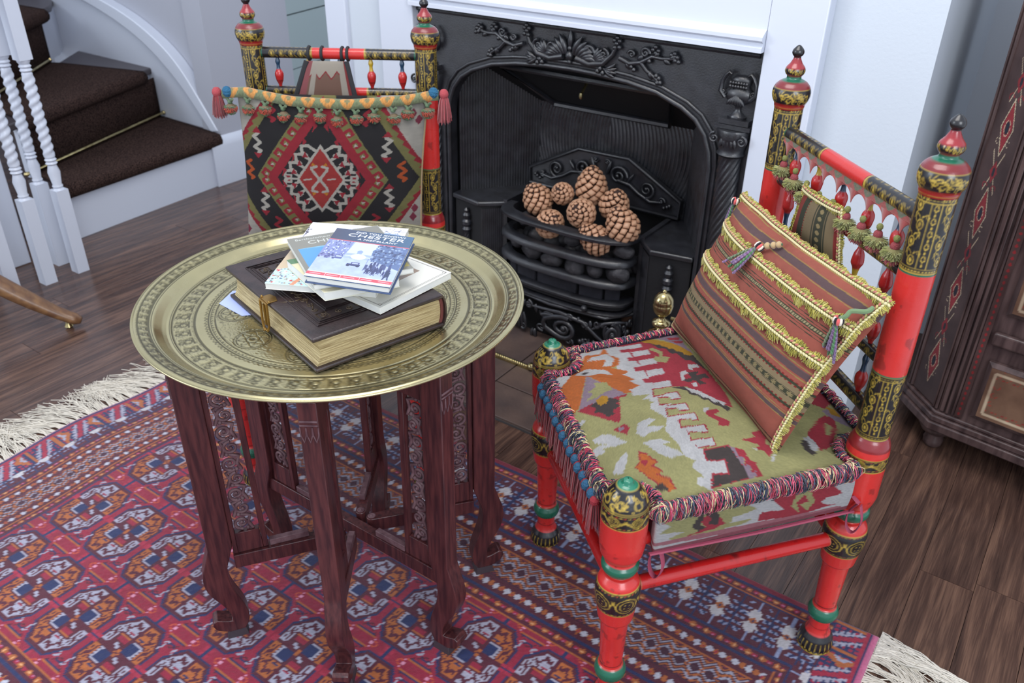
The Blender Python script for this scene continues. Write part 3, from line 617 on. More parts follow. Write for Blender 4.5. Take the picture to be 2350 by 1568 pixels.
    def guard(a, b): # orange lines, dark ground, orange and red flowers
        put(band(a, b), navy); put(band(a+.003, a+.0055), org); put(band(b-.0055, b-.003), org); put(band(a+.0065, b-.0065), mar); dots(a+.006, b-.006, .014, [org, rd], .0075)
    put(band(0, .020), (132, 26, 48)); guard(.019, .052)
    # main border: cream flower heads with blue/white caterpillar dashes
    put(band(.052, .168), mar); per = .068; k = np.floor(run/per); u = (run/per-k-.5)*per; v = dm-.110; m = band(.052, .168)
    q = (np.abs(v)+np.abs(u)*.9); da = (np.floor(v/.0085) % 2 == 0); db = (np.floor((u+v*.6*np.sign(u)*np.sign(v))/.006) % 2 == 0)
    put(m & (np.abs(u) > .012) & (np.abs(v) < .050) & (q < .066) & da & db, (150, 160, 186)); put(m & (np.abs(u) > .016) & (q < .066) & da & ~db & (np.abs(v) < .046), navy)
    for s in (-1, 1): put(m & (((u/.012)**2+((v-s*.016)/.017)**2) < 1), (206, 202, 196))
    put(m & (np.abs(u) < .018) & (np.abs(np.abs(u)-np.abs(v)) < .002) & (np.abs(v) < .02), (206, 202, 196)); put(m & (np.abs(u)+np.abs(v) < .010), org); put(m & (np.abs(u)+np.abs(v) < .004), navy)
    put(m & (np.abs(u) < .0025) & (np.abs(v) > .03), (150, 160, 186)); put(m & (np.abs(np.abs(u)-per/2) < .002), navy)
    guard(.168, .205)
    def diam(a, b):
        put(band(a, b), mar); kk = np.floor(run/.026); uu = (run/.026-kk-.5)*.026; vv = dm-(a+b)/2; mm = band(a, b)
        put(mm & (np.abs(uu)/.0085+np.abs(vv)/.0095 < 1), np.array((200, 200, 204))); u2 = ((run+.013)/.026-np.floor((run+.013)/.026)-.5)*.026
        put(mm & (np.abs(u2)/.007+np.abs(vv)/.009 < 1), org); put(mm & (np.abs(u2)/.0025+np.abs(vv)/.003 < 1), rd)
    diam(.205, .240)
    # zigzag
    put(band(.240, .318), (70, 24, 46)); put(band(.241, .243), org); put(band(.315, .317), org); m = band(.244, .314); per = .030; u = np.abs((run/per) % 1-.5)*per
    for o, c in ((0, wh), (.0075, org), (.015, wh), (.0225, org), (.030, (120, 40, 60))):
        vv = dm-.279; z = (np.abs(vv)-u*.9-.001) ; put(m & (np.abs(z-o) < .0022), c)
    put(m & (np.abs(dm-.279)+u < .006), org); put(m & (np.abs(dm-.279)+u < .003), navy)
    diam(.318, .352); guard(.352, .39)
    # short ends: extra ladder panel and the flat-woven pink end
    e = bor & (np.minimum(xs, W-xs) < .082); run2 = ys; d2 = np.minimum(xs, W-xs); put(e, navy); per = .098; kk = np.floor(run2/per); u = (run2/per-kk-.5)*per
    put(e & (np.floor(run2/.006) % 2 == 0) & (np.floor(d2/.006) % 2 == 0), rd); put(e & (np.abs(u+(d2-.05)*.55) < .006), rd)
    for s in (-1, 1):
        put(e & (np.abs(u+(d2-.05)*.55-s*.012) < .0028) & (d2 > .02), wh); put(e & (np.abs(u+(d2-.05)*.55-s*.015) < .006) & (np.floor(d2/.005) % 2 == 0) & (d2 > .02), wh)
    u3 = ((run2+per/2)/per % 1-.5)*per; put(e & (kk % 2 == 0) & (np.abs(u3)+np.abs(d2-.045)*.7 < .026), org); put(e & (kk % 2 == 0) & (np.abs(u3)+np.abs(d2-.045)*.7 < .013), wh); put(e & (kk % 2 == 0) & (np.abs(u3)+np.abs(d2-.045)*.7 < .005), org)
    put(e & (kk % 2 == 1) & (np.abs(np.abs(u3)-.014) < .004), org); put(e & (d2 < .022), rd)
    put(e & (d2 < .016) & (d2 > .010), navy); put(xs < .009, pk); put(W-xs < .014, (200, 96, 130))
    # pile tone, abrash
    nz = vnoise(nx, ny, 9, 7, seed=3, oct=4)[..., None]; gr = RNG.random((ny, nx, 1)); A *= (.86+.28*nz)*(.86+.26*gr)*np.array([.80, .80, .90])
    wob = .008*np.sin(C.y*9+.6)+.006*np.sin(C.y*17); Z = .007+.0012*vnoise(nx, ny, 30, 22, seed=4)+.0007*RNG.random((ny, nx)); Z[:, [0, -1]] = 0; Z[[0, -1]] = 0
    ez = np.clip(np.minimum(np.minimum(xs, W-xs), np.minimum(ys, H-ys))/.006, 0, 1); Z = Z*ez+.0008
    wy = .006*np.sin(C.x*6+1); P = np.stack([X0+xs-wob[:, None]*np.clip(1-xs/.5, 0, 1), Y0+ys+wy[None, :]*np.clip((ys-H+.3)/.3, 0, 1), Z], -1)
    r_ = empty('rug', (-.985, .63, 0), 'red, navy and orange oriental rug with cream fringed ends, under the tray table and chairs', 'rug')
    pile = mat('wool_pile', vcol=True, rough=.95, spec=.1, sheen=.35, bump=(900, .0012))
    gridmesh('pile', P, A, pile, r_)
    ym = mat('fringe_yarn', vcol=True, rough=.9, spec=.1, sheen=.2)
    def fringe(x, sg, L, n):
        yy = np.sort(RNG.uniform(Y0+.2, Y1-.004, n)); k = 9; t = np.linspace(0, 1, k); cl = np.round(yy/.028)*.028+RNG.normal(0, .003, n)
        xo = -np.interp(yy-Y0, C.y, wob) if sg < 0 else np.zeros(n)
        dirs = (-.35 if sg < 0 else -.1)+.5*np.sin(yy*23)+RNG.normal(0, .22, n); Ls = L*RNG.uniform(.65, 1.15, n)
        px = x+xo[:, None]+sg*Ls[:, None]*t; py = yy[:, None]+(cl-yy)[:, None]*np.sin(pi*np.clip(t*1.2, 0, 1))*.7+dirs[:, None]*Ls[:, None]*t**1.6+.006*np.sin(t*9+RNG.uniform(0, 6, n)[:, None])*t
        pz = .0015+.004*np.abs(np.sin(t*7+RNG.uniform(0, 6, n)[:, None]))*RNG.uniform(.3, 1.6, n)[:, None]*np.minimum(1, t*4)+.001
        strandmesh('fringe', np.stack([px, py, pz], -1), RNG.uniform(.0010, .0016, n), lin((214, 206, 192))*RNG.uniform(.75, 1.05, (n, 1)), ym, r_, seg=4)
    fringe(X0+.003, -1, .135, 900); fringe(X1-.003, 1, .13, 800)
    # raveled hank of long threads at the right-hand corner
    n = 70; t = np.linspace(0, 1, 14); a = RNG.uniform(-.35, -.1, n)[:, None]; py = 1.325+RNG.uniform(-.06, 0, n)[:, None]*(1-t)+a*.09*t-.02*t; px = X1+.20*t*RNG.uniform(.6, 1.0, n)[:, None]; pz = .004+.008*np.sin(pi*t)*RNG.uniform(.2, 1, n)[:, None]
    strandmesh('fringe', np.stack([px, py+.004*np.sin(t*14+RNG.uniform(0, 6, n)[:, None]), pz], -1), np.full(n, .0013), lin((220, 213, 200))*RNG.uniform(.8, 1.05, (n, 1)), ym, r_, seg=4)
rug()
# ============================================================ TRAY TABLE
mah = mat('mahogany', (86, 44, 44), rough=.33, var=((54, 26, 30), 5, (30, 30, 3)), bump=(200, .0003, (1, 1, .1)), spec=.5)
mahd = mat('dusty_mahogany', (112, 84, 88), rough=.6, var=((80, 50, 56), 60))
footm = mat('worn_dark_foot', (58, 48, 54), rough=.5)
stand = empty('folding_stand', (-.915, .80, 0), 'folding six-legged carved dark mahogany stand carrying the brass tray', 'table')
FEET = dict(A=(-1.048, .600), B=(-.806, .646), C=(-.705, .806), D=(-.768, 1.004), E=(-1.156, .803), F=(-1.035, .985)); SC0 = np.array([-.915, .803])
ZB = .006
def leg(c, zt=.604):
    c = np.array(c); er = (c-SC0)/np.linalg.norm(c-SC0); et = np.array([-er[1], er[0]]); R0 = np.linalg.norm(c-SC0); E3 = (er[0], er[1], 0); T3_ = (et[0], et[1], 0); hw = .0145
    cl = [(.000, .230), (.010, .200), (.017, .178), (.019, .155), (.013, .125), (-.001, .098), (-.010, .072), (-.012, .050), (-.004, .032)]; hh = [.021, .021, .021, .022, .021, .018, .0155, .015, .017]
    # smooth centre line
    C_ = np.array(cl); t = np.linspace(0, 1, len(C_)); tt = np.linspace(0, 1, 25); cx = np.interp(tt, t, C_[:, 0]); cz = np.interp(tt, t, C_[:, 1]); h = np.interp(tt, t, hh)
    for _ in range(3): cx[1:-1] = (cx[:-2]+cx[1:-1]*2+cx[2:])/4
    outer = [(a+w_*.98, z) for a, z, w_ in zip(cx, cz, h)]; inner = [(a-w_, z) for a, z, w_ in zip(cx, cz, h)]
    outer = outer[:-3]+[(.012, .052), (.022, .056), (.031, .060), (.038, .056), (.040, .047), (.035, .036), (.024, .029), (.014, .024)]; inner = inner[:-1]+[(-.015, .024)]
    prof = [(.021, zt), ]+outer+inner[::-1]+[(-.021, .604)]
    o = (SC0[0]+er[0]*R0-et[0]*hw, SC0[1]+er[1]*R0-et[1]*hw, 0)
    lg = MB().prism(prof, o, E3, (0, 0, 1), T3_, 2*hw).build('leg', mah, stand, smooth=35, bevel=.0015)
    b = SC0+er*R0; q = np.array([[er[0], -er[1]*1, 0], [er[1], er[0], 0], [0, 0, 1]]); Rm = np.array([[er[0], et[0], 0], [er[1], et[1], 0], [0, 0, 1]])
    MB().box((b[0], b[1], (.026+ZB)/2), (.040, .034, .026-ZB), R=Rm, taper=.78).build('foot', footm, lg, bevel=.001)
    # carved lotus top
    R = Relief(lambda u, v, d: (b[0]+er[0]*(.021+d)+et[0]*u, b[1]+er[1]*(.021+d)+et[1]*u, v))
    R.path([(-.013, .590), (.013, .590)], .002, .0005); R.path([(-.013, .583), (.013, .583)], .0015, .0005)
    for g in (-.009, 0, .009): R.path([(g-.0045, .580), (g-.004, .566), (g, .553), (g+.004, .566), (g+.0045, .580)], .0012, .0005)
    R.build('carved_top', mahd, lg)
    # openwork panel between leg and rail
    r1, r0, z0, z1 = R0-.021, R0-.082, .205, .604; th = .012
    def fr(u, v, d): return (SC0[0]+er[0]*u+et[0]*d, SC0[1]+er[1]*u+et[1]*d, v)
    mb = MB(); o = (SC0[0]-et[0]*th/2, SC0[1]-et[1]*th/2, 0)
    P_out = [(r0, z0), (r1, z0), (r1, z1), (r0+.012, z1)]
    for pl in ([(r0, z0), (r0+.009, z0), (r0+.018, z1), (r0+.006, z1)], [(r1-.008, z0), (r1, z0), (r1, z1), (r1-.008, z1)], [(r0+.009, z0), (r1-.008, z0), (r1-.008, z0+.045), (r0+.011, z0+.045)], [(r0+.018, z1-.02), (r1-.008, z1-.02), (r1-.008, z1), (r0+.018, z1)]):
        mb.prism(pl, o, E3, (0, 0, 1), T3_, th)
    pn = mb.build('fretwork_panel', mah, stand, bevel=.0006, bseg=1); pn['kind'] = 'stuff'
    R = Relief(fr); um = (r0+r1)/2+.004; zc = z0+.062; g = 1
    while zc < z1-.025:
        R.scroll(um+g*.003, zc, .0135, 1.5, -g*pi/2, g, .0034, 0); R.path([(um-g*.014, zc-.016), (um-g*.008, zc), (um-g*.013, zc+.014), (um+g*.003, zc+.020)], [.003, .0036, .003, .003], 0)
        R.ball(um-g*.006, zc-.013, .0042, 0); g = -g; zc += .033
    so = R.build('scrollwork', mahd, pn)
for k_ in 'ABCDEF': leg(FEET[k_], .623 if k_ in 'BC' else .604)
def rail(p, q, z, w=.020, h=.030, name='rail', roundq=True, pin=True):
    p, q = np.array(p), np.array(q); d = (q-p)/np.linalg.norm(q-p); n = np.array([-d[1], d[0]]); L = np.linalg.norm(q-p)
    pl = [(0, -w/2), (L, -w/2)]+([(L+w/2*math.sin(a), -w/2*math.cos(a)) for a in np.linspace(0, pi, 8)][1:-1] if roundq else [])+[(L, w/2), (0, w/2)]
    r_ = MB().prism(pl, (p[0], p[1], z-h/2), (d[0], d[1], 0), (n[0], n[1], 0), (0, 0, 1), h).build(name, mah, stand, bevel=.0012)
    if pin: MB().lathe([(0, .007), (.001, .0075), (.0015, .005), (.001, .003), (.002, .001)], (q[0], q[1], z+h/2), seg=14).build('hinge_disc', mahd, r_)
    return r_, d
ins_ = lambda k, r: SC0+(np.array(FEET[k])-SC0)*(1-r/np.linalg.norm(np.array(FEET[k])-SC0))
ec = (np.array(FEET['C'])-np.array(FEET['E'])); ec /= np.linalg.norm(ec); en = np.array([-ec[1], ec[0]])
for z, nm in ((.188, 'rail'), (.574, 'upper_rail')):
    rail(ins_('E', .0), ins_('C', .0), z, .018, .030, nm, False, False)
    for k_, o_ in (('A', -en*.030-ec*.012), ('B', -en*.030+ec*.016), ('D', en*.030+ec*.012), ('F', en*.030-ec*.016)):
        rail(ins_(k_, .02), SC0+o_, z, .020, .030, nm, True, z < .4)
for k_ in 'ABCDEF':
    a, b = ins_(k_, .085), ins_(k_, .155); d = (b-a)/np.linalg.norm(b-a); m_ = (a+b)/2; MB().box((m_[0], m_[1], .2095), (.07, .011, .013), rz=math.atan2(d[1], d[0])).build('stop_block', mahd, stand, bevel=.001)
# brass tray
def tray():
    cx, cy, R0 = -.991, .877, .328; nt, nr = 900, 250; th = np.arange(nt)*2*pi/nt
    key = np.array([(0, .6125), (.268, .6125), (.272, .6138), (.276, .6130), (.283, .6165), (.294, .6255), (.298, .6275), (.318, .6345), (.324, .6352), (.3275, .634), (.3285, .6315), (.327, .6295), (.3235, .6295)])
    s = np.r_[np.linspace(0, .06, 14)[:-1], np.linspace(.06, .3235, 196), [.3255, .3275, .3287, .3287, .3275, .3245, .316, .294, .272, .20, 0]]
    top = len(s)-10; rz = np.interp(s[:top], key[:, 0], key[:, 1]); under = [.634, .6325, .6308, .6298, .6300, .6302, .6245, .6085, .6082, .6082][-10:]
    Zp = np.r_[rz, under]; nr = len(s); Rr, TH = np.meshgrid(s, th, indexing='ij'); E = np.zeros((nr, nt)); rr = s[:, None]; ok = (np.arange(nr) < top)[:, None]
    def ring(a, w): E[(np.abs(rr-a) < w) & ok & np.ones_like(E, bool)] = 1
    for a in (.298, .3015, .3175, .272, .269, .234, .2315, .2105, .2075, .128, .200): ring(a, .0011)
    nz = vnoise(nt, nr, 120, 46, True, 11, 1); nz2 = vnoise(nt, nr, 90, 40, True, 12, 1)
    def call(a, b, per, ph=0, sc=6):
        m = (rr > a) & (rr < b) & ok; t = (rr-a)/(b-a); u = (TH*(a+b)/2/per+ph) % 1; L = np.abs((nz*sc) % 1-.5) < .13
        up = (np.abs(u-.22-.10*np.sin(t*3)) < .055) & (t > .1) & (t < .92); lo = np.abs(np.hypot((u-.62)*1.0, (t-.42)*(b-a)/per)-.20) < .05; lo2 = np.abs(np.hypot((u-.62), (t-.8)*(b-a)/per)-.12) < .05
        base = (np.abs(t-.14) < .06) & (u > .2); E[m & (up | lo | lo2 | base)] = 1; E[m & L & ~(up | lo | lo2)] = np.maximum(E[m & L & ~(up | lo | lo2)], .55)
    call(.302, .317, .020, 0, 3); call(.238, .266, .030, .3, 5)
    for a, per, w in ((.205, .008, .0018), (.2365, .006, .0012), (.2675, .006, .0012), (.131, .007, .0016), (.3195, .008, .001)):
        u = (TH*a/per) % 1-.5; E[((u*per)**2+(rr-a)**2 < w*w) & ok] = 1
    u = (TH*.222/.010) % 1; m = (np.abs(rr-(.213+.004*np.abs(u-.5)*2)) < .001) & ok; E[m] = 1
    X = Rr*np.cos(TH); Yg = Rr*np.sin(TH); m0 = (rr < .2) & ok; m1 = (rr >= .130) & (rr < .2) & ok; L = np.abs((nz2*7) % 1-.5) < .12; E[m1 & L] = .5
    for k in range(10):
        a = k*2*pi/10+.2; d = np.hypot(X-.165*math.cos(a), Yg-.165*math.sin(a)); an = np.arctan2(Yg-.165*math.sin(a), X-.165*math.cos(a)); E[m1 & (d < .0305)] = 0
        for q in (.030, .026, .0105): E[m1 & (np.abs(d-q) < .0011)] = 1
        E[m1 & (d < .0245) & (d > .0115) & (np.abs(d-.018-.005*np.cos(8*an)) < .0013)] = 1; E[m1 & (d < .005)] = .8
    an = TH; d = Rr
    for q, A_, n_ in ((.112, .010, 24), (.085, .012, 12), (.055, .012, 12), (.03, .008, 6)): E[m0 & (np.abs(d-q-A_*np.abs(np.cos(n_/2*an))) < .0014)] = 1
    E[m0 & (d < .118) & (d > .03) & (np.abs((nz*8) % 1-.5) < .10)] = np.maximum(.5, E[m0 & (d < .118) & (d > .03) & (np.abs((nz*8) % 1-.5) < .10)])
    Es = (E+np.roll(E, 1, 1)+np.roll(E, -1, 1))/3
    Z = Zp[:, None]-Es*.0010; Z = Z+.0006*(vnoise(nt, nr, 8, 3, True, 5)-.5)
    P = np.stack([cx+X, cy+Yg, Z], -1); pat = vnoise(nt, nr, 14, 5, True, 8, 4)[..., None]
    base = lin((200, 190, 148)); dark = lin((104, 95, 68)); C = base*(1-.45*pat)+dark*.45*pat; C = C*(1-.78*Es[..., None])+lin((66, 62, 48))*.78*Es[..., None]
    rs = (TH > 1.05) & (TH < 1.22) & (rr > .285) & (rr < .31) & (vnoise(nt, nr, 300, 30, True, 9, 2) > .5) if False else None
    m = mat('engraved_brass', vcol=True, rough=.20, metal=.92, rvar=(.36, 14))
    t = gridmesh('brass_tray', P, C, m, wrap=True, origin=(cx, cy, .608)); tag(t, 'round engraved brass tray with raised rim lying on the folding stand', 'tray')
tray()
# ============================================================ BOOKS ON THE TRAY
page = mat('paper_white', (222, 222, 216), rough=.7, bump=(400, .0003, (1, 1, 12)))
gilt = mat('gilt_page_edges', (214, 196, 150), rough=.40, metal=.25, var=((150, 128, 88), 30, (.6, .6, 26)), bump=(60, .0012, (.3, .3, 26)))
leather = mat('dark_brown_leather', (52, 38, 38), rough=.42, var=((34, 24, 26), 40), bump=(220, .0006), spec=.6)
def text(name, s, size, o, ex, ey, m, parent, align='CENTER', sx=1., ext=.0002):
    cu = bpy.data.curves.new(name, 'FONT'); cu.body = s; cu.size = size; cu.align_x = align; cu.extrude = ext; cu.space_character = 1.05
    t = bpy.data.objects.new(name, cu); COL.objects.link(t); dg = bpy.context.evaluated_depsgraph_get(); me = bpy.data.meshes.new_from_object(t.evaluated_get(dg)); bpy.data.objects.remove(t)
    ex = np.array(ex, float); ex /= np.linalg.norm(ex); ey = np.array(ey, float); ey -= ex*ex.dot(ey); ey /= np.linalg.norm(ey); ez = np.cross(ex, ey)
    V = np.array([v.co[:] for v in me.vertices]); V = np.array(o)+V[:, :1]*sx*ex+V[:, 1:2]*ey+V[:, 2:]*ez
    fs = [tuple(p.vertices) for p in me.polygons]; return MB().add(V, fs).build(name, m, parent, smooth=0)
def para(p, q, r): return [np.array(a, float) for a in (p, q, r)]
def book(name, label, BL, BR, TL, z0, z1, cv, hard=False, spine='L', n=(110, 150), pagecol=page, covercol=(230, 228, 220), ct=.0012, group=None):
    """BL,BR,TL plan corners; cv(canvas) paints the front cover in metres, x along BL-BR, y along BL-TL"""
    BL, BR, TL = para(BL, BR, TL); c = (BR+TL)/2; b = empty(name, (c[0], c[1], z0), label, 'book', group); W = np.linalg.norm(BR-BL); H = np.linalg.norm(TL-BL); ex = (BR-BL)/W; ey = (TL-BL)/H
    cm = mat('cover_card_%s' % len(MATS), covercol, rough=.35); ins2 = .003 if hard else .0006
    def quad(i): 
        a = BL+ex*i+ey*i; b_ = BR-ex*i+ey*i; d = TL+ex*i-ey*i; return [tuple(a), tuple(b_), tuple(b_+(d-a)), tuple(d)]
    def sl(nm, q, za, zb, m): 
        X = MB().prism(q, (0, 0, za), EX, EY, EZ, zb-za); return X.build(nm, m, b, bevel=.0004, bseg=1)
    sl('back_cover', quad(0), z0, z0+ct, cm); sl('pages', quad(ins2), z0+ct, z1-ct, pagecol); sl('front_cover_board', quad(0), z1-ct, z1-.0002, cm)
    cvs = Canvas(W, H, n[0], n[1], covercol); cv(cvs, W, H); xs, ys = np.meshgrid(cvs.x, cvs.y)
    P = np.concatenate([(BL+xs[..., None]*ex+ys[..., None]*ey), np.full(xs.shape+(1,), z1)], -1)
    gridmesh('front_cover', P, cvs.a, mat('printed_cover', vcol=True, rough=.22, spec=.5, coat=.4), b); return b, BL, ex, ey, W, H
ar3 = lambda v, z: (v[0], v[1], z)
# photograph album
A_F, A_L, A_R = np.array([-.8495, .7005]), np.array([-1.156, .784]), np.array([-.800, .922])
exL = (A_L-A_F); LL = np.linalg.norm(exL); exL /= LL; exR = np.array([-exL[1], exL[0]])*-1; WW = .236
al = empty('photo_album', (-.96, .86, .6128), 'thick antique album in embossed brown leather with gilt pages and brass clasp', 'book')
def ap(u, v, z=0.): p = A_F+exL*u+exR*v; return (p[0], p[1], z)
E1 = (exL[0], exL[1], 0); E2 = (exR[0], exR[1], 0)
for z0, z1, nm in ((.6130, .6195, 'lower_cover'), (.6655, .673, 'upper_cover')):
    MB().prism([(0, 0), (LL, 0), (LL, WW), (0, WW)], ap(0, 0, z0), E1, E2, EZ, z1-z0).build(nm, leather, al, bevel=.0025, bseg=3)
pp = [(.008, .006)]+[(.012-.000, .006)]+[(LL-.008, .006), (LL-.008, WW-.008), (.008, WW-.008)]
mb = MB(); nz_ = 12
Vp = []
for i in range(nz_+1):
    t = i/nz_; c_ = .008*math.sin(pi*t); z = .6195+(.6655-.6195)*t; Vp += [ap(.008, .006+c_, z), ap(LL-.008, .006+c_, z), ap(LL-.008, WW-.006+c_*.6, z), ap(.008, WW-.006+c_*.6, z)]
mb.add(Vp, [(i*4+j, i*4+(j+1) % 4, (i+1)*4+(j+1) % 4, (i+1)*4+j) for i in range(nz_) for j in range(4)]+[(3, 2, 1, 0), tuple(nz_*4+j for j in range(4))]); mb.build('page_block', gilt, al, smooth=25)
sp = [(WW-.004+.010*math.sin(t)+.0, .6135+.0295+.0295*-math.cos(t)) for t in np.linspace(0, pi, 14)]; sp2 = [(v-.003, z) for v, z in sp[::-1]]
MB().prism(sp+sp2, ap(0, 0, 0), E2, (0, 0, 1), E1, LL).build('spine', leather, al, smooth=50)
MB().prism([(a-.0035*0, z) for a, z in sp]+[(a-.006, z) for a, z in sp[::-1]], ap(.006, -.002, 0), E2, (0, 0, 1), E1, .003).build('headband', mat('red_thread', (104, 52, 48), rough=.8), al)
R = Relief(lambda u, v, d: ap(u, v, .673+d)); bandm = mat('gilt_tooling', (74, 60, 44), rough=.4, metal=.3)
def rect(u0, v0, u1, v1, w, d=.0002): R.mb.tube([R.m(u0, v0, d), R.m(u1, v0, d), R.m(u1, v1, d), R.m(u0, v1, d)], w, 5, closed=True)
for i, w in ((.030, .0018), (.036, .0012), (.041, .0016), (.068, .0016), (.073, .0011)): rect(i, i*.85, LL-i, WW-i*.85, w)
R.build('embossed_frames', leather, al)
R = Relief(lambda u, v, d: ap(u, v, .673+d))
for (u0, v0, u1, v1) in ((.048, .040, .066, .056), (LL-.066, .040, LL-.048, .056), (.048, WW-.056, .066, WW-.040), (LL-.066, WW-.056, LL-.048, WW-.040)):
    rect(u0, v0, u1, v1, .0010); R.scroll((u0+u1)/2, (v0+v1)/2, .006, 1.5, 0, 1, .0009, .0003)
for i in range(9):
    u = .08+i*(LL-.16)/8
    for v in (.047, WW-.047): R.scroll(u, v, .006, 1.3, i, 1 if i % 2 else -1, .0010, .0003); R.leaf(u+.008, v, .5, .010, .0013, 0)
for i in range(6):
    v = .075+i*(WW-.15)/5
    for u in (.055, LL-.055): R.scroll(u, v, .006, 1.3, i, 1 if i % 2 else -1, .0010, .0003)
for i in range(14): R.leaf(LL*.42+.012*math.cos(i*.45), .085+.05*math.sin(i), i*.9, .02, .0013, 0, 1.2)
R.build('tooled_ornament', bandm, al)
# clasp on the fore-edge
uc = LL*.497
cl = MB(); clm = mat('aged_brass_clasp', (150, 118, 66), rough=.35, metal=.9)
def cp(u, v, z): return ap(uc+u, v, z)
c1 = MB().prism([(-.014, -.003), (.014, -.003), (.014, .014), (0, .018), (-.014, .014)], cp(0, 0, .6730), E1, E2, EZ, .0015).build('clasp', clm, al, bevel=.0004)
MB().tube([cp(-.012, -.004, .672), cp(-.012, -.005, .632), cp(-.007, -.006, .622), cp(.007, -.006, .622), cp(.012, -.005, .632), cp(.012, -.004, .672)], .0022, 6, closed=True).build('loop', clm, c1)
MB().tube([cp(0, -.004, .668), cp(0, -.004, .630)], .0022, 8).build('pin', clm, c1)
MB().ball(cp(-.013, .0, .675), .0025, 8).ball(cp(.013, .0, .675), .0025, 8).ball(cp(0, -.008, .623), .003, 8).build('stud', clm, c1)['kind'] = 'stuff'
# leaflets under the album
lf = MB().prism([(-1.152, .7573), (-1.085, .752), (-1.02, .83), (-1.12, .86), (-1.172, .802)], (0, 0, .6126), EX, EY, EZ, .0008).build('blue_leaflet', mat('pale_blue_card', (168, 182, 232), rough=.4)); tag(lf, 'pale blue folded leaflet sticking out from under the left side of the album', 'leaflet')
def cvF(c, W, H):
    for i, w in ((.006, .0007), (.0085, .0004)): c.line([(i, i), (W-i, i), (W-i, H-i), (i, H-i)], w, (90, 84, 80), True)
    for x in (.009, W-.009):
        for y in (.009, H-.009): c.disc(x, y, .003, (120, 112, 104)); c.disc(x, y, .0018, (222, 218, 206))
    c.rect(.03, .045, W-.03, .11, (204, 190, 168)); c.poly([(.03, .045), (W-.03, .045), (W-.03, .062), (W-.05, .070), (.05, .064), (.03, .07)], (140, 116, 92)); c.line([(.03, .07), (.08, .058), (W-.03, .066)], .002, (96, 78, 66))
book('book', 'cream booklet with thin ruled border, lowest of the small books on the album', (-.8207, .8152), (-.8123, .9798), (-.945, .8215), .6742, .686, cvF, covercol=(214, 212, 202))
def cvC(c, W, H):
    c.rect(0, 0, W, H*.52, (176, 206, 206)); r = random.Random(5)
    for i in range(420): x, y = r.uniform(0, W), r.uniform(.004, H*.22); c.disc(x, y, r.uniform(.0008, .0022), r.choice([(60, 50, 60), (190, 60, 60), (220, 200, 190), (90, 100, 130), (150, 110, 90), (230, 225, 220)]))
    c.poly([(.04, 0), (.048, 0), (.06, .05), (.054, .052)], (196, 130, 96)); c.poly([(0, H*.2), (.05, H*.3), (.03, H*.52), (0, H*.52)], (190, 170, 140)); c.rect(0, H*.52, W, H, (226, 228, 240))
    for i in range(26):
        x0 = r.uniform(W*.35, W*.95); y0 = r.uniform(H*.80, H*.99); c.line([(x0, y0), (x0+r.uniform(-.03, .03), y0+r.uniform(-.02, .02)), (x0+r.uniform(-.03, .03), y0-.02)], .0008, (96, 100, 128))
    c.poly([(W*.7, H*.84), (W*.8, H*.9), (W*.95, H*.88), (W, H*.8), (W*.8, H*.8)], (150, 170, 210)); c.line([(.0, H-.02), (.004, H-.05), (.002, H-.08)], .002, (70, 64, 90))
    for i in range(14): c.disc(r.uniform(0, .012), r.uniform(H*.8, H*.88), .0014, (60, 50, 66))
book('book', 'white book with pencil sketch and coloured crowd scene, second from bottom of the stack', (-1.0109, .7521), (-.8487, .8361), (-1.1378, .9737), .6862, .697, cvC, n=(120, 170))
def cvE(c, W, H): c.rect(0, 0, .02, H, (70, 110, 70)); c.rect(.02, 0, W, H, (206, 196, 160))
book('book', 'thick cream booklet with green edge in the middle of the book stack', (-1.0237, .811), (-.8878, .766), (-.9643, .9157), .6972, .712, cvE, covercol=(226, 224, 204), n=(40, 40))
def cvB(c, W, H):
    c.rect(0, 0, W, H, (120, 118, 108)); c.rect(.008, H*.22, W-.004, H*.74, (70, 140, 196)); r = random.Random(2)
    c.poly([(.008, H*.74), (W, H*.74), (W, H*.66), (W*.5, H*.70)], (110, 165, 205)); c.rect(.008, H*.05, W-.004, H*.30, (150, 140, 84)); c.rect(.008, H*.30, W-.004, H*.325, (60, 120, 90))
    c.rect(W*.55, H*.22, W*.9, H*.60, (112, 84, 70)); c.poly([(W*.5, H*.60), (W*.72, H*.70), (W*.95, H*.60)], (90, 62, 56)); c.rect(.016, H*.16, .026, H*.25, (230, 230, 220)); c.rect(.018, H*.18, .024, H*.23, (60, 110, 90))
b, o, ex, ey, W, H = book('book', 'grey city guide with blue sky picture and silver title, under the top book', (-.9042, .7618), (-.8227, .8993), (-1.07, .8545), .7122, .722, cvB, covercol=(190, 190, 180))
tw = mat('white_print', (232, 234, 240), rough=.3)
o3 = np.array([o[0], o[1], .7222]); e3x = np.array([ex[0], ex[1], 0]); e3y = np.array([ey[0], ey[1], 0])
text('lettering', 'Bartholomew City Guide', .0105, o3+e3x*W*.42+e3y*(H-.016), e3x, e3y, mat('silver_print', (190, 192, 186), rough=.3), b)
text('lettering', 'CHESTER', .0185, o3+e3x*W*.46+e3y*(H-.035), e3x, e3y, MATS['silver_print'], b, sx=1.15)
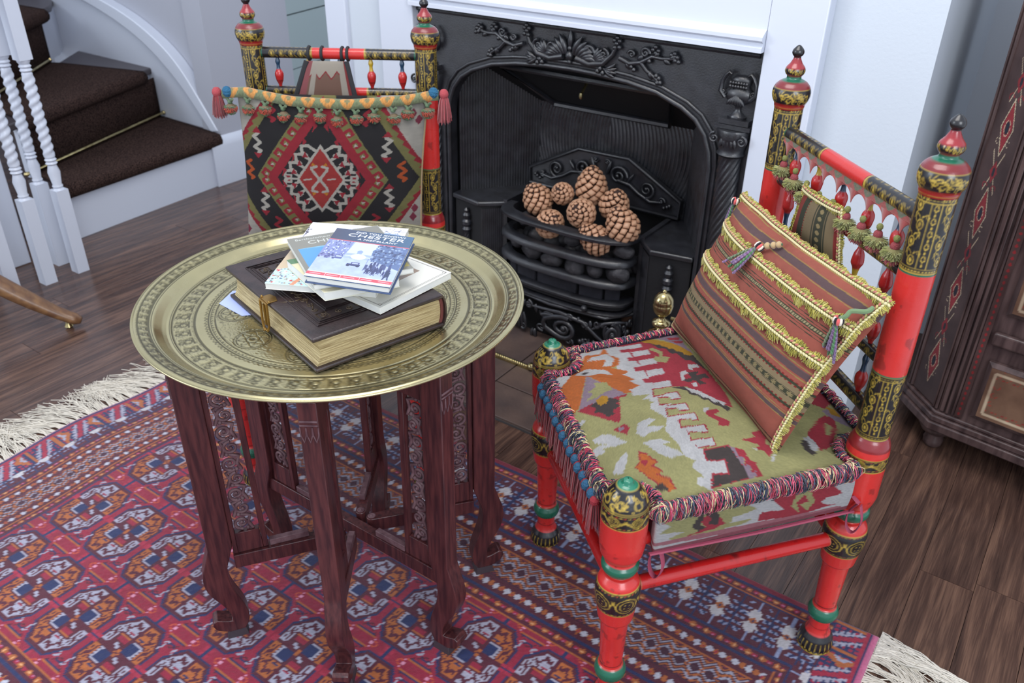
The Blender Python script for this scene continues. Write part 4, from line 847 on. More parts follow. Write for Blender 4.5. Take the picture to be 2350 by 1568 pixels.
def cvA(c, W, H):
    n = c.a.shape[0]; r = random.Random(9); nz = vnoise(c.a.shape[1], n, 14, 16, seed=21, oct=4)[..., None]
    ph0, ph1 = .030, H*.765
    c.a[:] = lin((160, 176, 224))*(.45+.75*nz); yy = c.y[:, None, None]
    c.a[:] = np.where(yy < H*.42, lin((170, 184, 226))*(.75+.35*nz), c.a)
    sky = [(W*.30, H*.46), (W*.62, H*.46), (W*.66, ph1), (W*.34, ph1)]; c.poly(sky, (190, 212, 232))
    # left terrace of buildings
    c.poly([(0, H*.40), (W*.30, H*.47), (W*.32, ph1), (0, ph1)], (118, 128, 176))
    for i in range(90): x, y = r.uniform(.002, W*.30), r.uniform(H*.42, ph1-.004); c.rect(x, y, x+.0022, y+.005, r.choice([(80, 90, 140), (150, 160, 200), (180, 190, 222)]))
    for i in range(40): c.disc(r.uniform(0, W*.2), r.uniform(H*.38, H*.46), .0022, r.choice([(60, 66, 120), (110, 110, 160)]))
    # right-hand row of shops
    c.poly([(W, H*.30), (W*.62, H*.44), (W*.60, H*.62), (W*.72, ph1), (W, ph1)], (84, 104, 146))
    for i in range(120): x, y = r.uniform(W*.62, W*.98), r.uniform(H*.40, ph1-.006); c.rect(x, y, x+.003, y+.005, r.choice([(50, 60, 100), (110, 130, 170), (140, 160, 190), (70, 90, 130)]))
    c.line([(W*.66, H*.62), (W, H*.60)], .002, (40, 50, 90)); c.line([(W*.64, H*.52), (W, H*.50)], .002, (40, 50, 90))
    # arch bridge with clock
    c.rect(W*.30, H*.475, W*.64, H*.52, (150, 165, 205)); c.disc(W*.47, H*.465, .013, (206, 222, 236), .010); c.rect(W*.43, H*.52, W*.49, H*.56, (140, 158, 200)); c.disc(W*.46, H*.565, .005, (130, 148, 190)); c.poly([(W*.44, H*.57), (W*.48, H*.57), (W*.46, H*.60)], (130, 148, 190))
    # tram, motor cars
    c.rect(W*.20, H*.385, W*.29, H*.46, (74, 84, 140)); c.rect(W*.21, H*.42, W*.28, H*.445, (170, 180, 215))
    def car(x, y, s): c.rect(x-.010*s, y, x+.011*s, y+.006*s, (40, 46, 92)); c.rect(x-.004*s, y+.005*s, x+.009*s, y+.012*s, (66, 70, 120)); c.disc(x-.007*s, y, .0028*s, (30, 34, 70)); c.disc(x+.008*s, y, .0028*s, (30, 34, 70)); c.rect(x-.002*s, y+.0065*s, x+.007*s, y+.010*s, (160, 170, 210))
    car(W*.46, H*.285, 1.1); c.rect(W*.60, H*.24, W*.605, H*.45, (90, 100, 140))
    for i in range(34):
        x = W*.60+r.uniform(0, W*.30); y = H*.20+r.uniform(0, H*.16)-(x/W-.6)*.02; s = r.uniform(.8, 1.3); k = r.choice([(30, 36, 80), (44, 50, 96), (60, 70, 116)])
        c.rect(x-.0018*s, y, x+.0018*s, y+.009*s, k); c.disc(x, y+.0105*s, .0017*s, k); c.line([(x-.001, y), (x-.002*s, y-.005*s)], .0012, k); c.line([(x+.001, y), (x+.002*s, y-.005*s)], .0012, k)
    x, y = W*.90, H*.17; c.rect(x-.004, y, x+.004, y+.016, (34, 46, 84)); c.disc(x, y+.019, .003, (34, 46, 84)); c.line([(x-.002, y), (x-.005, y-.013)], .0026, (34, 46, 84)); c.line([(x+.002, y), (x+.004, y-.013)], .0026, (34, 46, 84))
    # title panel, red rules, red foot band
    t = np.clip((c.x/W), 0, 1)[None, :, None]; m = (c.y > ph1); c.a[m] = (lin((42, 48, 78))*(1-t)+lin((52, 88, 120))*t)[0]
    c.rect(0, ph1-.003, W, ph1, (190, 84, 96)); c.rect(0, .008, W, .018, (192, 70, 84)); c.rect(0, .018, W, .0195, (226, 226, 232)); c.rect(0, 0, W, .008, (214, 222, 226))
    for i in range(5): c.rect(W*(.04+.2*i), .0125, W*(.04+.2*i)+.018, .0137, (226, 190, 196))
    for x in (.22, .40, .62): c.rect(W*x, .008, W*x+.0006, .018, (230, 200, 204))
b, o, ex, ey, W, H = book('book', 'slim hardback titled CHESTER with an old blue-toned street photograph, topmost of the stack', (-.9206, .7581), (-.7877, .8063), (-1.0142, .92), .7222, .735, cvA, hard=True, n=(200, 270), covercol=(60, 80, 120), ct=.0018)
o3 = np.array([o[0], o[1], .7352]); e3x = np.array([ex[0], ex[1], 0]); e3y = np.array([ey[0], ey[1], 0])
for s_, sz, dy, sx in (('DID YOU KNOW?', .0086, .0115, 1.25), ('CHESTER', .0160, .0265, 1.5), ('A MISCELLANY', .0080, .0375, 1.25)):
    text('lettering', s_, sz, o3+e3x*(W*.5+(.012 if s_ != 'CHESTER' else .006))+e3y*(H-dy), e3x, e3y, tw, b, sx=sx)
# ============================================================ CHAIRS
KTOP = [('R',[(-672,1310),(-630,1342),(-562,1321),(-521,1302),(-482,1291),(-439,1260),(-394,1221),(-367,1186),(-409,1192),(-460,1201),(-477,1189),(-505,1158),(-575,1200),(-644,1260)]),('W',[(-707,1285),(-667,1314),(-643,1291),(-618,1271),(-594,1244),(-566,1221),(-540,1198),(-508,1169),(-481,1150),(-446,1127),(-425,1108),(-400,1086),(-382,1072),(-371,1048),(-354,1030),(-330,1013),(-314,986),(-335,982),(-336,1003),(-360,1010),(-360,1025),(-382,1024),(-400,1043),(-433,1062),(-445,1093),(-480,1102),(-496,1127),(-515,1113),(-539,1133),(-582,1175),(-620,1217),(-659,1248)]),('W',[(-632,1284),(-610,1311),(-596,1294),(-617,1266)]),('W',[(-603,1260),(-581,1286),(-567,1270),(-588,1243)]),('W',[(-574,1233),(-553,1259),(-539,1243),(-560,1216)]),('W',[(-544,1206),(-524,1231),(-511,1216),(-531,1190)]),('W',[(-515,1177),(-494,1202),(-482,1187),(-502,1162)]),('R',[(-654,1287),(-638,1302),(-629,1289),(-642,1276)]),('R',[(-629,1259),(-614,1274),(-604,1261),(-618,1248)]),('R',[(-598,1232),(-583,1246),(-574,1234),(-587,1221)]),('R',[(-569,1205),(-554,1219),(-546,1207),(-559,1194)]),('R',[(-537,1179),(-522,1193),(-515,1181),(-527,1169)]),('R',[(-490,1149),(-466,1178),(-450,1159),(-475,1132)]),('W',[(-489,1147),(-466,1174),(-453,1160),(-476,1135)]),('R',[(-463,1126),(-439,1154),(-423,1136),(-448,1109)]),('W',[(-462,1124),(-439,1150),(-426,1137),(-449,1113)]),('R',[(-438,1109),(-414,1136),(-399,1119),(-423,1093)]),('W',[(-437,1107),(-414,1133),(-402,1120),(-424,1096)]),('R',[(-410,1089),(-386,1116),(-372,1099),(-396,1073)]),('W',[(-409,1087),(-387,1112),(-375,1100),(-397,1077)]),('R',[(-385,1067),(-361,1093),(-348,1076),(-371,1051)]),('W',[(-384,1065),(-362,1089),(-351,1077),(-372,1054)]),('R',[(-508,1159),(-491,1173),(-480,1153),(-493,1136)]),('L',[(-505,1158),(-489,1172),(-481,1155),(-493,1141)]),('R',[(-487,1140),(-471,1153),(-459,1134),(-472,1118)]),('L',[(-484,1138),(-468,1152),(-460,1136),(-473,1122)]),('R',[(-460,1117),(-444,1130),(-433,1112),(-446,1096)]),('L',[(-457,1116),(-441,1129),(-434,1114),(-446,1100)]),('R',[(-428,1102),(-412,1115),(-402,1097),(-415,1081)]),('L',[(-425,1101),(-410,1114),(-403,1099),(-415,1086)]),('R',[(-400,1081),(-384,1093),(-375,1076),(-387,1061)]),('L',[(-397,1079),(-382,1093),(-376,1078),(-387,1065)]),('O',[(-693,1092),(-698,1145),(-694,1207),(-689,1274),(-671,1255),(-654,1252),(-635,1228),(-608,1222),(-596,1199),(-605,1185),(-569,1188),(-574,1173),(-547,1170),(-553,1159),(-530,1156),(-539,1133),(-530,1130),(-548,1114),(-582,1127),(-629,1136),(-593,1055),(-591,1020),(-611,1030),(-611,1042),(-628,1042),(-636,1061),(-662,1075),(-664,1086)]),('W',[(-691,1198),(-685,1229),(-672,1208),(-671,1183),(-692,1175)]),('W',[(-676,1105),(-671,1165),(-660,1164),(-666,1133),(-655,1127),(-653,1075)]),('W',[(-679,1207),(-674,1261),(-659,1248),(-652,1223),(-663,1211)]),('W',[(-661,1190),(-642,1231),(-614,1214),(-608,1190),(-622,1184),(-627,1205),(-643,1196)]),('W',[(-656,1147),(-648,1168),(-610,1175),(-589,1163),(-614,1158),(-630,1139),(-650,1131)]),('D',[(-646,1148),(-645,1155),(-637,1158),(-635,1149),(-640,1144)]),('P',[(-629,1136),(-581,1125),(-538,1120),(-539,1110),(-565,1076),(-588,1044),(-607,1089)]),('L',[(-605,1120),(-586,1134),(-575,1126),(-565,1120),(-572,1109),(-578,1085),(-589,1071),(-590,1095),(-602,1093),(-594,1112)]),('R',[(-590,1042),(-577,1067),(-559,1087),(-536,1121),(-524,1082),(-512,1055),(-508,1043),(-532,1040),(-562,1042)]),('D',[(-577,1061),(-570,1078),(-555,1097),(-536,1098),(-539,1086),(-528,1085),(-534,1071),(-532,1063),(-526,1060),(-533,1048),(-546,1053),(-560,1049),(-563,1059)]),('Y',[(-574,1079),(-572,1097),(-559,1096),(-554,1081),(-559,1069),(-567,1072)]),('L',[(-589,1022),(-584,1040),(-532,1040),(-512,1038),(-512,1026),(-479,1023),(-526,987),(-554,1001)]),('W',[(-526,987),(-518,1005),(-505,1009),(-471,1004),(-487,984),(-500,985),(-520,981)]),('W',[(-577,1007),(-568,1025),(-561,1024),(-566,1000)]),('R',[(-509,1020),(-496,1049),(-487,1039),(-481,1021)]),('P',[(-503,1027),(-498,1036),(-493,1031),(-496,1024)]),('W',[(-481,1055),(-471,1077),(-459,1079),(-463,1056),(-440,1071),(-441,1056),(-452,1042),(-454,1027),(-469,1030)]),('W',[(-450,1014),(-432,1038),(-411,1042),(-422,1029),(-396,1030),(-382,1024),(-394,1008),(-424,1009)]),('W',[(-462,986),(-448,961),(-442,935),(-456,929),(-462,950)]),('W',[(-509,979),(-489,987),(-500,974),(-492,970),(-500,953),(-513,965)]),('L',[(-543,1105),(-503,1140),(-506,1120),(-483,1124),(-492,1106),(-480,1102),(-483,1065),(-472,1033),(-507,1047)]),('R',[(-444,992),(-434,996),(-409,992),(-412,982),(-391,978),(-398,970),(-377,968),(-360,955),(-366,940),(-394,951),(-413,956),(-434,960),(-434,973)]),('O',[(-441,990),(-433,994),(-411,990),(-415,979),(-393,975),(-399,967),(-379,966),(-360,952),(-367,942),(-394,953),(-414,958),(-433,962),(-432,974)]),('R',[(-432,975),(-428,984),(-421,983),(-422,972)]),('D',[(-389,942),(-385,955),(-365,944),(-376,938)]),('W',[(-382,1024),(-360,1025),(-362,1014),(-336,1003),(-343,993),(-335,982),(-317,993),(-326,1015),(-308,1031),(-323,1058),(-346,1037),(-360,1056),(-391,1049)]),('R',[(-363,1055),(-333,1091),(-300,1068),(-277,1047),(-317,989),(-329,1016),(-311,1034),(-324,1054),(-347,1034)]),('D',[(-360,1054),(-332,1087),(-301,1065),(-279,1047),(-316,994),(-325,1015),(-307,1033),(-323,1058),(-346,1038)]),('P',[(-332,1088),(-323,1091),(-310,1077),(-303,1080),(-295,1066),(-288,1073),(-282,1060),(-276,1067),(-270,1057),(-278,1046),(-300,1065)]),('R',[(-324,1090),(-309,1094),(-292,1080),(-285,1083),(-264,1063),(-270,1054),(-275,1065),(-281,1059),(-288,1072),(-294,1065),(-302,1079),(-310,1077)]),('D',[(-638,1340),(-616,1344),(-573,1328),(-532,1316),(-497,1308),(-470,1285),(-445,1266),(-491,1288),(-502,1282),(-526,1298),(-534,1292),(-555,1307),(-566,1302),(-592,1318),(-621,1324)]),('Y',[(-625,1346),(-599,1345),(-541,1336),(-501,1317),(-500,1305),(-512,1301),(-521,1309),(-530,1306),(-541,1314),(-547,1309),(-558,1316),(-565,1314),(-574,1320),(-580,1315),(-591,1322),(-604,1320),(-622,1327)]),('P',[(-615,1361),(-570,1395),(-531,1344),(-500,1314),(-540,1333),(-583,1349)]),('R',[(-579,1363),(-557,1376),(-550,1361),(-567,1352)]),('R',[(-561,1349),(-542,1359),(-536,1348),(-546,1340)]),('D',[(-480,1183),(-465,1198),(-437,1199),(-406,1193),(-369,1184),(-370,1172),(-388,1179),(-397,1176),(-411,1183),(-418,1178),(-434,1185),(-444,1181),(-454,1189)]),('W',[(-461,1197),(-438,1201),(-401,1194),(-382,1193),(-382,1183),(-395,1189),(-400,1182),(-414,1190),(-421,1184),(-436,1191),(-443,1188)]),('L',[(-580,1288),(-579,1299),(-552,1290),(-544,1274),(-531,1276),(-525,1253),(-543,1249),(-552,1253),(-556,1268),(-547,1268),(-555,1280)]),('W',[(-490,1271),(-477,1280),(-468,1273),(-479,1261),(-473,1256),(-481,1253)]),('D',[(-479,1241),(-464,1258),(-461,1244),(-450,1259),(-437,1248),(-448,1243),(-449,1232),(-433,1231),(-443,1220),(-456,1227),(-463,1215),(-476,1215),(-464,1231)]),('W',[(-490,1236),(-485,1247),(-476,1242),(-480,1230),(-472,1222),(-475,1213)]),('W',[(-456,1214),(-453,1223),(-444,1213),(-449,1206)]),('R',[(-402,1148),(-389,1167),(-381,1163),(-386,1148),(-369,1149),(-355,1147),(-353,1133),(-368,1126),(-370,1137),(-385,1137),(-395,1141)]),('W',[(-408,1155),(-400,1164),(-398,1154),(-401,1143)]),('R',[(-323,1115),(-306,1136),(-317,1142),(-306,1156),(-290,1145),(-288,1131),(-270,1128),(-270,1107),(-283,1113),(-296,1109),(-292,1122),(-308,1119)]),('W',[(-301,1108),(-291,1112),(-292,1106)]),('W',[(-268,1108),(-264,1119),(-262,1098)]),('R',[(-242,1203),(-241,1243),(-235,1277),(-220,1282),(-206,1252),(-201,1211),(-208,1173),(-226,1187)]),('W',[(-243,1185),(-238,1200),(-221,1190),(-213,1172),(-219,1160),(-229,1174)]),('D',[(-242,1178),(-234,1181),(-223,1167),(-213,1164),(-215,1155),(-229,1158),(-240,1166)]),('L',[(-228,1253),(-215,1251),(-210,1232),(-219,1231)]),('P',[(-245,1288),(-232,1322),(-200,1309),(-192,1280),(-219,1277)]),('Y',[(-246,1312),(-229,1319),(-212,1303),(-226,1293)]),('R',[(-311,1328),(-282,1376),(-240,1348),(-243,1302),(-270,1294)])]
KSIDE = [('L',[(43,451),(209,455),(216,439),(193,433),(209,421),(181,416),(167,415),(164,403),(201,403),(196,397),(78,389),(58,399),(87,407),(42,413),(60,424),(45,435),(61,440)]),('W',[(201,404),(167,410),(193,417),(217,414),(259,406),(246,399),(213,403),(214,394),(200,395)]),('D',[(121,450),(130,443),(143,425),(142,407),(125,411),(129,424),(117,432),(111,415),(122,406),(110,401),(96,414),(104,427)]),('R',[(91,396),(110,401),(122,407),(112,418),(119,430),(129,424),(126,411),(142,407),(144,421),(156,405),(133,398)]),('R',[(214,394),(217,412),(259,407),(237,430),(229,439),(251,446),(278,458),(354,454),(366,436),(347,432),(367,414),(331,411),(367,393),(281,386)]),('W',[(326,406),(337,410),(368,398),(367,390),(340,397)]),('L',[(295,448),(316,410),(305,392),(288,410),(303,413),(294,429),(281,417),(291,391),(271,411),(281,439)]),('K',[(34,395),(105,395),(371,385),(376,370),(37,388)])]
GOLD, BLK, RED, GRN, MRN = (180, 152, 62), (22, 20, 24), (196, 44, 40), (24, 96, 72), (128, 30, 34)
lacq = mat('lacquer', vcol=True, rough=.24, spec=.55, coat=.25, bump=(70, .0004), rvar=(.36, 30))
def turned(name, prof, cv, parent=None, origin=(0, 0, 0), axis=(0, 0, 1), nt=130, step=.0012, x0=None):
    """lathe along axis with painted colours: cv is a Canvas over (circumference fraction 0..1 , position)"""
    P = np.array(prof, float); seg = np.r_[0, np.cumsum(np.hypot(*np.diff(P, axis=0).T))]; s = np.linspace(0, seg[-1], int(seg[-1]/step)+2)
    z = np.interp(s, seg, P[:, 0]); r = np.interp(s, seg, P[:, 1]); rs = r.copy(); 
    for _ in range(4): rs[1:-1] = (rs[:-2]+2*rs[1:-1]+rs[2:])/4
    x, y, a = frame(axis)
    if tuple(axis) == (0, 0, 1): x, y = np.array([1., 0, 0]), np.array([0, 1., 0])
    th = np.arange(nt)*2*pi/nt; o = np.array(origin, float)
    G = o+z[:, None, None]*a+rs[:, None, None]*(np.cos(th)[None, :, None]*x+np.sin(th)[None, :, None]*y)
    j = np.clip(((z-cv.y[0])/(cv.y[-1]-cv.y[0])*(len(cv.y)-1)).round().astype(int), 0, len(cv.y)-1); i = (np.arange(nt)/nt*len(cv.x)).astype(int)
    A = cv.a; A = (np.roll(A, 1, 1)+A*1.6+np.roll(A, -1, 1))/3.6; A[1:-1] = (A[:-2]+A[1:-1]*1.6+A[2:])/3.6
    return gridmesh(name, G, A[j][:, i], lacq, parent, origin=None if parent else tuple(o), wrap=True)
def ringcol(c, z0, z1, col): c.rect(c.x[0], z0, c.x[-1]+1, z1, col)
def scroll_band(c, W, z0, z1, n, seed=0):
    ringcol(c, z0, z1, BLK); h = z1-z0; m = (z0+z1)/2; ringcol(c, z0, z0+.0014, GOLD); ringcol(c, z1-.0014, z1, GOLD)
    k = int(W/.006)
    for i in range(k):
        for z in (z0+.0040, z1-.0040): c.line([(i*W/k, z), (i*W/k+.003, z+.0004)], .0012, (170, 70, 40) if i % 2 else GOLD)
    R_ = h*.30
    for i in range(n):
        x = (i+.5)*W/n
        for dx in (-W, 0, W):
            c.arc(x+dx, m, R_, 0, 2*pi, .0012, GOLD, 20); c.arc(x+dx, m, R_*.68, 0, 2*pi, .0010, GOLD, 16)
            for q in range(4): c.disc(x+dx+R_*.3*math.cos(q*pi/2+.6), m+R_*.3*math.sin(q*pi/2+.6), .0011, GOLD)
            a = W/n/2
            for g in (-1, 1):
                for e in (0, .003, .006): c.line([(x+dx+g*(R_*.9+e*.4), m-R_*.6+e), (x+dx+g*(a*.85), m+e*.4), (x+dx+g*(a+.002), m+h*.22-e)], .0010, GOLD)
def column_panel(c, W, z0, z1, n=4):
    ringcol(c, z0, z1, BLK)
    for zz in (z0+.002, z1-.002): ringcol(c, zz-.0007, zz+.0007, GOLD)
    for zz in (z0+.0055, z1-.0055):
        for i in range(int(W/.006)): c.line([(i*.006, zz), (i*.006+.003, zz)], .0012, GOLD)
    for zz in (z0+.009, z1-.009): ringcol(c, zz-.0005, zz+.0005, GOLD)
    w = W/n
    for i in range(n):
        x = i*w
        for q in (0, w*.34): c.rect(x+q-.0005 if x+q > .0005 else 0, z0+.009, x+q+.0006, z1-.009, GOLD)
        z = z0+.020; f = 1
        while z < z1-.012:      # chain of rings and leaves
            cx = x+w*.67+f*.004; c.arc(cx, z, .0061, 0, 2*pi, .0015, GOLD, 18, .0072); c.disc(cx, z, .0026, GOLD, .0032); c.arc(cx, z, .0042, 0, 2*pi, .0005, (120, 96, 40), 12)
            for g in (-1, 1):
                for e in range(3): c.line([(cx+g*.002, z+.009+e*.001), (cx+g*(.004+e*.0035), z+.0135+e*.0012), (cx+g*(.006+e*.004), z+.013-e*.003)], .0008, GOLD)
            c.line([(cx-f*.008, z+.004), (cx-f*.013, z+.014), (cx-f*.004, z+.024)], .0012, GOLD); c.disc(cx+f*.013, z+.012, .0014, GOLD)
            z += .0265; f = -f
        z = z0+.015; k = 0
        while z < z1-.012:      # column of small marks
            cx = x+w*.17
            if k % 3 == 0: c.disc(cx, z, .0017, GOLD, .0024)
            elif k % 3 == 1: c.line([(cx-.0035, z+.002), (cx, z-.0015), (cx+.0035, z+.002)], .0016, GOLD)
            else: c.line([(cx-.0032, z-.002), (cx-.001, z+.002)], .0014, GOLD); c.line([(cx+.0032, z-.002), (cx+.001, z+.002)], .0014, GOLD)
            z += .0062; k += 1
def bulb_scrawl(c, W, z0, z1, seed, dens=46):
    r = random.Random(seed)
    for i in range(dens):
        x, z = r.uniform(0, W), r.uniform(z0, z1); R_ = r.uniform(.0016, .0042); a = r.uniform(0, 6)
        for dx in (-W, 0, W): c.arc(x+dx, z, R_, a, a+r.uniform(2, 5.5), .0012, GOLD, 8)
        if i % 3 == 0: c.line([(x, z), (x+r.uniform(-.006, .006), z+r.uniform(.003, .006))], .0011, GOLD)
def wear(c, seed, amt=.5):
    ny, nx = c.a.shape[:2]; n = vnoise(nx, ny, 9, 40, True, seed, 4); m = n > .735; red = c.a[..., 0] > .3; c.a[m & red] = c.a[m & red]*.55+lin((60, 24, 22))*.45; n2 = vnoise(nx, ny, 5, 12, True, seed+1, 3)[..., None]; c.a *= (.86+.28*n2)
CW = .20
lowprof = [(0, .002), (.0005, .024), (.004, .031), (.020, .0325), (.034, .029), (.048, .021), (.056, .0185), (.082, .018), (.084, .024), (.092, .027), (.100, .027), (.109, .023), (.112, .019), (.122, .0195), (.205, .0225), (.222, .024), (.226, .029), (.250, .032), (.275, .0362), (.295, .0367), (.312, .032), (.322, .025), (.324, .0195), (.329, .0195), (.331, .027), (.339, .030), (.346, .0295), (.351, .025), (.355, .0235)]
def lowpaint(c):
    c.a[:] = lin(RED); ringcol(c, 0, .044, BLK); ringcol(c, 0, .006, (30, 110, 70)); ringcol(c, .007, .010, GOLD)
    for i in range(22):
        x = (i+.5)*CW/22; c.line([(x, .013), (x+.001, .032)], .0012, GOLD); c.disc(x+.004, .011, .0022, GOLD)
    ringcol(c, .0825, .1105, GRN); ringcol(c, .117, .1185, (60, 20, 20)); ringcol(c, .060, .0615, (60, 20, 20)); ringcol(c, .2235, .2255, (60, 16, 18)); scroll_band(c, CW, .254, .306, 5); ringcol(c, .330, .3505, GRN)
ccf = Canvas(CW, .52, 240, 620, RED); lowpaint(ccf); scroll_band(ccf, CW, .438, .466, 6)
ringcol(ccf, .466, .500, BLK); bulb_scrawl(ccf, CW, .468, .492, 3, 90); ringcol(ccf, .468, .4695, GOLD)
for x in range(7):
    for q in (.0075, .0055): ccf.arc((x+.5)*CW/7, .480, q, 0, 2*pi, .0011, GOLD, 16, q*.9)
ringcol(ccf, .4995, .53, (26, 110, 84)); ringcol(ccf, .4985, .4998, GOLD); wear(ccf, 31)
frontprof = lowprof+[(.359, .028), (.370, .0335), (.388, .036), (.44, .0367), (.463, .0355), (.476, .0325), (.487, .0275), (.496, .0205), (.501, .0135), (.503, .009), (.509, .0075), (.511, .001)]
ccb = Canvas(CW, 1.012, 240, 1200, RED); lowpaint(ccb); scroll_band(ccb, CW, .443, .468, 6); ringcol(ccb, .480, .500, MRN); column_panel(ccb, CW, .500, .620); ringcol(ccb, .618, .6205, GRN)
column_panel(ccb, CW, .790, .905); ringcol(ccb, .788, .7905, GRN); ringcol(ccb, .903, .913, (140, 32, 28)); ringcol(ccb, .905, .9062, GOLD); ringcol(ccb, .913, .939, BLK); bulb_scrawl(ccb, CW, .915, .932, 8, 130); ringcol(ccb, .939, .952, (112, 28, 32)); ringcol(ccb, .9385, .9393, GOLD)
ringcol(ccb, .950, .9585, GRN); ringcol(ccb, .9585, .962, MRN); ringcol(ccb, .962, .972, BLK); bulb_scrawl(ccb, CW, .963, .971, 12, 50); ringcol(ccb, .972, .990, (140, 34, 40)); ringcol(ccb, .990, 1.02, BLK); wear(ccb, 41)
backprof = lowprof+[(.359, .028), (.368, .031), (.38, .0335), (.47, .0335), (.485, .032), (.496, .028), (.500, .0250), (.62, .0252), (.80, .0252), (.903, .0255), (.906, .0272), (.909, .0265), (.912, .0285), (.917, .0312), (.924, .0332), (.930, .0336), (.937, .0322), (.943, .0290), (.948, .0240), (.9515, .0175), (.9535, .0125), (.959, .0125), (.961, .0155), (.967, .0180), (.973, .0165), (.980, .0105), (.988, .0065), (.991, .0055), (.993, .0085), (.998, .0108), (1.003, .0095), (1.010, .003), (1.0105, .001)]
FLM = BLM = None
railc = Canvas(.07, 1.0, 56, 700, BLK)
for i in range(12):
    for q in range(2):
        x = .0175+q*.035; z = i*.027+.01
        for zz in (z, 1-z-0.0): pass
for z in np.arange(.045, .33, .062):
    for zz, g in ((z, 1), (1-z, -1)):
        for k_ in range(3):
            x = .0117+k_*.0233; z2 = zz+g*.031*(k_ % 2)
            for dx in (-.07, 0, .07):
                railc.arc(x+dx, z2, .0062, 0, 2*pi, .0014, GOLD, 16, .0155); railc.disc(x+dx, z2, .0026, GOLD, .0065)
                for e in (-1, 1): railc.line([(x+dx+e*.002, z2+.021), (x+dx+e*.007, z2+.036)], .0014, GOLD)
railc.rect(0, .335, .08, .665, (186, 42, 38)); railc.rect(0, .325, .08, .332, GOLD); railc.rect(0, .668, .08, .675, GOLD); railc.rect(0, 0, .08, .012, GRN); railc.rect(0, .988, .08, 1.01, GRN)
railr = Canvas(.07, 1.0, 40, 200, (184, 28, 28)); n_ = vnoise(40, 200, 4, 30, True, 5, 4); railr.a[n_ > .72] = lin((110, 24, 26)); railr.rect(0, 0, .08, .02, (150, 110, 70)); railr.rect(0, .98, .08, 1.01, (150, 110, 70))
def chair(name, label, FL_, FR_, BR_, BL_, zt, group='painted lacquer chairs'):
    global FLM, BLM
    c = (np.array(FL_)+FR_+BR_+BL_)/4; t = empty(name, (c[0], c[1], ZB), label, 'chair', group)
    for i, p in enumerate((FL_, FR_)):
        if FLM is None: o = turned('front_leg', frontprof, ccf, t, (p[0], p[1], 0)); FLM = o.data; o.location.z = 0; base = np.array([p[0], p[1]])-c
        if i or True:
            if 'fl0' not in CH: CH['fl0'] = np.array(p)-c; CH['o'] = o; CH['o'].location = (0, 0, 0)
            else:
                d = np.array(p)-c-CH['fl0']; o2 = bpy.data.objects.new('front_leg', FLM); COL.objects.link(o2); o2.parent = t; o2.location = (d[0], d[1], 0)
    for i, p in enumerate((BR_, BL_)):
        if BLM is None: o = turned('back_post', backprof, ccb, t, (p[0], p[1], 0)); BLM = o.data; CH['bl0'] = np.array(p)-c
        else:
            d = np.array(p)-c-CH['bl0']; o2 = bpy.data.objects.new('back_post', BLM); COL.objects.link(o2); o2.parent = t; o2.location = (d[0], d[1], 0)
    def bar_(nm, p, q, z0, z1, r, cv, inset=.02):
        p = np.array([p[0], p[1], z0]); q = np.array([q[0], q[1], z1]); d = q-p; L = np.linalg.norm(d); d /= L; p = p+d*inset; L -= 2*inset
        cc = Canvas(1, L, 2, 2, BLK); cc.x = cv.x; cc.y = np.linspace(0, L, len(cv.y)); cc.a = cv.a
        return turned(nm, [(0, r), (L, r)], cc, t, tuple(p), tuple(d), nt=30, step=.0022), p, d, L
    for z, r, nm in ((zt, .0125, 'top_rail'), (zt-.088, .0115, 'back_rail'), (.622, .010, 'back_rail'), (.530, .0115, 'back_rail')):
        o, p, d, L = bar_(nm, BL_, BR_, z, z, r, railc)
        if nm == 'top_rail': pt, dt, Lt = p, d, L
    SP = CH.setdefault('sp', {})
    for z0, z1 in ((zt-.077, zt-.0115), (.632, zt-.098), (.540, .613)):
        for i in range(5):
            s = (i+.5)/5; b = pt+dt*Lt*s; H = z1-z0; col = (30, 58, 84) if i % 2 == 0 else (176, 146, 40); key = (i % 2, round(H, 3))
            if key not in SP:
                pr = [(0, .0035), (.006, .0045), (.012, .0080), (.026, .0105), (.033, .0095), (.038, .0055)]; tail = [(.040, .0045), (.052, .0035), (H-.010 if H > .07 else .058, .006), (H-.004, .0035), (H, .0035)] if H > .07 else [(.040, .0045), (.050, .0035), (.056, .0065), (.062, .0045), (H, .0035)]
                if H > .1: tail = [(.040, .0045), (.052, .0035), (.058, .0065), (.068, .004), (H-.05, .004), (H-.038, .006), (H-.03, .0105), (H-.014, .0085), (H-.006, .0045), (H, .0035)]
                cs = Canvas(.07, H, 8, 80, col); cs.rect(0, 0, 1, .039, (170, 34, 34)); cs.rect(0, .013, 1, .0142, (60, 14, 18))
                if H > .1: cs.rect(0, H-.04, 1, H, (170, 34, 34))
                o = turned('spindle', pr+tail, cs, t, (b[0], b[1], z0), nt=24, step=.0018); SP[key] = (o.data, np.array([b[0], b[1], z0])-np.array(WL[t.name]))
            else:
                me, o0 = SP[key]; o2 = bpy.data.objects.new('spindle', me); COL.objects.link(o2); o2.parent = t; o2.location = Vector(np.array([b[0], b[1], z0])-np.array(WL[t.name])-o0)
    for p, q, z0, z1 in ((FR_, BR_, .287, .280), (FL_, FR_, .262, .285), (FL_, BL_, .285, .285), (BL_, BR_, .262, .262)): bar_('rung', p, q, z0, z1, .0125, railr, .030)
    for p, q in ((FR_, BR_), (FL_, FR_), (FL_, BL_), (BL_, BR_)): bar_('seat_rail', p, q, .385, .385, .0115, railr, .028)
    k = np.array([FL_, FR_, BR_, BL_]); m = k.mean(0); k2 = [tuple(m+(q-m)*.93) for q in k]
    MB().prism(k2, (0, 0, .383), EX, EY, EZ, .008).build('woven_seat', mat('seat_webbing', (150, 130, 100), rough=.9), t)
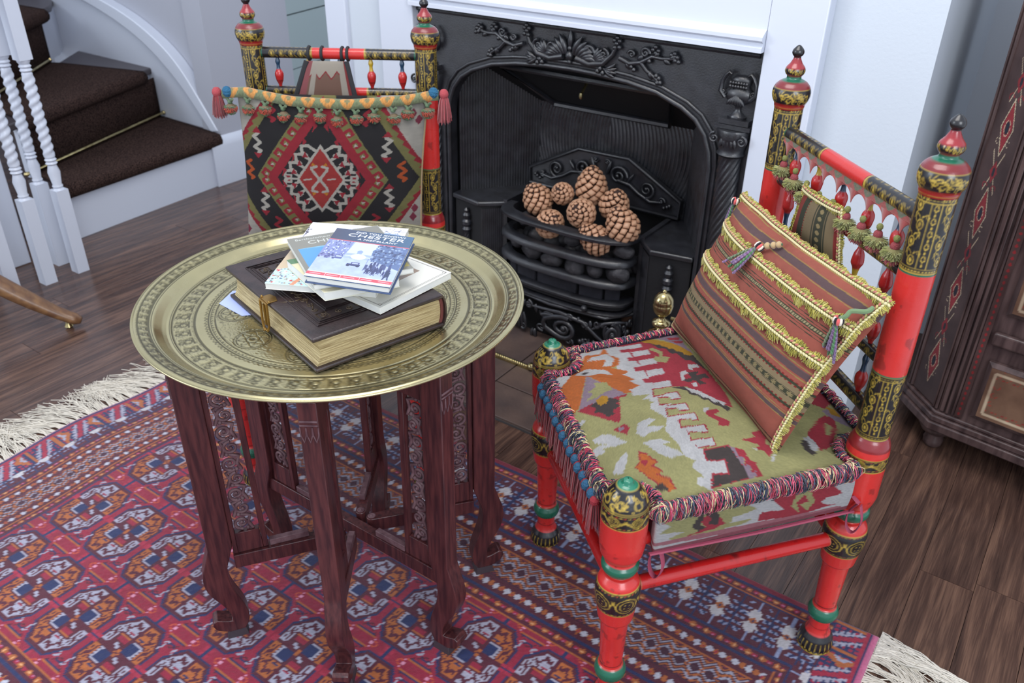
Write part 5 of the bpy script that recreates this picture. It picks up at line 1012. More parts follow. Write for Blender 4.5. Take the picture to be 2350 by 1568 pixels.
    return t, pt, dt, Lt
CH = {}
FL1, FR1, BR1, BL1 = (-.712, 1.155), (-.402, .882), (-.145, 1.222), (-.463, 1.535)
FL2, FR2, BR2, BL2 = (-1.372, .918), (-1.045, 1.150), (-1.32, 1.52), (-1.66, 1.30)
ch1, pt1, dt1, Lt1 = chair('painted_chair', 'red, black and gold lacquered chair at right, holding the striped cushion', FL1, FR1, BR1, BL1, .862)
ch2, pt2, dt2, Lt2 = chair('painted_chair', 'red, black and gold lacquered chair behind the tray table, with a diamond-patterned cushion', FL2, FR2, BR2, BL2, .885)
ch1.rotation_euler = (.004, -.006, 0)
# ============================================================ SEAT CUSHIONS
KC = dict(L=(202, 196, 132), R=(204, 58, 76), O=(236, 126, 54), W=(238, 236, 236), P=(182, 156, 174), D=(84, 72, 70), Y=(228, 166, 40), K=(206, 132, 142))
kil = weave('kilim_weave', 1300, .0010)
def inward(P, Q, c):
    d = (Q-P)/np.linalg.norm(Q-P); n = np.array([-d[1], d[0]]); return n if n@(c-P) > 0 else -n
def seat_outline(posts, grow, notch, N=520):
    """quad grown outwards, scooped around the four posts"""
    p = np.array(posts, float); c = p.mean(0); K = []
    for i in range(4):
        a, b, d = p[i-1], p[i], p[(i+1) % 4]; n1 = -inward(a, b, c); n2 = -inward(b, d, c); A_ = np.array([n1, n2]); K.append(b+np.linalg.solve(A_, [grow, grow]))
    pts = []; cnt = N//4
    for i in range(4):
        A_, B_ = K[i], K[(i+1) % 4]
        for s in np.linspace(0, 1, cnt, endpoint=False): pts.append(A_+(B_-A_)*s)
    pts = np.array(pts)
    ang = np.arctan2(*(pts-c).T[::-1]); R_ = np.linalg.norm(pts-c, axis=1)
    for q, r in zip(p, notch):   # limit radius by the scoop circle
        if r <= 0: continue
        u = (pts-c)/R_[:, None]; d = q-c; t = u@d; h2 = (d@d)-t**2; m = (h2 < r*r) & (t > 0); t0 = t-np.sqrt(np.maximum(r*r-h2, 0)); R_ = np.where(m & (t0 < R_), t0, R_)
    Rs = R_.copy()
    for _ in range(2): Rs = (np.roll(Rs, 1)+2*Rs+np.roll(Rs, -1))/4
    return c, (pts-c)/np.linalg.norm(pts-c, axis=1)[:, None], Rs
def seat_cushion(name, label, posts, top_cv, side_cv, z0=.374, ze=.452, crown=.026, grow=.026, group='kilim seat cushions', parentkey=None, N=560):
    c, u, R_ = seat_outline(posts, grow, [.043]*4, N); N = len(R_); t = empty(name, (c[0], c[1], z0), label, 'cushion', group)
    rho = np.r_[np.linspace(.004, .9, 90), np.linspace(.905, 1, 26)]
    XY = c+u[None]*R_[None, :, None]*rho[:, None, None]; zz = ze+crown*(1-rho**3.2)-.006*np.clip((rho-.93)/.07, 0, 1)**2+0*rho
    Z = np.broadcast_to(zz[:, None], XY.shape[:2])+.004*(vnoise(N, len(rho), 7, 3, True, 3, 2)-.5)*(1-rho[:, None]**6)
    P = np.concatenate([XY, Z[..., None]], -1)
    gridmesh('top_panel', P, top_cv(XY), kil, t, wrap=True, UVW=np.concatenate([XY, Z[..., None]], -1))
    per = c+u*R_[:, None]; ns = 44; s = np.linspace(0, 1, ns); bul = .003*np.sin(pi*s)
    XY = c+u[None]*(R_[None, :]+bul[:, None])[..., None]; Z = (ze-.004)+(z0-ze+.004)*s; P = np.concatenate([XY, np.broadcast_to(Z[:, None, None], XY.shape[:2]+(1,))], -1)
    gridmesh('side_panel', P, side_cv(XY, P[..., 2]), kil, t, wrap=True, UVW=np.stack([XY[..., 0]+XY[..., 1], P[..., 2], XY[..., 0]], -1))
    MB().prism([tuple(q) for q in (c+u*(R_[:, None]-.002))[::4]], (0, 0, z0), EX, EY, EZ, .004).build('underside', mat('pink_lining', (176, 96, 108), rough=.9), t)
    return t, c, u, R_, per
def topcv1(XY):
    cx0, cy0 = -.80, .78; cv = Canvas(.75, .86, 620, 700, KC['L'], cx0, cy0)
    for k, p in KTOP: cv.poly([(x/1000, y/1000) for x, y in p], KC[k])
    n = vnoise(620, 700, 26, 30, seed=6, oct=3)[..., None]; st_ = RNG.random((700, 620, 1)); cv.a *= (.84+.30*n)*(.9+.2*st_)
    jx, jy = .0005*np.sin(XY[..., 1]*2200), .0005*np.sin(XY[..., 0]*1900)
    i = np.clip(((XY[..., 0]+jx-cx0)/.75*619).astype(int), 0, 619); j = np.clip(((XY[..., 1]+jy-cy0)/.86*699).astype(int), 0, 699); return cv.a[j, i]
def sidecv1(XY, Z):
    W_ = .50; cv = Canvas(W_, .12, 500, 120, KC['W'], -.03, .36)
    for k, p in KSIDE: cv.poly([(x/1000, y/1000) for x, y in p], KC[k])
    a, b = np.array(FR1), np.array(BR1); d = (b-a)/np.linalg.norm(b-a); n = np.array([d[1], -d[0]]); S = (XY-a)@d; off = (XY-a)@n
    i = np.clip(((S+.03)/W_*499).astype(int), 0, 499); j = np.clip(((Z-.36)/.12*119).astype(int), 0, 119); C = cv.a[j, i]
    C = np.where((off > .008)[..., None], C, lin((130, 52, 62))); C = np.where((Z < .381)[..., None], lin((176, 92, 106)), C); return C*(.86+.22*RNG.random(C.shape[:2]+(1,)))
sc1, c1, u1, R1, per1 = seat_cushion('seat_cushion', 'boxed kilim seat cushion in lime, red and white with yarn fringe, on the right-hand chair', (FL1, FR1, BR1, BL1), topcv1, sidecv1)
def topcv2(XY):
    C = np.ones(XY.shape[:2]+(3,))*lin(KC['W']); a = np.abs(((XY[..., 0]+XY[..., 1])/.05) % 1-.5); C[a < .2] = lin(KC['R']); C[(a > .2) & (a < .27)] = lin(KC['D']); return C
def sidecv2(XY, Z):
    C = topcv2(XY); C[np.abs((Z/.03) % 1-.5) < .2] = lin(KC['R']); return C
sc2, *_ = seat_cushion('seat_cushion', 'boxed kilim seat cushion with red and white bands, beneath the diamond cushion', (FL2, FR2, BR2, BL2), topcv2, sidecv2, N=120)
# fringe of mixed yarn round the seat edge
yarn = mat('mixed_yarn', vcol=True, rough=.85, spec=.15, sheen=.3)
def perim(per, spacing):
    d = np.linalg.norm(np.roll(per, -1, 0)-per, axis=1); s = np.r_[0, np.cumsum(d)]; L = s[-1]; q = np.arange(0, L, spacing); pp = np.vstack([per, per[:1]])
    P = np.c_[np.interp(q, s, pp[:, 0]), np.interp(q, s, pp[:, 1])]; T = np.roll(P, -1, 0)-np.roll(P, 1, 0); T /= np.linalg.norm(T, axis=1)[:, None]; return P, T, L
def edge_fringe():
    P, T, L = perim(per1, .00056); cen = c1; Nn = np.c_[T[:, 1], -T[:, 0]]; sg = np.sign(((P-cen)*Nn).sum(1)); Nn *= sg[:, None]; n = len(P); k = 8; t = np.linspace(0, 1, k)
    pal = np.array([lin(q) for q in ((28, 40, 62), (30, 44, 66), (184, 54, 88), (206, 96, 120), (214, 196, 150), (170, 40, 66), (60, 72, 96))]); ci = pal[RNG.integers(0, 7, n)]
    ph = RNG.uniform(-.8, .8, n); H = .0160*RNG.uniform(.75, 1.2, n); cl_ = 1+.28*np.sin(np.arange(n)*.00042/.017*2*pi)+.15*np.sin(np.arange(n)*.00042/.0061*2*pi); out_ = RNG.uniform(.75, 1.35, n)*cl_
    a = np.linspace(2.25, -1.25, k)[None, :]+.3*ph[:, None]; rad = .0098*out_[:, None]
    px = P[:, 0:1]+Nn[:, 0:1]*(rad*np.cos(a)-.004)+T[:, 0:1]*(.006*np.sin(t*3+ph[:, None]*3)+ph[:, None]*.004*t); py = P[:, 1:2]+Nn[:, 1:2]*(rad*np.cos(a)-.004)+T[:, 1:2]*(.006*np.sin(t*3+ph[:, None]*3)+ph[:, None]*.004*t)
    pz = .4500+H[:, None]*np.sin(a)*1.0
    strandmesh('fringe', np.stack([px, py, pz], -1), RNG.uniform(.0007, .0011, n), ci*RNG.uniform(.8, 1.15, (n, 1)), yarn, sc1)
    MB().tube([(p[0], p[1], .453) for p in (c1+u1*(R1[:, None]-.003))[::6]], .0055, 6, closed=True).build('fringe_cord', mat('dark_yarn_core', (58, 40, 58), rough=.9), sc1)
edge_fringe()
def strands_tassel(P0, L, r0, r1, n, col, jit=.25, k=6, flare=1.):
    t = np.linspace(0, 1, k); a = RNG.uniform(0, 2*pi, n); q = np.sqrt(RNG.uniform(0, 1, n)); Ls = L*RNG.uniform(.82, 1.05, n)
    rr = (r0+(r1-r0)*t[None]**.6)*q[:, None]; px = P0[0]+rr*np.cos(a)[:, None]; py = P0[1]+rr*np.sin(a)[:, None]; pz = P0[2]-Ls[:, None]*t[None]+.001*np.sin(t*8+a[:, None])
    return np.stack([px, py, pz], -1)
# burgundy tassels and teal tufts hanging along the front edge FL-FR
a_, b_ = np.array(FL1), np.array(FR1); d_ = (b_-a_)/np.linalg.norm(b_-a_); n_ = -inward(a_, b_, c1)
for i in range(16):
    s = .045+(np.linalg.norm(b_-a_)-.09)*i/15; p = a_+d_*s+n_*(.034+.002*(i % 2)); z = .437
    pa = strands_tassel((p[0], p[1], z), .062, .005, .0125, 60, None); o = strandmesh('tassel', pa, np.full(60, .0011), lin((146, 46, 54))*RNG.uniform(.65, 1.2, (60, 1)), yarn, sc1, stuff=False)
    MB().ball((p[0], p[1], z-.002), (.0085, .0085, .009), 10).build('tassel_head', mat('burgundy_yarn', (150, 44, 54), rough=.9, bump=(500, .002)), o)
    if i < 15:
        q = p+d_*.011+n_*.004; MB().ball((q[0], q[1], .440), (.0085, .0085, .010), 10).build('tuft', mat('teal_yarn', (46, 92, 124), rough=.95, bump=(420, .004)), sc1)
def sm3(P, n=26):
    P = np.array(P, float); t = np.linspace(0, 1, len(P)); tt = np.linspace(0, 1, n); Q = np.stack([np.interp(tt, t, P[:, i]) for i in range(3)], -1)
    for _ in range(6): Q[1:-1] = (Q[:-2]+2*Q[1:-1]+Q[2:])/4
    return Q
# pink ties at two corners
tie = mat('pink_ribbon', (150, 62, 84), rough=.7)
for (p, s) in ((BR1, 1), (FR1, -1)):
    p = np.array(p); q = p+(np.array(FR1)-np.array(BR1))*.12*s+np.array([.02, -.01]); q = np.array([p[0]+.012, p[1]-.042]) if s > 0 else np.array([p[0]+.045, p[1]+.03])
    z = .345 if s > 0 else .33; R_ = [(q[0], q[1], z+.045), (q[0]-.014, q[1], z+.02), (q[0]-.010, q[1], z-.012), (q[0]+.004, q[1]-.002, z-.02), (q[0]+.014, q[1], z+.01), (q[0]+.004, q[1], z+.042)]
    MB().tube(sm3(R_), .0055, 6, flat=.25).tube([(q[0], q[1], z+.045), (p[0], p[1]-.036 if s > 0 else p[1]+.03, z+.05)], .0045, 6, flat=.3).build('tie', tie, sc1)['kind'] = 'stuff'
dd = np.array(BR1)-np.array(FR1); nn = -inward(np.array(FR1), np.array(BR1), c1); dd = dd/np.linalg.norm(dd)
MB().tube([tuple(np.array(FR1)+dd*s+nn*.028)+(z,) for s, z in ((.03, .376), (.12, .372), (.22, .369), (.33, .369), (.40, .368))], .004, 6, flat=.5).build('piping', tie, sc1)
# ============================================================ LOOSE CUSHIONS
class Pillow:
    def __init__(s, TL, TR, BR, BL, bf, bb, pin=.05, fold=None):
        s.c = [np.array(q, float) for q in (TL, TR, BR, BL)]; s.bf, s.bb, s.pin = bf, bb, pin
        n = np.cross(s.c[1]-s.c[0], s.c[3]-s.c[0]); n /= np.linalg.norm(n); s.n = -n if n@(np.array([0, 0, HC])-s.c[0]) < 0 else n; s.fold = fold
    def at(s, u, v, side=1, lift=0.):
        u, v = np.asarray(u, float)[..., None], np.asarray(v, float)[..., None]; TL, TR, BR, BL = s.c
        uu = .5+(u-.5)*(1-s.pin*np.sin(pi*np.clip(v, 0, 1))); vv = .5+(v-.5)*(1-s.pin*np.sin(pi*np.clip(u, 0, 1)))
        P = BL*(1-uu)*(1-vv)+BR*uu*(1-vv)+TL*(1-uu)*vv+TR*uu*vv
        a = np.clip(1-np.abs(2*u-1)**2.6, 0, 1)**.62*np.clip(1-np.abs(2*v-1)**2.6, 0, 1)**.62
        b = (s.bf if side > 0 else -s.bb)*a
        if s.fold is not None and side > 0: b = b+s.fold(u, v)*np.minimum(1, a*3)
        return P+s.n*(b+lift)
    def panel(s, name, cfn, m, parent, nu=300, nv=300, side=1):
        U_, V_ = np.meshgrid(np.sin((np.linspace(-1, 1, nu))*pi/2)*.5+.5 if False else np.linspace(0, 1, nu), np.linspace(0, 1, nv)); P = s.at(U_, V_, side)
        w_ = np.linalg.norm(s.c[1]-s.c[0]); h_ = np.linalg.norm(s.c[0]-s.c[3])
        return gridmesh(name, P, cfn(U_, V_), m, parent, UVW=np.stack([U_*w_, V_*h_, U_*0], -1), flip=(side < 0))
beadm = mat('braid_yarn', vcol=True, rough=.8, spec=.15, sheen=.3)
OLV = [(168, 158, 62), (186, 174, 80), (146, 138, 50), (198, 186, 104)]
def trim(pil, path, parent, cols=OLV, L=.0165, braid=True, side=1, both=True, bead=(.0028, .0050)):
    """olive loop fringe with a cream and pink plait along a path of (u,v)"""
    p = np.array(path); q = pil.at(p[:, 0], p[:, 1], side); d = np.r_[0, np.cumsum(np.linalg.norm(np.diff(q, axis=0), axis=1))]; n = int(d[-1]/.00048); s = np.linspace(0, d[-1], n)
    P = np.stack([np.interp(s, d, q[:, i]) for i in range(3)], -1)+pil.n*.0022; T = np.gradient(P, axis=0); T /= np.linalg.norm(T, axis=1)[:, None]; B = np.cross(T, pil.n); B /= np.linalg.norm(B, axis=1)[:, None]; Nn = np.cross(B, T); Nn *= np.sign((Nn@pil.n))[:, None]
    k = 6; t = np.linspace(0, 1, k); cl = np.array([lin(c) for c in cols])[RNG.integers(0, len(cols), n)]*RNG.uniform(.75, 1.2, (n, 1))
    for g in ((1, -1) if both else (1,)):
        ln = L*(.52+.48*np.abs(np.sin(s/.030*pi+(1 if g > 0 else 0)+.8*np.sin(s*40)))**.7+.12*np.sin(s/.007))*RNG.uniform(.8, 1.15, n)*(1 if g*B[n//2, 2] < 0 else .62); sk = RNG.normal(0, .22, n)
        X = P[:, None]+g*B[:, None]*(ln[:, None, None]*t[None, :, None])+T[:, None]*(sk[:, None]*ln[:, None]*t)[..., None]+Nn[:, None]*(.0030*np.sin(pi*t**.8)[None, :]*RNG.uniform(.2, 1.6, (n, 1)))[..., None]
        strandmesh('fringe', X, np.full(n, .00088), cl, beadm, parent)
    if braid:
        mb = MB(); st_ = bead[1]; m = int(d[-1]/st_)
        for i in range(m):
            x = (i+.5)*st_; c = np.array([np.interp(x, s, P[:, j]) for j in range(3)]); j0 = min(n-1, int(x/d[-1]*n))
            for g in (-1, 1):
                col = ((206, 196, 150) if g > 0 else ((172, 104, 92) if i % 2 else (184, 172, 110))); ax = T[j0]+B[j0]*g*.55
                mb.ball(c+B[j0]*g*bead[0]*1.0+Nn[j0]*.0042+T[j0]*(g*.001), (bead[0]*.80, bead[0]*.80, bead[0]*1.2), 6, col, axis=tuple(ax))
        o = mb.build('braid', beadm, parent, smooth=80); o['kind'] = 'stuff'
def cord_tassel(pil, u, v, parent, L=.05, spread=.012, n=12, lift=.012, drop=None, top=None):
    """striped head bead and eight twisted cords"""
    p = pil.at(u, v, 1, lift) if top is None else np.array(top); dn = pil.at(u, v-.12, 1, lift)-pil.at(u, v, 1, lift) if drop is None else np.array(drop); dn = dn/np.linalg.norm(dn); x = np.cross(dn, pil.n); x /= np.linalg.norm(x)
    t_ = MB()
    for i in range(10):
        a = i*pi/5; cc = ((206, 92, 92), (30, 26, 34), (222, 212, 196))[i % 3]; y = np.cross(dn, x)
        t_.ball(p+.0058*(math.cos(a)*x+math.sin(a)*y), (.0032, .0032, .0065), 6, cc, axis=tuple(dn))
    h = t_.build('tassel', beadm, parent, smooth=80)
    mb = MB()
    for i in range(n):
        f = (i-(n-1)/2)/((n-1)/2); c = ((124, 100, 136), (82, 124, 84), (214, 212, 180), (112, 128, 98), (140, 108, 146))[i % 5]; Li = L*(.86+.14*math.cos(i*2.1))
        pts = [p+dn*(.005+Li*t)+x*(spread*f*t**.6)+pil.n*(.005*math.sin(i*1.7)*t+.003) for t in np.linspace(0, 1, 5)]
        for q in (0, pi):
            P = []
            for t in np.linspace(0, 1, 22):
                b = np.array([np.interp(t, np.linspace(0, 1, 5), [z[j] for z in pts]) for j in range(3)]); a = t*Li/.006*2*pi+q; P.append(b+.0013*(math.cos(a)*x+math.sin(a)*pil.n))
            mb.tube(P, .0018, 5, tuple(np.clip(np.array(c)*(1.0 if q == 0 else .8), 0, 255)))
    o = mb.build('cords', beadm, h, smooth=80); o['kind'] = 'stuff'; return h
# ---- striped cushion on the right-hand chair
def stripes(U_, V_):
    C = np.ones(U_.shape+(3,))*lin((208, 114, 96)); V_ = V_+.006*np.sin(U_*7)
    def b(a, c, col): C[(V_ >= a) & (V_ < c)] = lin(col)
    pur, yel, grn, bei = (128, 100, 104), (206, 174, 104), (78, 80, 58), (184, 162, 124)
    b(.025, .032, grn); b(.038, .048, (196, 180, 130)); b(.054, .060, grn)
    for c0 in (.20,): b(c0-.004, c0, yel); b(c0, c0+.022, pur); b(c0+.022, c0+.026, yel); b(c0+.034, c0+.038, yel)
    b(.262, .276, grn); b(.276, .312, bei); b(.312, .348, grn); b(.348, .384, bei); b(.384, .398, grn)
    teeth = ((U_*56) % 1 < .5); m = ((V_ > .276) & (V_ < .283)) | ((V_ > .377) & (V_ < .384)) | ((V_ > .256) & (V_ < .262)) | ((V_ > .398) & (V_ < .404)); C[m & teeth] = lin((176, 40, 40))
    su = ((U_*30) % 1-.5)/30*.43; sv = (V_-.330)*.30; st_ = (np.hypot(su, sv) < .0042) & ((np.abs(np.sin(np.arctan2(sv, su)*3)) > .35) | (np.hypot(su, sv) < .002)); C[st_] = lin((186, 168, 120)); b(.314, .3165, bei); b(.3435, .346, bei)
    b(.425, .432, yel); b(.440, .472, pur); b(.472, .477, (140, 110, 112)); b(.484, .491, yel)
    b(.500, .530, (196, 98, 84)); b(.648, .652, grn); b(.664, .668, grn)
    b(.676, .700, grn); m = (V_ > .681) & (V_ < .695) & ((U_*90) % 1 < .62); C[m] = lin((214, 196, 150)); b(.708, .712, grn); b(.724, .728, grn)
    b(.872, .877, yel); b(.879, .918, pur); b(.918, .924, (204, 160, 96)); b(.96, .965, yel)
    ws = .5+.5*np.sin(V_*2100); C *= (.90+.16*vnoise(U_.shape[1], U_.shape[0], 60, 60, seed=9, oct=2)[..., None]); return C
clm2 = weave('striped_cotton', 1900, .0006, darken=(170, 160, 150))
wrinkle = lambda u, v: .004*np.sin(u*9+v*22)*np.clip((v-.55)*2.5, 0, 1)+.004*np.sin(u*26-v*7)*np.clip((v-.8)*5, 0, 1)+.006*np.sin(u*11+2+v*14)*np.clip(.16-v, 0, 1)*6
pA = Pillow((-.508, 1.492, .742), (-.158, 1.165, .757), (-.264, 1.128, .462), (-.582, 1.394, .474), .068, .032, .045, wrinkle)
cuA = empty('striped_cushion', (-.40, 1.30, .47), 'terracotta striped cushion with olive looped braid and corded tassels, leaning on the right-hand chair', 'cushion')
pA.panel('front_panel', stripes, clm2, cuA, 240, 360); pA.panel('back_panel', lambda U_, V_: np.ones(U_.shape+(3,))*lin((226, 222, 198)), clm2, cuA, 40, 40, -1)
lsp = lambda a, b, n=60: np.linspace(a, b, n)
trim(pA, np.c_[lsp(.0, .985), lsp(.575, .565)], cuA); trim(pA, np.c_[lsp(.0, .985), lsp(.80, .795)], cuA); trim(pA, np.c_[lsp(0, 1), lsp(.985, .985)], cuA, L=.014)
trim(pA, np.c_[lsp(.985, .985), lsp(-.01, 1)], cuA, L=.012); trim(pA, np.c_[lsp(.0, .0), lsp(.5, 1)], cuA, L=.009, braid=False)
MB().tube([tuple(pA.at(u, 0.0)) for u in lsp(0, 1, 30)], .0028, 6).tube([tuple(pA.at(0.0, v)) for v in lsp(0, 1, 30)], .0026, 6).build('piping', mat('tan_piping', (150, 128, 96), rough=.9), cuA)
h = cord_tassel(pA, .44, .86, cuA, .055, .020, 10, .014)
mb = MB(); a = pA.at(.44, .86, 1, .014); b = pA.at(.50, .94, 1, .010); mb.tube([a, (a*.5+b*.5), b], .0022, 6, (60, 90, 60))
for f in (.35, .62, .85): mb.ball(a+(b-a)*f, (.0062, .0062, .0052), 10, (176, 150, 112), axis=tuple(b-a))
mb.build('beads', beadm, h, smooth=80)['kind'] = 'stuff'
cord_tassel(pA, .955, .80, cuA, .060, .016, 10, .016, drop=(0, 0, -1)); cord_tassel(pA, -.01, .93, cuA, .050, .006, 6, .010, drop=(-.1, -.1, -1))
MB().tube(sm3([pA.at(.975, .93, 1, .006), pA.at(.985, .90, 1, .014), pA.at(.955, .87, 1, .016), pA.at(.965, .84, 1, .018), pA.at(.955, .81, 1, .016)]), .0036, 8, (104, 128, 92)).build('knotted_cord', beadm, cuA)
# ---- little pad hung behind it
def strip2(U_, V_):
    C = np.ones(U_.shape+(3,))*lin((164, 144, 108))
    def b(a, c, col): C[(U_ >= a) & (U_ < c)] = lin(col)
    b(0, .22, (172, 74, 62)); b(.22, .34, (70, 74, 52)); b(.55, .80, (74, 76, 56)); C[(U_ > .34) & (U_ < .37) & ((V_*22) % 1 < .5)] = lin((176, 40, 40))
    su = (U_-.675)*.10; sv = ((V_*9) % 1-.5)*.012; C[np.hypot(su, sv) < .0038] = lin((190, 170, 120)); b(.565, .585, (164, 144, 108)); b(.765, .785, (164, 144, 108)); b(.93, 1.1, (176, 60, 56)); return C
pB = Pillow((-.378, 1.418, .808), (-.292, 1.337, .812), (-.270, 1.320, .705), (-.395, 1.435, .700), .020, .014, .02)
cuB = empty('small_kilim_pad', (-.33, 1.38, .705), 'small beige and brown striped pad with olive braid, behind the striped cushion', 'cushion')
pB.panel('front_panel', strip2, clm2, cuB, 90, 110); pB.panel('back_panel', lambda U_, V_: np.ones(U_.shape+(3,))*lin((150, 130, 98)), clm2, cuB, 20, 20, -1)
trim(pB, np.c_[lsp(0, 1), lsp(.97, .97)], cuB, L=.013); trim(pB, np.c_[lsp(1, 1), lsp(0, 1)], cuB, L=.013); trim(pB, np.c_[lsp(0, 0), lsp(0, 1)], cuB, L=.012, braid=False)
# ---- tasselled ribbon along the top rail
va = empty('tasselled_ribbon', (-.30, 1.37, .79), 'dusky rose woven ribbon hung with olive pompoms along the right chair top rail', 'trimming')
nv = np.array([-dt1[1], dt1[0], 0]); nv = nv if nv[1] < 0 else -nv
def vp(s, z, o=.0145): p = pt1+dt1*s+nv*o; return np.array([p[0], p[1], z])
Sg, Zg = np.meshgrid(np.linspace(.004, Lt1-.004, 300), np.linspace(0, 1, 16)); zt_ = .868-.018*np.sin(pi*Sg/Lt1)*.25
P = pt1[None, None]+dt1[None, None]*Sg[..., None]+nv*(.0135+.004*Zg[..., None]*0+.002); P[..., 2] = zt_-.0185*(1-Zg); P += nv*(.003*(1-Zg))[..., None]
k = (Sg/.030) % 1; ws = np.abs(k-.5)*2; C = np.ones(Sg.shape+(3,))*lin((134, 66, 62)); C[(ws+np.abs(Zg-.5)*1.7) < .85] = lin((86, 92, 74)); C[(ws+np.abs(Zg-.5)*1.7) < .3] = lin((104, 92, 76)); C[(Zg > .93) | (Zg < .07)] = lin((160, 96, 84)); C *= .8+.35*RNG.random(C.shape[:2]+(1,))
gridmesh('ribbon', P, C, yarn, va)
n = 900; s = np.linspace(.004, Lt1-.004, n); cen = (np.floor(s/(Lt1/9))+.5)*Lt1/9; depth = .022*(1-.75*np.abs(s-cen)/(Lt1/18)); k = 5; t = np.linspace(0, 1, k)
X = np.stack([vp(a, 0, .018) for a in s])[:, None]+dt1*((cen-s)[:, None]*t*.75)[..., None]; X[..., 2] = (.851-.018*np.sin(pi*s/Lt1)*.25)[:, None]-depth[:, None]*t
strandmesh('net_scallops', X, np.full(n, .0009), lin((158, 74, 72))*RNG.uniform(.8, 1.25, (n, 1)), yarn, va)
for i in range(9):
    s = (i+.5)*Lt1/9; z = .824-.004*math.sin(pi*s/Lt1); z -= [.0, .012, .022, .026, .02, .012, .010, .002, .004][i]*.6; p = vp(s, z, .020); mb = MB()
    mb.ball(p, (.0052, .0052, .0058), 10, (128, 130, 74)); mb.ball(p-np.array([0, 0, .0125]), (.0072, .0072, .0082), 12, (146, 66, 70)); mb.ball(p-np.array([0, 0, .025]), (.0135, .0135, .0115), 12, (132, 126, 82)); o = mb.build('pompom', mat('knotted_yarn', vcol=True, rough=.9, bump=(600, .0025)), va, smooth=80)
    nn_ = 420; a = RNG.uniform(0, 2*pi, nn_); c = RNG.uniform(-.95, .35, nn_); R_ = .0175*RNG.uniform(.85, 1.1, nn_); q = p-np.array([0, 0, .024]); dx = np.stack([np.sqrt(1-c**2)*np.cos(a), np.sqrt(1-c**2)*np.sin(a), c], -1); t = np.linspace(.3, 1, 4)
    X = q+np.array([0, 0, .006])*(1-t)[None, :, None]+dx[:, None]*(R_[:, None]*t)[..., None]; pal = np.array([lin(x) for x in ((138, 142, 84), (156, 156, 98), (176, 92, 92), (150, 150, 90))]); strandmesh('pompom_skirt', X, np.full(nn_, .0009), pal[np.where(c < -.5, 2, RNG.integers(0, 2, nn_))]*RNG.uniform(.8, 1.2, (nn_, 1)), yarn, o)
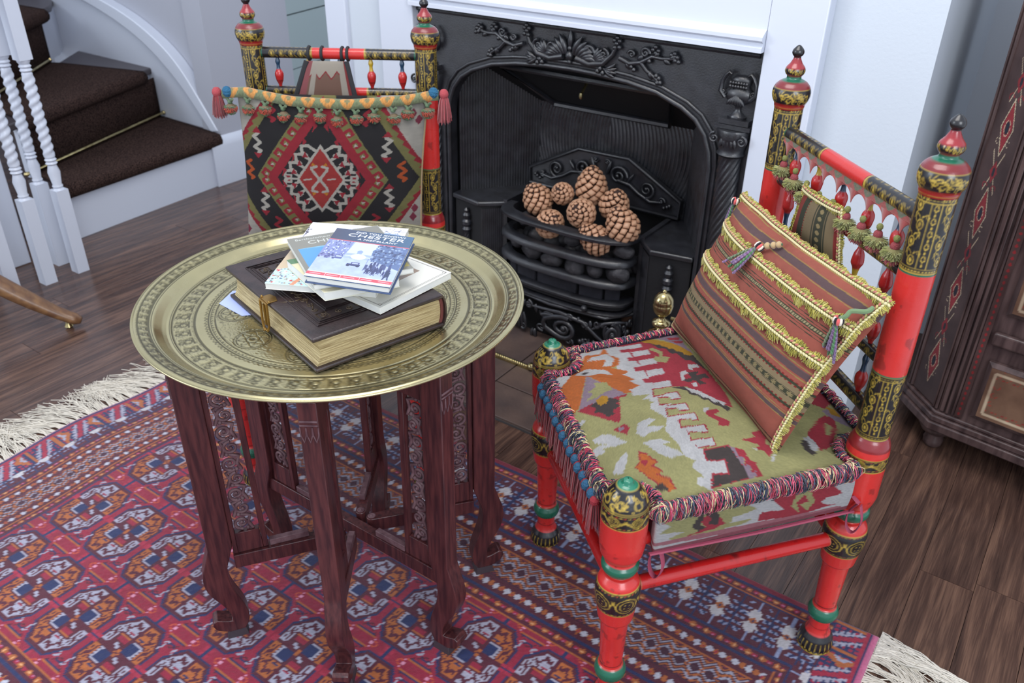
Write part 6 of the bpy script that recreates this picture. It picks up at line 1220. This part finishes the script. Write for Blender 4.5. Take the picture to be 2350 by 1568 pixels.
# ---- diamond kilim cushion on the chair behind the table
def kilim2():
    n = 560; cv = Canvas(1130, 1010, n, n, KC['W'], 225, 590); B_, CR, OL, Wh, RD = (30, 26, 30), (172, 34, 52), (140, 134, 78), (204, 198, 186), (182, 54, 50); cx, cy = 738, 1122
    X, Yy = np.meshgrid(cv.x, cv.y); Yp = 2190-Yy   # y measured downwards in the photograph's sense
    k = .64; dx, dy = np.abs(X-cx), np.abs(Yp-cy); m = dx+k*dy; A = cv.a
    A[:] = lin(Wh); sg = (np.abs(((dy+dx*.3)/44) % 1-.5)*2)
    A[m < 668] = lin(CR); A[m < 628+22*sg] = lin(OL); A[m < 588] = lin(B_); A[m < 408] = lin(OL); A[m < 338] = lin(CR); A[m < 272] = lin(B_); A[m < 152] = lin(Wh); A[m < 132] = lin(RD)
    yo = lambda y: 2190-y
    def hook(px, py, sx, sy, col, tip, sc=1.):
        P = [(px, py), (px+sx*34*sc, py+sy*24*sc), (px+sx*62*sc, py+sy*22*sc), (px+sx*60*sc, py-sy*6*sc), (px+sx*40*sc, py-sy*20*sc)]
        cv.line([(a, yo(b)) for a, b in P], 19, col)
        if tip: cv.poly([(a, yo(b)) for a, b in [(px+sx*34*sc, py-sy*30*sc), (px+sx*60*sc, py-sy*32*sc), (px+sx*46*sc, py-sy*4*sc)]], tip)
    for sx in (-1, 1):
        for sy in (-1, 1):
            for i in range(4):
                t = (i+.35)/4.1; hook(cx+sx*150*(1-t), cy+sy*150/k*t, sx, sy, Wh, CR, 1.42)
                cv.poly([(cx+sx*(262*(1-t)-30), yo(cy+sy*(262/k*t+18))), (cx+sx*(262*(1-t)+2), yo(cy+sy*(262/k*t-24))), (cx+sx*(262*(1-t)-10), yo(cy+sy*(262/k*t+40)))], CR)
            for i in range(7):
                t = (i+.4)/7.4; x, y = cx+sx*332*(1-t), cy+sy*332/k*t; P = [(x, y), (x+sx*36, y+sy*26), (x+sx*58, y-sy*4), (x+sx*34, y-sy*22)]; cv.line([(a, yo(b)) for a, b in P], 18, CR); cv.poly([(x+sx*26, yo(y+sy*4)), (x+sx*46, yo(y-sy*14)), (x+sx*20, yo(y-sy*16))], Wh)
    for s in (-1, 1):
        cv.line([(cx+s*140, yo(cy)), (cx+s*215, yo(cy))], 14, Wh); cv.line([(cx+s*215, yo(cy-24)), (cx+s*185, yo(cy-24)), (cx+s*185, yo(cy+24)), (cx+s*215, yo(cy+24))], 13, Wh)
    A[m < 134] = lin(RD)
    for s in (-1, 1):  # middle X with orange tips
        cv.line([(cx-8, yo(cy)), (cx-8+s*42, yo(cy+s*0+58)), (cx-8+s*48, yo(cy+80)), (cx-8+s*18, yo(cy+88))], 17, Wh); cv.line([(cx-8, yo(cy)), (cx-8+s*42, yo(cy-58)), (cx-8+s*50, yo(cy-78)), (cx-8+s*18, yo(cy-88))], 17, Wh)
        for t in (-1, 1): cv.poly([(cx-8+s*22, yo(cy+t*92)), (cx-8+s*52, yo(cy+t*92)), (cx-8+s*40, yo(cy+t*116))], (216, 140, 36))
        cv.line([(cx-8+s*52, yo(cy)), (cx-8+s*96, yo(cy-6*s))], 11, Wh)
    for x, y, s, c in ((345, 900, 1, Wh), (1132, 905, -1, Wh), (372, 1300, -1, Wh), (1152, 1250, 1, Wh), (282, 1085, 1, (206, 90, 30)), (1228, 1070, 1, (206, 90, 30)), (450, 1475, -1, CR), (1062, 1430, -1, CR), (440, 690, 1, CR), (1010, 700, -1, CR)):
        P = [(x+s*8, y-62), (x-s*24, y-40), (x+s*20, y-4), (x-s*22, y+30), (x+s*22, y+50), (x+s*6, y+62)]; cv.line([(a, yo(b)) for a, b in P], 20, c)
        if c == Wh:
            for t in (-1, 1): cv.poly([(x-30, yo(y+t*66)), (x+30, yo(y+t*66)), (x, yo(y+t*104))], CR)
    for x, y in ((1290, 1390), (1300, 1330), (240, 1520), (1265, 700), (1300, 740)): cv.dia(x, yo(y), 22, 34, (150, 50, 76))
    A *= (.84+.3*vnoise(n, n, 30, 60, seed=14, oct=3)[..., None]); jit = RNG.integers(-1, 2, (n, 1)); return A
KA = kilim2()
def kcol(U_, V_):
    n = KA.shape[0]; i = np.clip(((U_*1100+10)/1130*(n-1)+RNG.normal(0, .5, U_.shape)).astype(int), 0, n-1); j = np.clip((V_*(n-1)).astype(int), 0, n-1); return KA[j, i]
pC = Pillow((-1.640, 1.225, .812), (-1.268, 1.462, .815), (-1.278, 1.428, .455), (-1.648, 1.200, .452), .048, .028, .03)
cuC = empty('diamond_kilim_cushion', (-1.46, 1.33, .45), 'kilim cushion with a hooked red and black diamond, pompom braid on top, behind the tray', 'cushion')
pC.panel('front_panel', kcol, kil, cuC, 310, 300); pC.panel('back_panel', lambda U_, V_: np.ones(U_.shape+(3,))*lin((196, 184, 164)), kil, cuC, 30, 30, -1)
MB().tube([tuple(pC.at(1.0, v)) for v in lsp(0, 1, 40)], .0026, 6).build('piping', mat('tan_piping', (150, 128, 96)), cuC)
bt = empty('pompom_braid', (-1.46, 1.34, .78), 'green and orange braid with pompoms and end tassels, over the diamond cushion', 'trimming')
mb = MB(); Q = [pC.at(u, v, 1, l) for u, v, l in zip(lsp(-.07, 1.06, 60), np.interp(lsp(-.07, 1.06, 60), [-.07, .05, .3, .6, .9, 1.06], [.985, 1.0, .965, .955, .975, 1.0]), [.010]*60)]
Sg = np.array(Q); T_ = np.gradient(Sg, axis=0); T_ /= np.linalg.norm(T_, axis=1)[:, None]; nU = 260; si = np.linspace(0, 59, nU); Pb = np.stack([np.interp(si, np.arange(60), Sg[:, i]) for i in range(3)], -1); ang = np.linspace(-.9, 2.6, 14)
up = np.array([0, 0, 1.]); G = Pb[None]+(.0125*np.sin(ang))[:, None, None]*up+(.010*np.cos(ang)-.004)[:, None, None]*pC.n
uu = np.linspace(0, 1, nU)[None]*11; C = np.ones((14, nU, 3))*lin((104, 112, 84)); w_ = np.abs(uu % 1-.5)*2; a_ = np.linspace(0, 1, 14)[:, None]; C[(w_+np.abs(a_-.5)*1.3) < .8] = lin((182, 128, 70)); C[(w_+np.abs(a_-.5)*1.5) < .32] = lin((120, 112, 80)); C *= .75+.45*RNG.random((14, nU, 1))
gridmesh('braid', G, C, yarn, bt)
for i in range(12):
    u = -.02+i*1.04/11; j = int(np.clip((u+.07)/1.13*59, 0, 59)); p = Sg[j]+np.array([0, 0, -.018])+pC.n*.006; q = p+np.array([.002*math.sin(i*3), 0, -.014-.004*math.sin(i*2.3)])
    mb = MB(); mb.tube([Sg[j]+np.array([-.010, 0, -.010])+pC.n*.006, p], .0035, 6, (96, 112, 86)); mb.tube([Sg[j]+np.array([.010, 0, -.010])+pC.n*.006, p], .0035, 6, (96, 112, 86)); mb.ball(p, (.006, .006, .005), 8, (92, 116, 88)); mb.ball(q, (.0125, .0125, .0115), 12, (112, 96, 74)); o = mb.build('pompom', MATS['knotted_yarn'], bt, smooth=80)
    nn_ = 460; a = RNG.uniform(0, 2*pi, nn_); c = RNG.uniform(-1, .4, nn_); dx = np.stack([np.sqrt(1-c**2)*np.cos(a), np.sqrt(1-c**2)*np.sin(a), c], -1); t = np.linspace(.1, 1, 4)
    X = q+dx[:, None]*((.0155*RNG.uniform(.9, 1.05, nn_))[:, None]*t)[..., None]+np.array([0, 0, .007])*(1-t)[None, :, None]; fr = dx@pC.n
    pal = np.where((np.abs(c+.25) < .38)[:, None], lin((176, 72, 52)), lin((92, 122, 88))); strandmesh('pompom_skirt', X, np.full(nn_, .0010), pal*RNG.uniform(.75, 1.25, (nn_, 1)), yarn, o)
for e, u in (('l', 0), ('r', 59)):
    p = Sg[u]+np.array([0, 0, -.004])+(np.array([-.012, -.006, 0]) if e == 'l' else np.array([.010, .006, 0])); X = strands_tassel(tuple(p+np.array([0, 0, .006])), .062 if e == 'r' else .055, .006, .017, 160, None); o = strandmesh('end_tassel', X, np.full(160, .0012), lin((168, 72, 78) if e == 'r' else (134, 52, 58))*RNG.uniform(.75, 1.2, (160, 1)), yarn, bt, stuff=False)
    MB().ball(p+np.array([0, 0, .008]), (.011, .011, .012), 12).build('tassel_head', mat('rose_yarn', (168, 70, 76), rough=.9, bump=(500, .002)), o)
    MB().ball(Sg[u]+(np.array([.010, .006, .006]) if e == 'l' else np.array([-.010, -.006, .006])), (.013, .011, .013), 10).build('blue_knot', mat('blue_knotted_wool', (44, 104, 140), rough=.95, bump=(380, .006)), bt)
# kilim back pad tied to the top rail of the far chair
pD = Pillow((-1.538, 1.353, .872), (-1.463, 1.406, .872), (-1.446, 1.409, .775), (-1.566, 1.329, .775), .010, .006, .0)
cuD = empty('kilim_back_pad', (-1.51, 1.39, .775), 'small cream and brown kilim pad tied with black straps to the far chair top rail', 'cushion')
def padc(U_, V_):
    C = np.ones(U_.shape+(3,))*lin((150, 112, 96)); Z_ = np.abs((U_*4) % 1-.5)*.5; C[V_ > .62+Z_*.7] = lin((206, 194, 178)); C[(V_ > .58+Z_*.7) & (V_ < .62+Z_*.7)] = lin((172, 52, 58)); C[(U_ < .16)] = lin((178, 100, 104)); C[(U_ > .2) & (U_ < .3)] = lin((204, 192, 178)); C[(U_ > .8) & (U_ < .92)] = lin((204, 192, 178)); C[(U_ > .92)] = lin((168, 60, 62)); return C
pD.panel('front_panel', padc, kil, cuD, 80, 100); pD.panel('back_panel', lambda U_, V_: np.ones(U_.shape+(3,))*lin((150, 112, 96)), kil, cuD, 20, 20, -1)
strap = mat('black_strap', (34, 34, 38), rough=.8)
for u0, v0, u1 in ((-.02, .0, .0), (1.02, .0, 1.0)):
    q = pD.at(u1, 1.0, 1, .002); MB().tube([pD.at(u0, v0, 1, .002), pD.at((u0+u1)/2, .5, 1, .003), q], .006, 6, flat=.35, up=tuple(pD.n)).build('strap', strap, cuD)
def onrail(x): s = np.linalg.norm(np.array(x)[:2]-pt2[:2]); return pt2+dt2*s
for u in (.0, .34, .86, 1.0):
    c = onrail(pD.at(u, 1.0)); nr2 = np.array([-dt2[1], dt2[0], 0]); P = [c+.0145*(math.cos(a)*nr2+math.sin(a)*up) for a in np.linspace(0, 2*pi, 16, endpoint=False)]; MB().tube(P, .0035, 6, closed=True).build('strap_loop', strap, cuD)
# ============================================================ PINE CONES, COALS, BRASS
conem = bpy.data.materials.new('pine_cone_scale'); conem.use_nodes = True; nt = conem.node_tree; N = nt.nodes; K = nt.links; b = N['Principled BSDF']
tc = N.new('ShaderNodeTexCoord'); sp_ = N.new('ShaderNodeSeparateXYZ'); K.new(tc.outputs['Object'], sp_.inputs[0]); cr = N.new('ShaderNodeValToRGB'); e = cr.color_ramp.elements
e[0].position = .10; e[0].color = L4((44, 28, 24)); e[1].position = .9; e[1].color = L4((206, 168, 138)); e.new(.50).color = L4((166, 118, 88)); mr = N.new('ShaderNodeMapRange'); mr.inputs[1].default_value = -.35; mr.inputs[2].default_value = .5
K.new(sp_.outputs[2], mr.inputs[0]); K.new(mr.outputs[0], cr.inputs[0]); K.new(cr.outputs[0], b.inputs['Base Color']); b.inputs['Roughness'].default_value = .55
core_m = mat('pine_cone_core', (52, 34, 28), rough=.9)
sv = [(0, -.56, -.35), (.52, -.1, -.35), (0, .48, -.35), (-.52, -.1, -.35), (0, -.50, .05), (.46, -.06, .05), (0, .40, .05), (-.46, -.06, .05), (0, -.34, .22), (.34, 0, .20), (0, .28, .16), (-.34, 0, .20), (0, -.10, .32)]
sf = [(0, 1, 5, 4), (1, 2, 6, 5), (2, 3, 7, 6), (3, 0, 4, 7), (4, 5, 9, 8), (5, 6, 10, 9), (6, 7, 11, 10), (7, 4, 8, 11), (8, 9, 12), (9, 10, 12), (10, 11, 12), (11, 8, 12), (3, 2, 1, 0)]
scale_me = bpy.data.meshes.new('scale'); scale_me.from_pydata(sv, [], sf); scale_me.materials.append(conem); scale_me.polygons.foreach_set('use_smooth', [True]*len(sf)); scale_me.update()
def pinecone(c, axis, L, R, label, seed, n=92):
    L *= 1.26; R *= 1.24; n = int(n*.78)
    r = random.Random(seed); x, y, a = frame(axis); c = np.array(c, float); t = empty('pine_cone', tuple(c), label, 'pine cone', 'pine cones heaped in the grate')
    rad = lambda s: R*(math.sin(pi*min(1, (s*.86+.12)))**.62)*(1-.25*s)
    MB().lathe([(L*(s-.5), rad(s)*.80) for s in np.linspace(0, 1, 14)], c, tuple(a), 18).build('core', core_m, t, smooth=60)
    for k in range(n):
        s = (k+.5)/n; z = L*(s-.5); rr = rad(s); ph = k*2.39996+seed; rd = math.cos(ph)*x+math.sin(ph)*y; d = .02; sl = (rad(min(1, s+d))-rad(max(0, s-d)))/(2*d*L)
        nrm = rd-a*sl; nrm /= np.linalg.norm(nrm); nrm = nrm+a*.25; nrm /= np.linalg.norm(nrm); tt = np.cross(nrm, a); tt /= np.linalg.norm(tt)+1e-9; up_ = np.cross(nrm, tt); up_ = up_ if up_@a > 0 else -up_
        tx = np.cross(up_, nrm); sz = math.sqrt(2*pi*R*.86*L/n)*1.30*(rr/R)**.42*r.uniform(.93, 1.07); p = c+a*z+rd*rr*.93
        if p[1] > 2.105: continue
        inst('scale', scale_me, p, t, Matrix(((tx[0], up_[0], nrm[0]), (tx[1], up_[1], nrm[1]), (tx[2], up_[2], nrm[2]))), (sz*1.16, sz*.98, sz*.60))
for i, (c, ax, L, R, lb) in enumerate((
    ((-1.295, 1.965, .412), (-.35, -.3, .8), .072, .040, 'upright pine cone at the left end of the heap in the grate'),
    ((-1.213, 1.972, .442), (.0, -.75, .55), .055, .029, 'small closed pine cone with its tip towards the room, upper left of the heap'),
    ((-1.142, 2.02, .470), (.05, -.1, 1), .088, .041, 'large upright pine cone crowning the heap'),
    ((-1.052, 2.0, .440), (.3, -.2, .9), .070, .039, 'dark-edged pine cone right of the crowning cone, behind the others'),
    ((-1.205, 1.908, .372), (.5, -.35, .55), .076, .037, 'pine cone lying low at the left behind the top grate bar'),
    ((-1.112, 1.912, .425), (.08, -.75, .55), .070, .037, 'pale closed pine cone facing forward in the middle of the heap'),
    ((-.987, 1.925, .418), (-.35, -.25, .9), .082, .042, 'pale tan pine cone at the right end of the heap'),
    ((-1.058, 1.902, .365), (-.5, -.3, .5), .078, .037, 'pine cone lying low right of centre, seen between the grate bars'))):
    pinecone(c, ax, L, R, lb, i+1, 80 if R < .035 else 96)
coal = mat('coal_lump', (30, 30, 34), rough=.45, var=((58, 56, 60), 30), bump=(90, .003), spec=.6, rvar=(.75, 40)); fbk = mat('sooty_firebrick', (46, 46, 54), rough=.85, bump=(160, .002), var=((30, 30, 36), 20))
def lump(c, r, seed, label):
    mb = bmesh.new(); bmesh.ops.create_icosphere(mb, subdivisions=3, radius=1); rn = random.Random(seed); ds = [Vector((rn.uniform(-1, 1), rn.uniform(-1, 1), rn.uniform(-1, 1))).normalized() for _ in range(9)]
    for v in mb.verts:
        d = v.co.normalized(); f = 1
        for q in ds: f = min(f, .80/max(.25, d.dot(q)) if d.dot(q) > .55 else 1.05)
        v.co = d*min(f, 1.02); v.co.x *= r[0]; v.co.y *= r[1]; v.co.z *= r[2]
    me = bpy.data.meshes.new('coal_lump'); mb.to_mesh(me); mb.free(); me.materials.append(coal); me.polygons.foreach_set('use_smooth', [True]*len(me.polygons)); o = bpy.data.objects.new('coal_lump', me); COL.objects.link(o); o.location = c; WL[o.name] = c; tag(o, label, 'coal', 'coal lumps in the grate')
for i, (x, y, z, a, b_, c_, lb) in enumerate((
    (-1.335, 1.935, .272, .026, .022, .023, 'leftmost coal lump, small, between the second and third grate bars'), (-1.262, 1.900, .272, .036, .026, .027, 'oblong glossy coal lump, second from left between the bars'),
    (-1.185, 1.888, .272, .036, .026, .027, 'smooth coal lump with a chalky left edge between the bars'), (-1.105, 1.888, .270, .032, .026, .030, 'round coal lump in the middle between the second and third bars'),
    (-1.045, 1.895, .272, .026, .024, .026, 'narrow dark coal lump, second from right between the bars'), (-.978, 1.905, .276, .038, .026, .028, 'big brownish grey coal lump at the right end between the bars'),
    (-.975, 1.925, .340, .034, .026, .024, 'coal lump below the pale tan cone, above the second bar'), (-1.320, 1.95, .342, .024, .022, .024, 'coal lump at the left end just under the top bar'),
    (-1.135, 1.915, .335, .030, .024, .022, 'dark coal lump in the middle between the two low pine cones'))):
    lump((x, y, z), (a, b_, c_), i+3, lb)
for k in range(14):
    x = -1.36+.031*k; lump((x, 1.975+.02*(k % 2), .262+.012*(k % 3)), (.03, .03, .03), 50+k, 'dark coal lump at the back of the grate behind the bars')
S5 = np.linspace(-.80, .80, 6)
for i in range(5):
    a, b2 = bow(S5[i]+.012, -.030), bow(S5[i+1]-.012, -.030); m = (a+b2)/2; d = b2-a; L = np.linalg.norm(d)
    o = MB().box((m[0], m[1]+.008, .204), (L, .022, .052), rz=math.atan2(d[1], d[0])).build('firebrick', fbk, bevel=.003, bseg=2, origin=(m[0], m[1], .178)); tag(o, '%s dark firebrick in the low row behind the bottom grate bars' % ('leftmost', 'second from left', 'middle', 'second from right', 'rightmost')[i], 'brick', 'firebricks in the grate')
for i in range(3): MB
gb = brass
an = empty('brass_andiron', (-.72, 1.66, .013), 'polished brass post with an engraved ball finial and side arm, beside the grate', 'andiron')
AX, AY = -.722, 1.660
MB().lathe([(.013, .055), (.020, .055), (.026, .045), (.034, .022), (.05, .014), (.22, .012), (.240, .016), (.248, .048), (.256, .050), (.266, .046), (.278, .038), (.290, .026), (.297, .012)], (AX, AY, 0), seg=40).build('base', gb, an, smooth=45)
MB().lathe([(.296, .012), (.302, .009), (.306, .016), (.311, .0225), (.318, .0225), (.323, .016), (.326, .009), (.332, .008), (.336, .012)], (AX, AY, 0), seg=32).build('stem', gb, an, smooth=60)
MB().lathe([(.335, .012), (.341, .018), (.348, .0225), (.360, .0248), (.366, .0250), (.368, .0238), (.370, .0250), (.382, .0222), (.392, .0145), (.396, .009), (.397, .005), (.401, .0048), (.404, .0015)], (AX, AY, 0), seg=36).build('ball_finial', gb, an, smooth=70)
MB().tube([(AX+.022, AY+.004, .332), (AX+.045, AY+.01, .330), (AX+.060, AY+.02, .345), (AX+.075, AY+.03, .345)], .0045, 8).ball((AX+.042, AY+.008, .330), .009, 10).ball((AX+.05, AY+.006, .318), .007, 10).build('side_arm', gb, an)
MB().ball((AX-.075, AY-.01, .245), (.010, .008, .014), 10).ball((AX-.055, AY-.01, .250), (.009, .007, .012), 10).tube([(AX-.075, AY-.01, .245), (AX-.04, AY, .235), (AX, AY, .236)], .004, 6).build('foot_scroll', gb, an)['kind'] = 'stuff'
fe = empty('fender', (-1.16, 1.69, .0135), 'low brass fender rail with rope edge on the hearth tiles behind the tray table', 'fender')
mb = MB(); n_t = 150; xs_ = np.linspace(-1.70, -.80, n_t)
for q in (0, pi): mb.tube([(x, 1.690+.0035*math.cos(q+x*420), .0215+.0035*math.sin(q+x*420)) for x in np.linspace(-1.70, -1.12, 900)], .0034, 5)
mb.build('rope_rail', gb, fe, smooth=80); MB().box((-1.41, 1.690, .0155), (.58, .010, .004)).build('strip', gb, fe)
MB().ball((-1.115, 1.690, .0255), .012, 12).build('ball', gb, fe)
# ============================================================ PAINTED CABINET
cab = empty('painted_cabinet', (.2, 2.15, 0), 'dark painted wooden cabinet with red and cream folk ornament, on bun feet', 'cabinet')
cw = mat('dark_stained_wood', (84, 66, 64), rough=.36, var=((52, 38, 38), 4, (14, 14, 2)), bump=(90, .0006, (1, 1, .12)), spec=.5); cvm = mat('painted_wood', vcol=True, rough=.42, bump=(90, .0006, (1, 1, .12)), var=((190, 180, 180), 12))
Q0, Q1 = np.array([-.213, 2.047]), np.array([-.122, 1.950]); fd = np.array([.991, -.131]); Q2 = Q1+fd*.62
def inset(k):
    d1 = (Q1-Q0)/np.linalg.norm(Q1-Q0); n1 = np.array([-d1[1], d1[0]]); n1 = n1 if n1@(np.array([.3, 2.2])-Q0) > 0 else -n1; n2 = np.array([-fd[1], fd[0]]); n2 = n2 if n2[1] > 0 else -n2
    A_ = np.array([n1, n2]); q1 = Q1+np.linalg.solve(A_, [k, k]); return [tuple(Q0+n1*k), tuple(q1), tuple(Q2+n2*k), (.50, 2.385), (Q0[0]+k*.8, 2.385)]
MB().prism(inset(.022), (0, 0, .13), EX, EY, EZ, 1.1).build('carcase', cw, cab, bevel=.002)
for z, h, k in ((.088, .022, .0), (.110, .016, .006), (.126, .010, .013)): MB().prism(inset(k), (0, 0, z), EX, EY, EZ, h).build('base_moulding', cw, cab, bevel=.003)
for x, y in ((-.105, 2.03), (.44, 1.96), (-.13, 2.33), (.42, 2.33)):
    MB().lathe([(.0005, .018), (.006, .022), (.020, .024), (.034, .020), (.040, .022), (.048, .036), (.062, .044), (.076, .040), (.088, .028)], (x, y, 0), seg=26).build('bun_foot', cw, cab, smooth=60)
DB, RDp, CRm, TN = (72, 54, 52), (134, 40, 46), (186, 168, 142), (112, 84, 66)
# canted corner panel with interlaced ornament
I = [np.array(q) for q in inset(.021)]; e1 = (I[1]-I[0]); Lc = np.linalg.norm(e1); e1 /= Lc; nrm1 = np.array([e1[1], -e1[0]]); nrm1 = nrm1 if nrm1[1] < 0 else -nrm1
cvp = Canvas(Lc, 1.08, 70, 480, DB, 0, .14)
for i in range(6):
    zc = .24+i*.19; xm = Lc/2; r = .016
    cvp.poly([(xm, zc-.055), (xm+r, zc), (xm, zc+.055), (xm-r, zc)], RDp); cvp.line([(xm, zc-.06), (xm+r+.003, zc), (xm, zc+.06), (xm-r-.003, zc)], .0022, CRm, True); cvp.disc(xm, zc, .006, (30, 34, 44), .014); cvp.arc(xm, zc, .008, 0, 2*pi, .0014, CRm, 12, .017)
    cvp.line([(xm-.018, zc+.05), (xm+.018, zc+.14)], .002, CRm); cvp.line([(xm+.018, zc+.05), (xm-.018, zc+.14)], .002, CRm); cvp.poly([(xm, zc+.07), (xm+.012, zc+.095), (xm, zc+.12), (xm-.012, zc+.095)], RDp); cvp.disc(xm, zc+.095, .004, (38, 38, 46), .010)
    for g in (-1, 1): cvp.arc(xm+g*.014, zc+.062, .007, 0, 4, .002, RDp); cvp.arc(xm+g*.016, zc-.03, .006, 1, 5, .0014, CRm)
X, Z = np.meshgrid(cvp.x, cvp.y); P = np.stack([I[0][0]+e1[0]*X+nrm1[0]*.002, I[0][1]+e1[1]*X+nrm1[1]*.002, Z], -1); gridmesh('corner_panel', P, cvp.a, cvm, cab)
for s in (.004, .014, Lc-.004, Lc-.013): q = I[0]+e1*s+nrm1*.003; MB().tube([(q[0], q[1], .14), (q[0], q[1], 1.22)], .0035, 6).build('bead_moulding', cw, cab)
e2 = fd; nrm2 = np.array([fd[1], -fd[0]]); nrm2 = nrm2 if nrm2[1] < 0 else -nrm2; o2 = I[1]
def fp(s, z, d=0.): return (o2[0]+e2[0]*s+nrm2[0]*d, o2[1]+e2[1]*s+nrm2[1]*d, z)
F1, F2v = (e2[0], e2[1], 0), (nrm2[0], nrm2[1], 0)
for s, w_, d in ((.004, .010, .006), (.018, .007, .009), (.030, .006, .005)): MB().prism([(s, .14), (s+w_, .14), (s+w_, 1.22), (s, 1.22)], fp(0, 0), F1, (0, 0, 1), F2v, d).build('bead_moulding', cw, cab, bevel=.002)
cvd = Canvas(.016, 1.08, 10, 670, (70, 50, 48), .038, .14)
for i in range(74): cvd.disc(.046, .15+i*.0145, .0028, (130, 34, 38), .004)
X, Z = np.meshgrid(cvd.x, cvd.y); gridmesh('dotted_stile', np.stack([fp(0, 0)[0]+e2[0]*X+nrm2[0]*.003, fp(0, 0)[1]+e2[1]*X+nrm2[1]*.003, Z], -1), cvd.a, cvm, cab)
def raised(name, s0, s1, z0, z1, cvf, lab=None):
    t_ = MB().add([fp(s0, z0, .001), fp(s1, z0, .001), fp(s1, z1, .001), fp(s0, z1, .001), fp(s0, z0, .010), fp(s1, z0, .010), fp(s1, z1, .010), fp(s0, z1, .010), fp(s0+.010, z0+.010, .016), fp(s1-.010, z0+.010, .016), fp(s1-.010, z1-.010, .016), fp(s0+.010, z1-.010, .016)],
        [(0, 1, 5, 4), (1, 2, 6, 5), (2, 3, 7, 6), (3, 0, 4, 7), (4, 5, 9, 8), (5, 6, 10, 9), (6, 7, 11, 10), (7, 4, 8, 11), (8, 9, 10, 11)]).build(name, cw, cab, smooth=0)
    W, H = s1-s0-.022, z1-z0-.022; c = Canvas(W, H, 130, int(130*H/W), TN); cvf(c, W, H); X, Z = np.meshgrid(c.x, c.y); b = np.array(fp(s0+.011, z0+.011, .0165)); gridmesh('painted_face', b+X[..., None]*np.array(F1)+Z[..., None]*np.array([0, 0, 1.]), c.a, cvm, t_); return t_
def floral(c, W, H):
    for k in (.010, .013): c.line([(k, k), (W-k, k), (W-k, H-k), (k, H-k)], .0012, CRm, True)
    r = random.Random(3)
    for i in range(int(W/.022)):
        x = .022+i*.022
        for z in (.022, H-.022): c.arc(x, z, .006, i, i+4, .0015, (150, 60, 50)); c.disc(x+.008, z, .002, (130, 40, 40))
    for i in range(int(H/.022)):
        z = .022+i*.022; c.arc(.022, z, .006, i, i+4, .0015, (150, 60, 50)); c.arc(W-.022, z, .006, i, i+4, .0015, (150, 60, 50))
    c.arc(W*.55, H*.5, min(W, H)*.22, 0, 2*pi, .002, RDp, 20)
    for i in range(8): a = i*pi/4; c.disc(W*.55+math.cos(a)*min(W, H)*.13, H*.5+math.sin(a)*min(W, H)*.13, .006, (120, 50, 44))
dr = raised('drawer', .072, .50, .158, .312, floral); raised('door_panel', .072, .50, .43, 1.16, floral)
MB().prism([(.062, .352), (.50, .352), (.50, .385), (.062, .385)], fp(0, 0, 0), F1, (0, 0, 1), F2v, .016).build('rail_moulding', cw, cab, bevel=.006, bseg=3)
# ============================================================ CURVED TABLE LEG AT THE LEFT EDGE
pt_ = empty('pedestal_table', (-2.80, .68, 0), 'honey-brown curved table leg with a small brass-tipped foot, at the left edge', 'table')
ow = mat('honey_walnut', (128, 92, 58), rough=.32, var=((96, 64, 42), 6, (2, 8, 8)), spec=.5)
def sabre(ang, nm='leg'):
    d = np.array([math.cos(ang), math.sin(ang)]); P = []; R_ = []
    for s, z, r in ((.0, .36, .032), (.08, .355, .032), (.16, .325, .031), (.24, .270, .030), (.32, .205, .028), (.39, .145, .027), (.45, .098, .024), (.50, .062, .020), (.535, .040, .018), (.56, .028, .018), (.575, .022, .010)): P.append((-2.80+d[0]*s, .68+d[1]*s, z)); R_.append(r*1.22)
    P = np.array(P); tt = np.linspace(0, 1, 30); t0 = np.linspace(0, 1, len(P)); Pi = np.stack([np.interp(tt, t0, P[:, i]) for i in range(3)], -1); Ri = np.interp(tt, t0, R_)
    for _ in range(2): Pi[1:-1] = (Pi[:-2]+2*Pi[1:-1]+Pi[2:])/4
    l = MB().tube(Pi, Ri, 12, up=(0, 0, 1), flat=.8).build(nm, ow, pt_, smooth=70); e = P[-3]; MB().lathe([(.0005, .009), (.006, .013), (.012, .010), (.018, .008)], (e[0], e[1], 0), seg=14).build('castor', brass, l)
for a in (.78, .78+2*pi/3, .78+4*pi/3): sabre(a)
MB().lathe([(.28, .02), (.30, .045), (.34, .050), (.38, .035), (.42, .050), (.50, .040), (.58, .030), (.64, .045), (.66, .06), (.665, .02)], (-2.80, .68, 0), seg=28).build('column', ow, pt_, smooth=60)
MB().lathe([(.665, .20), (.680, .215), (.692, .21)], (-2.80, .68, 0), seg=60).build('table_top', ow, pt_, smooth=30)
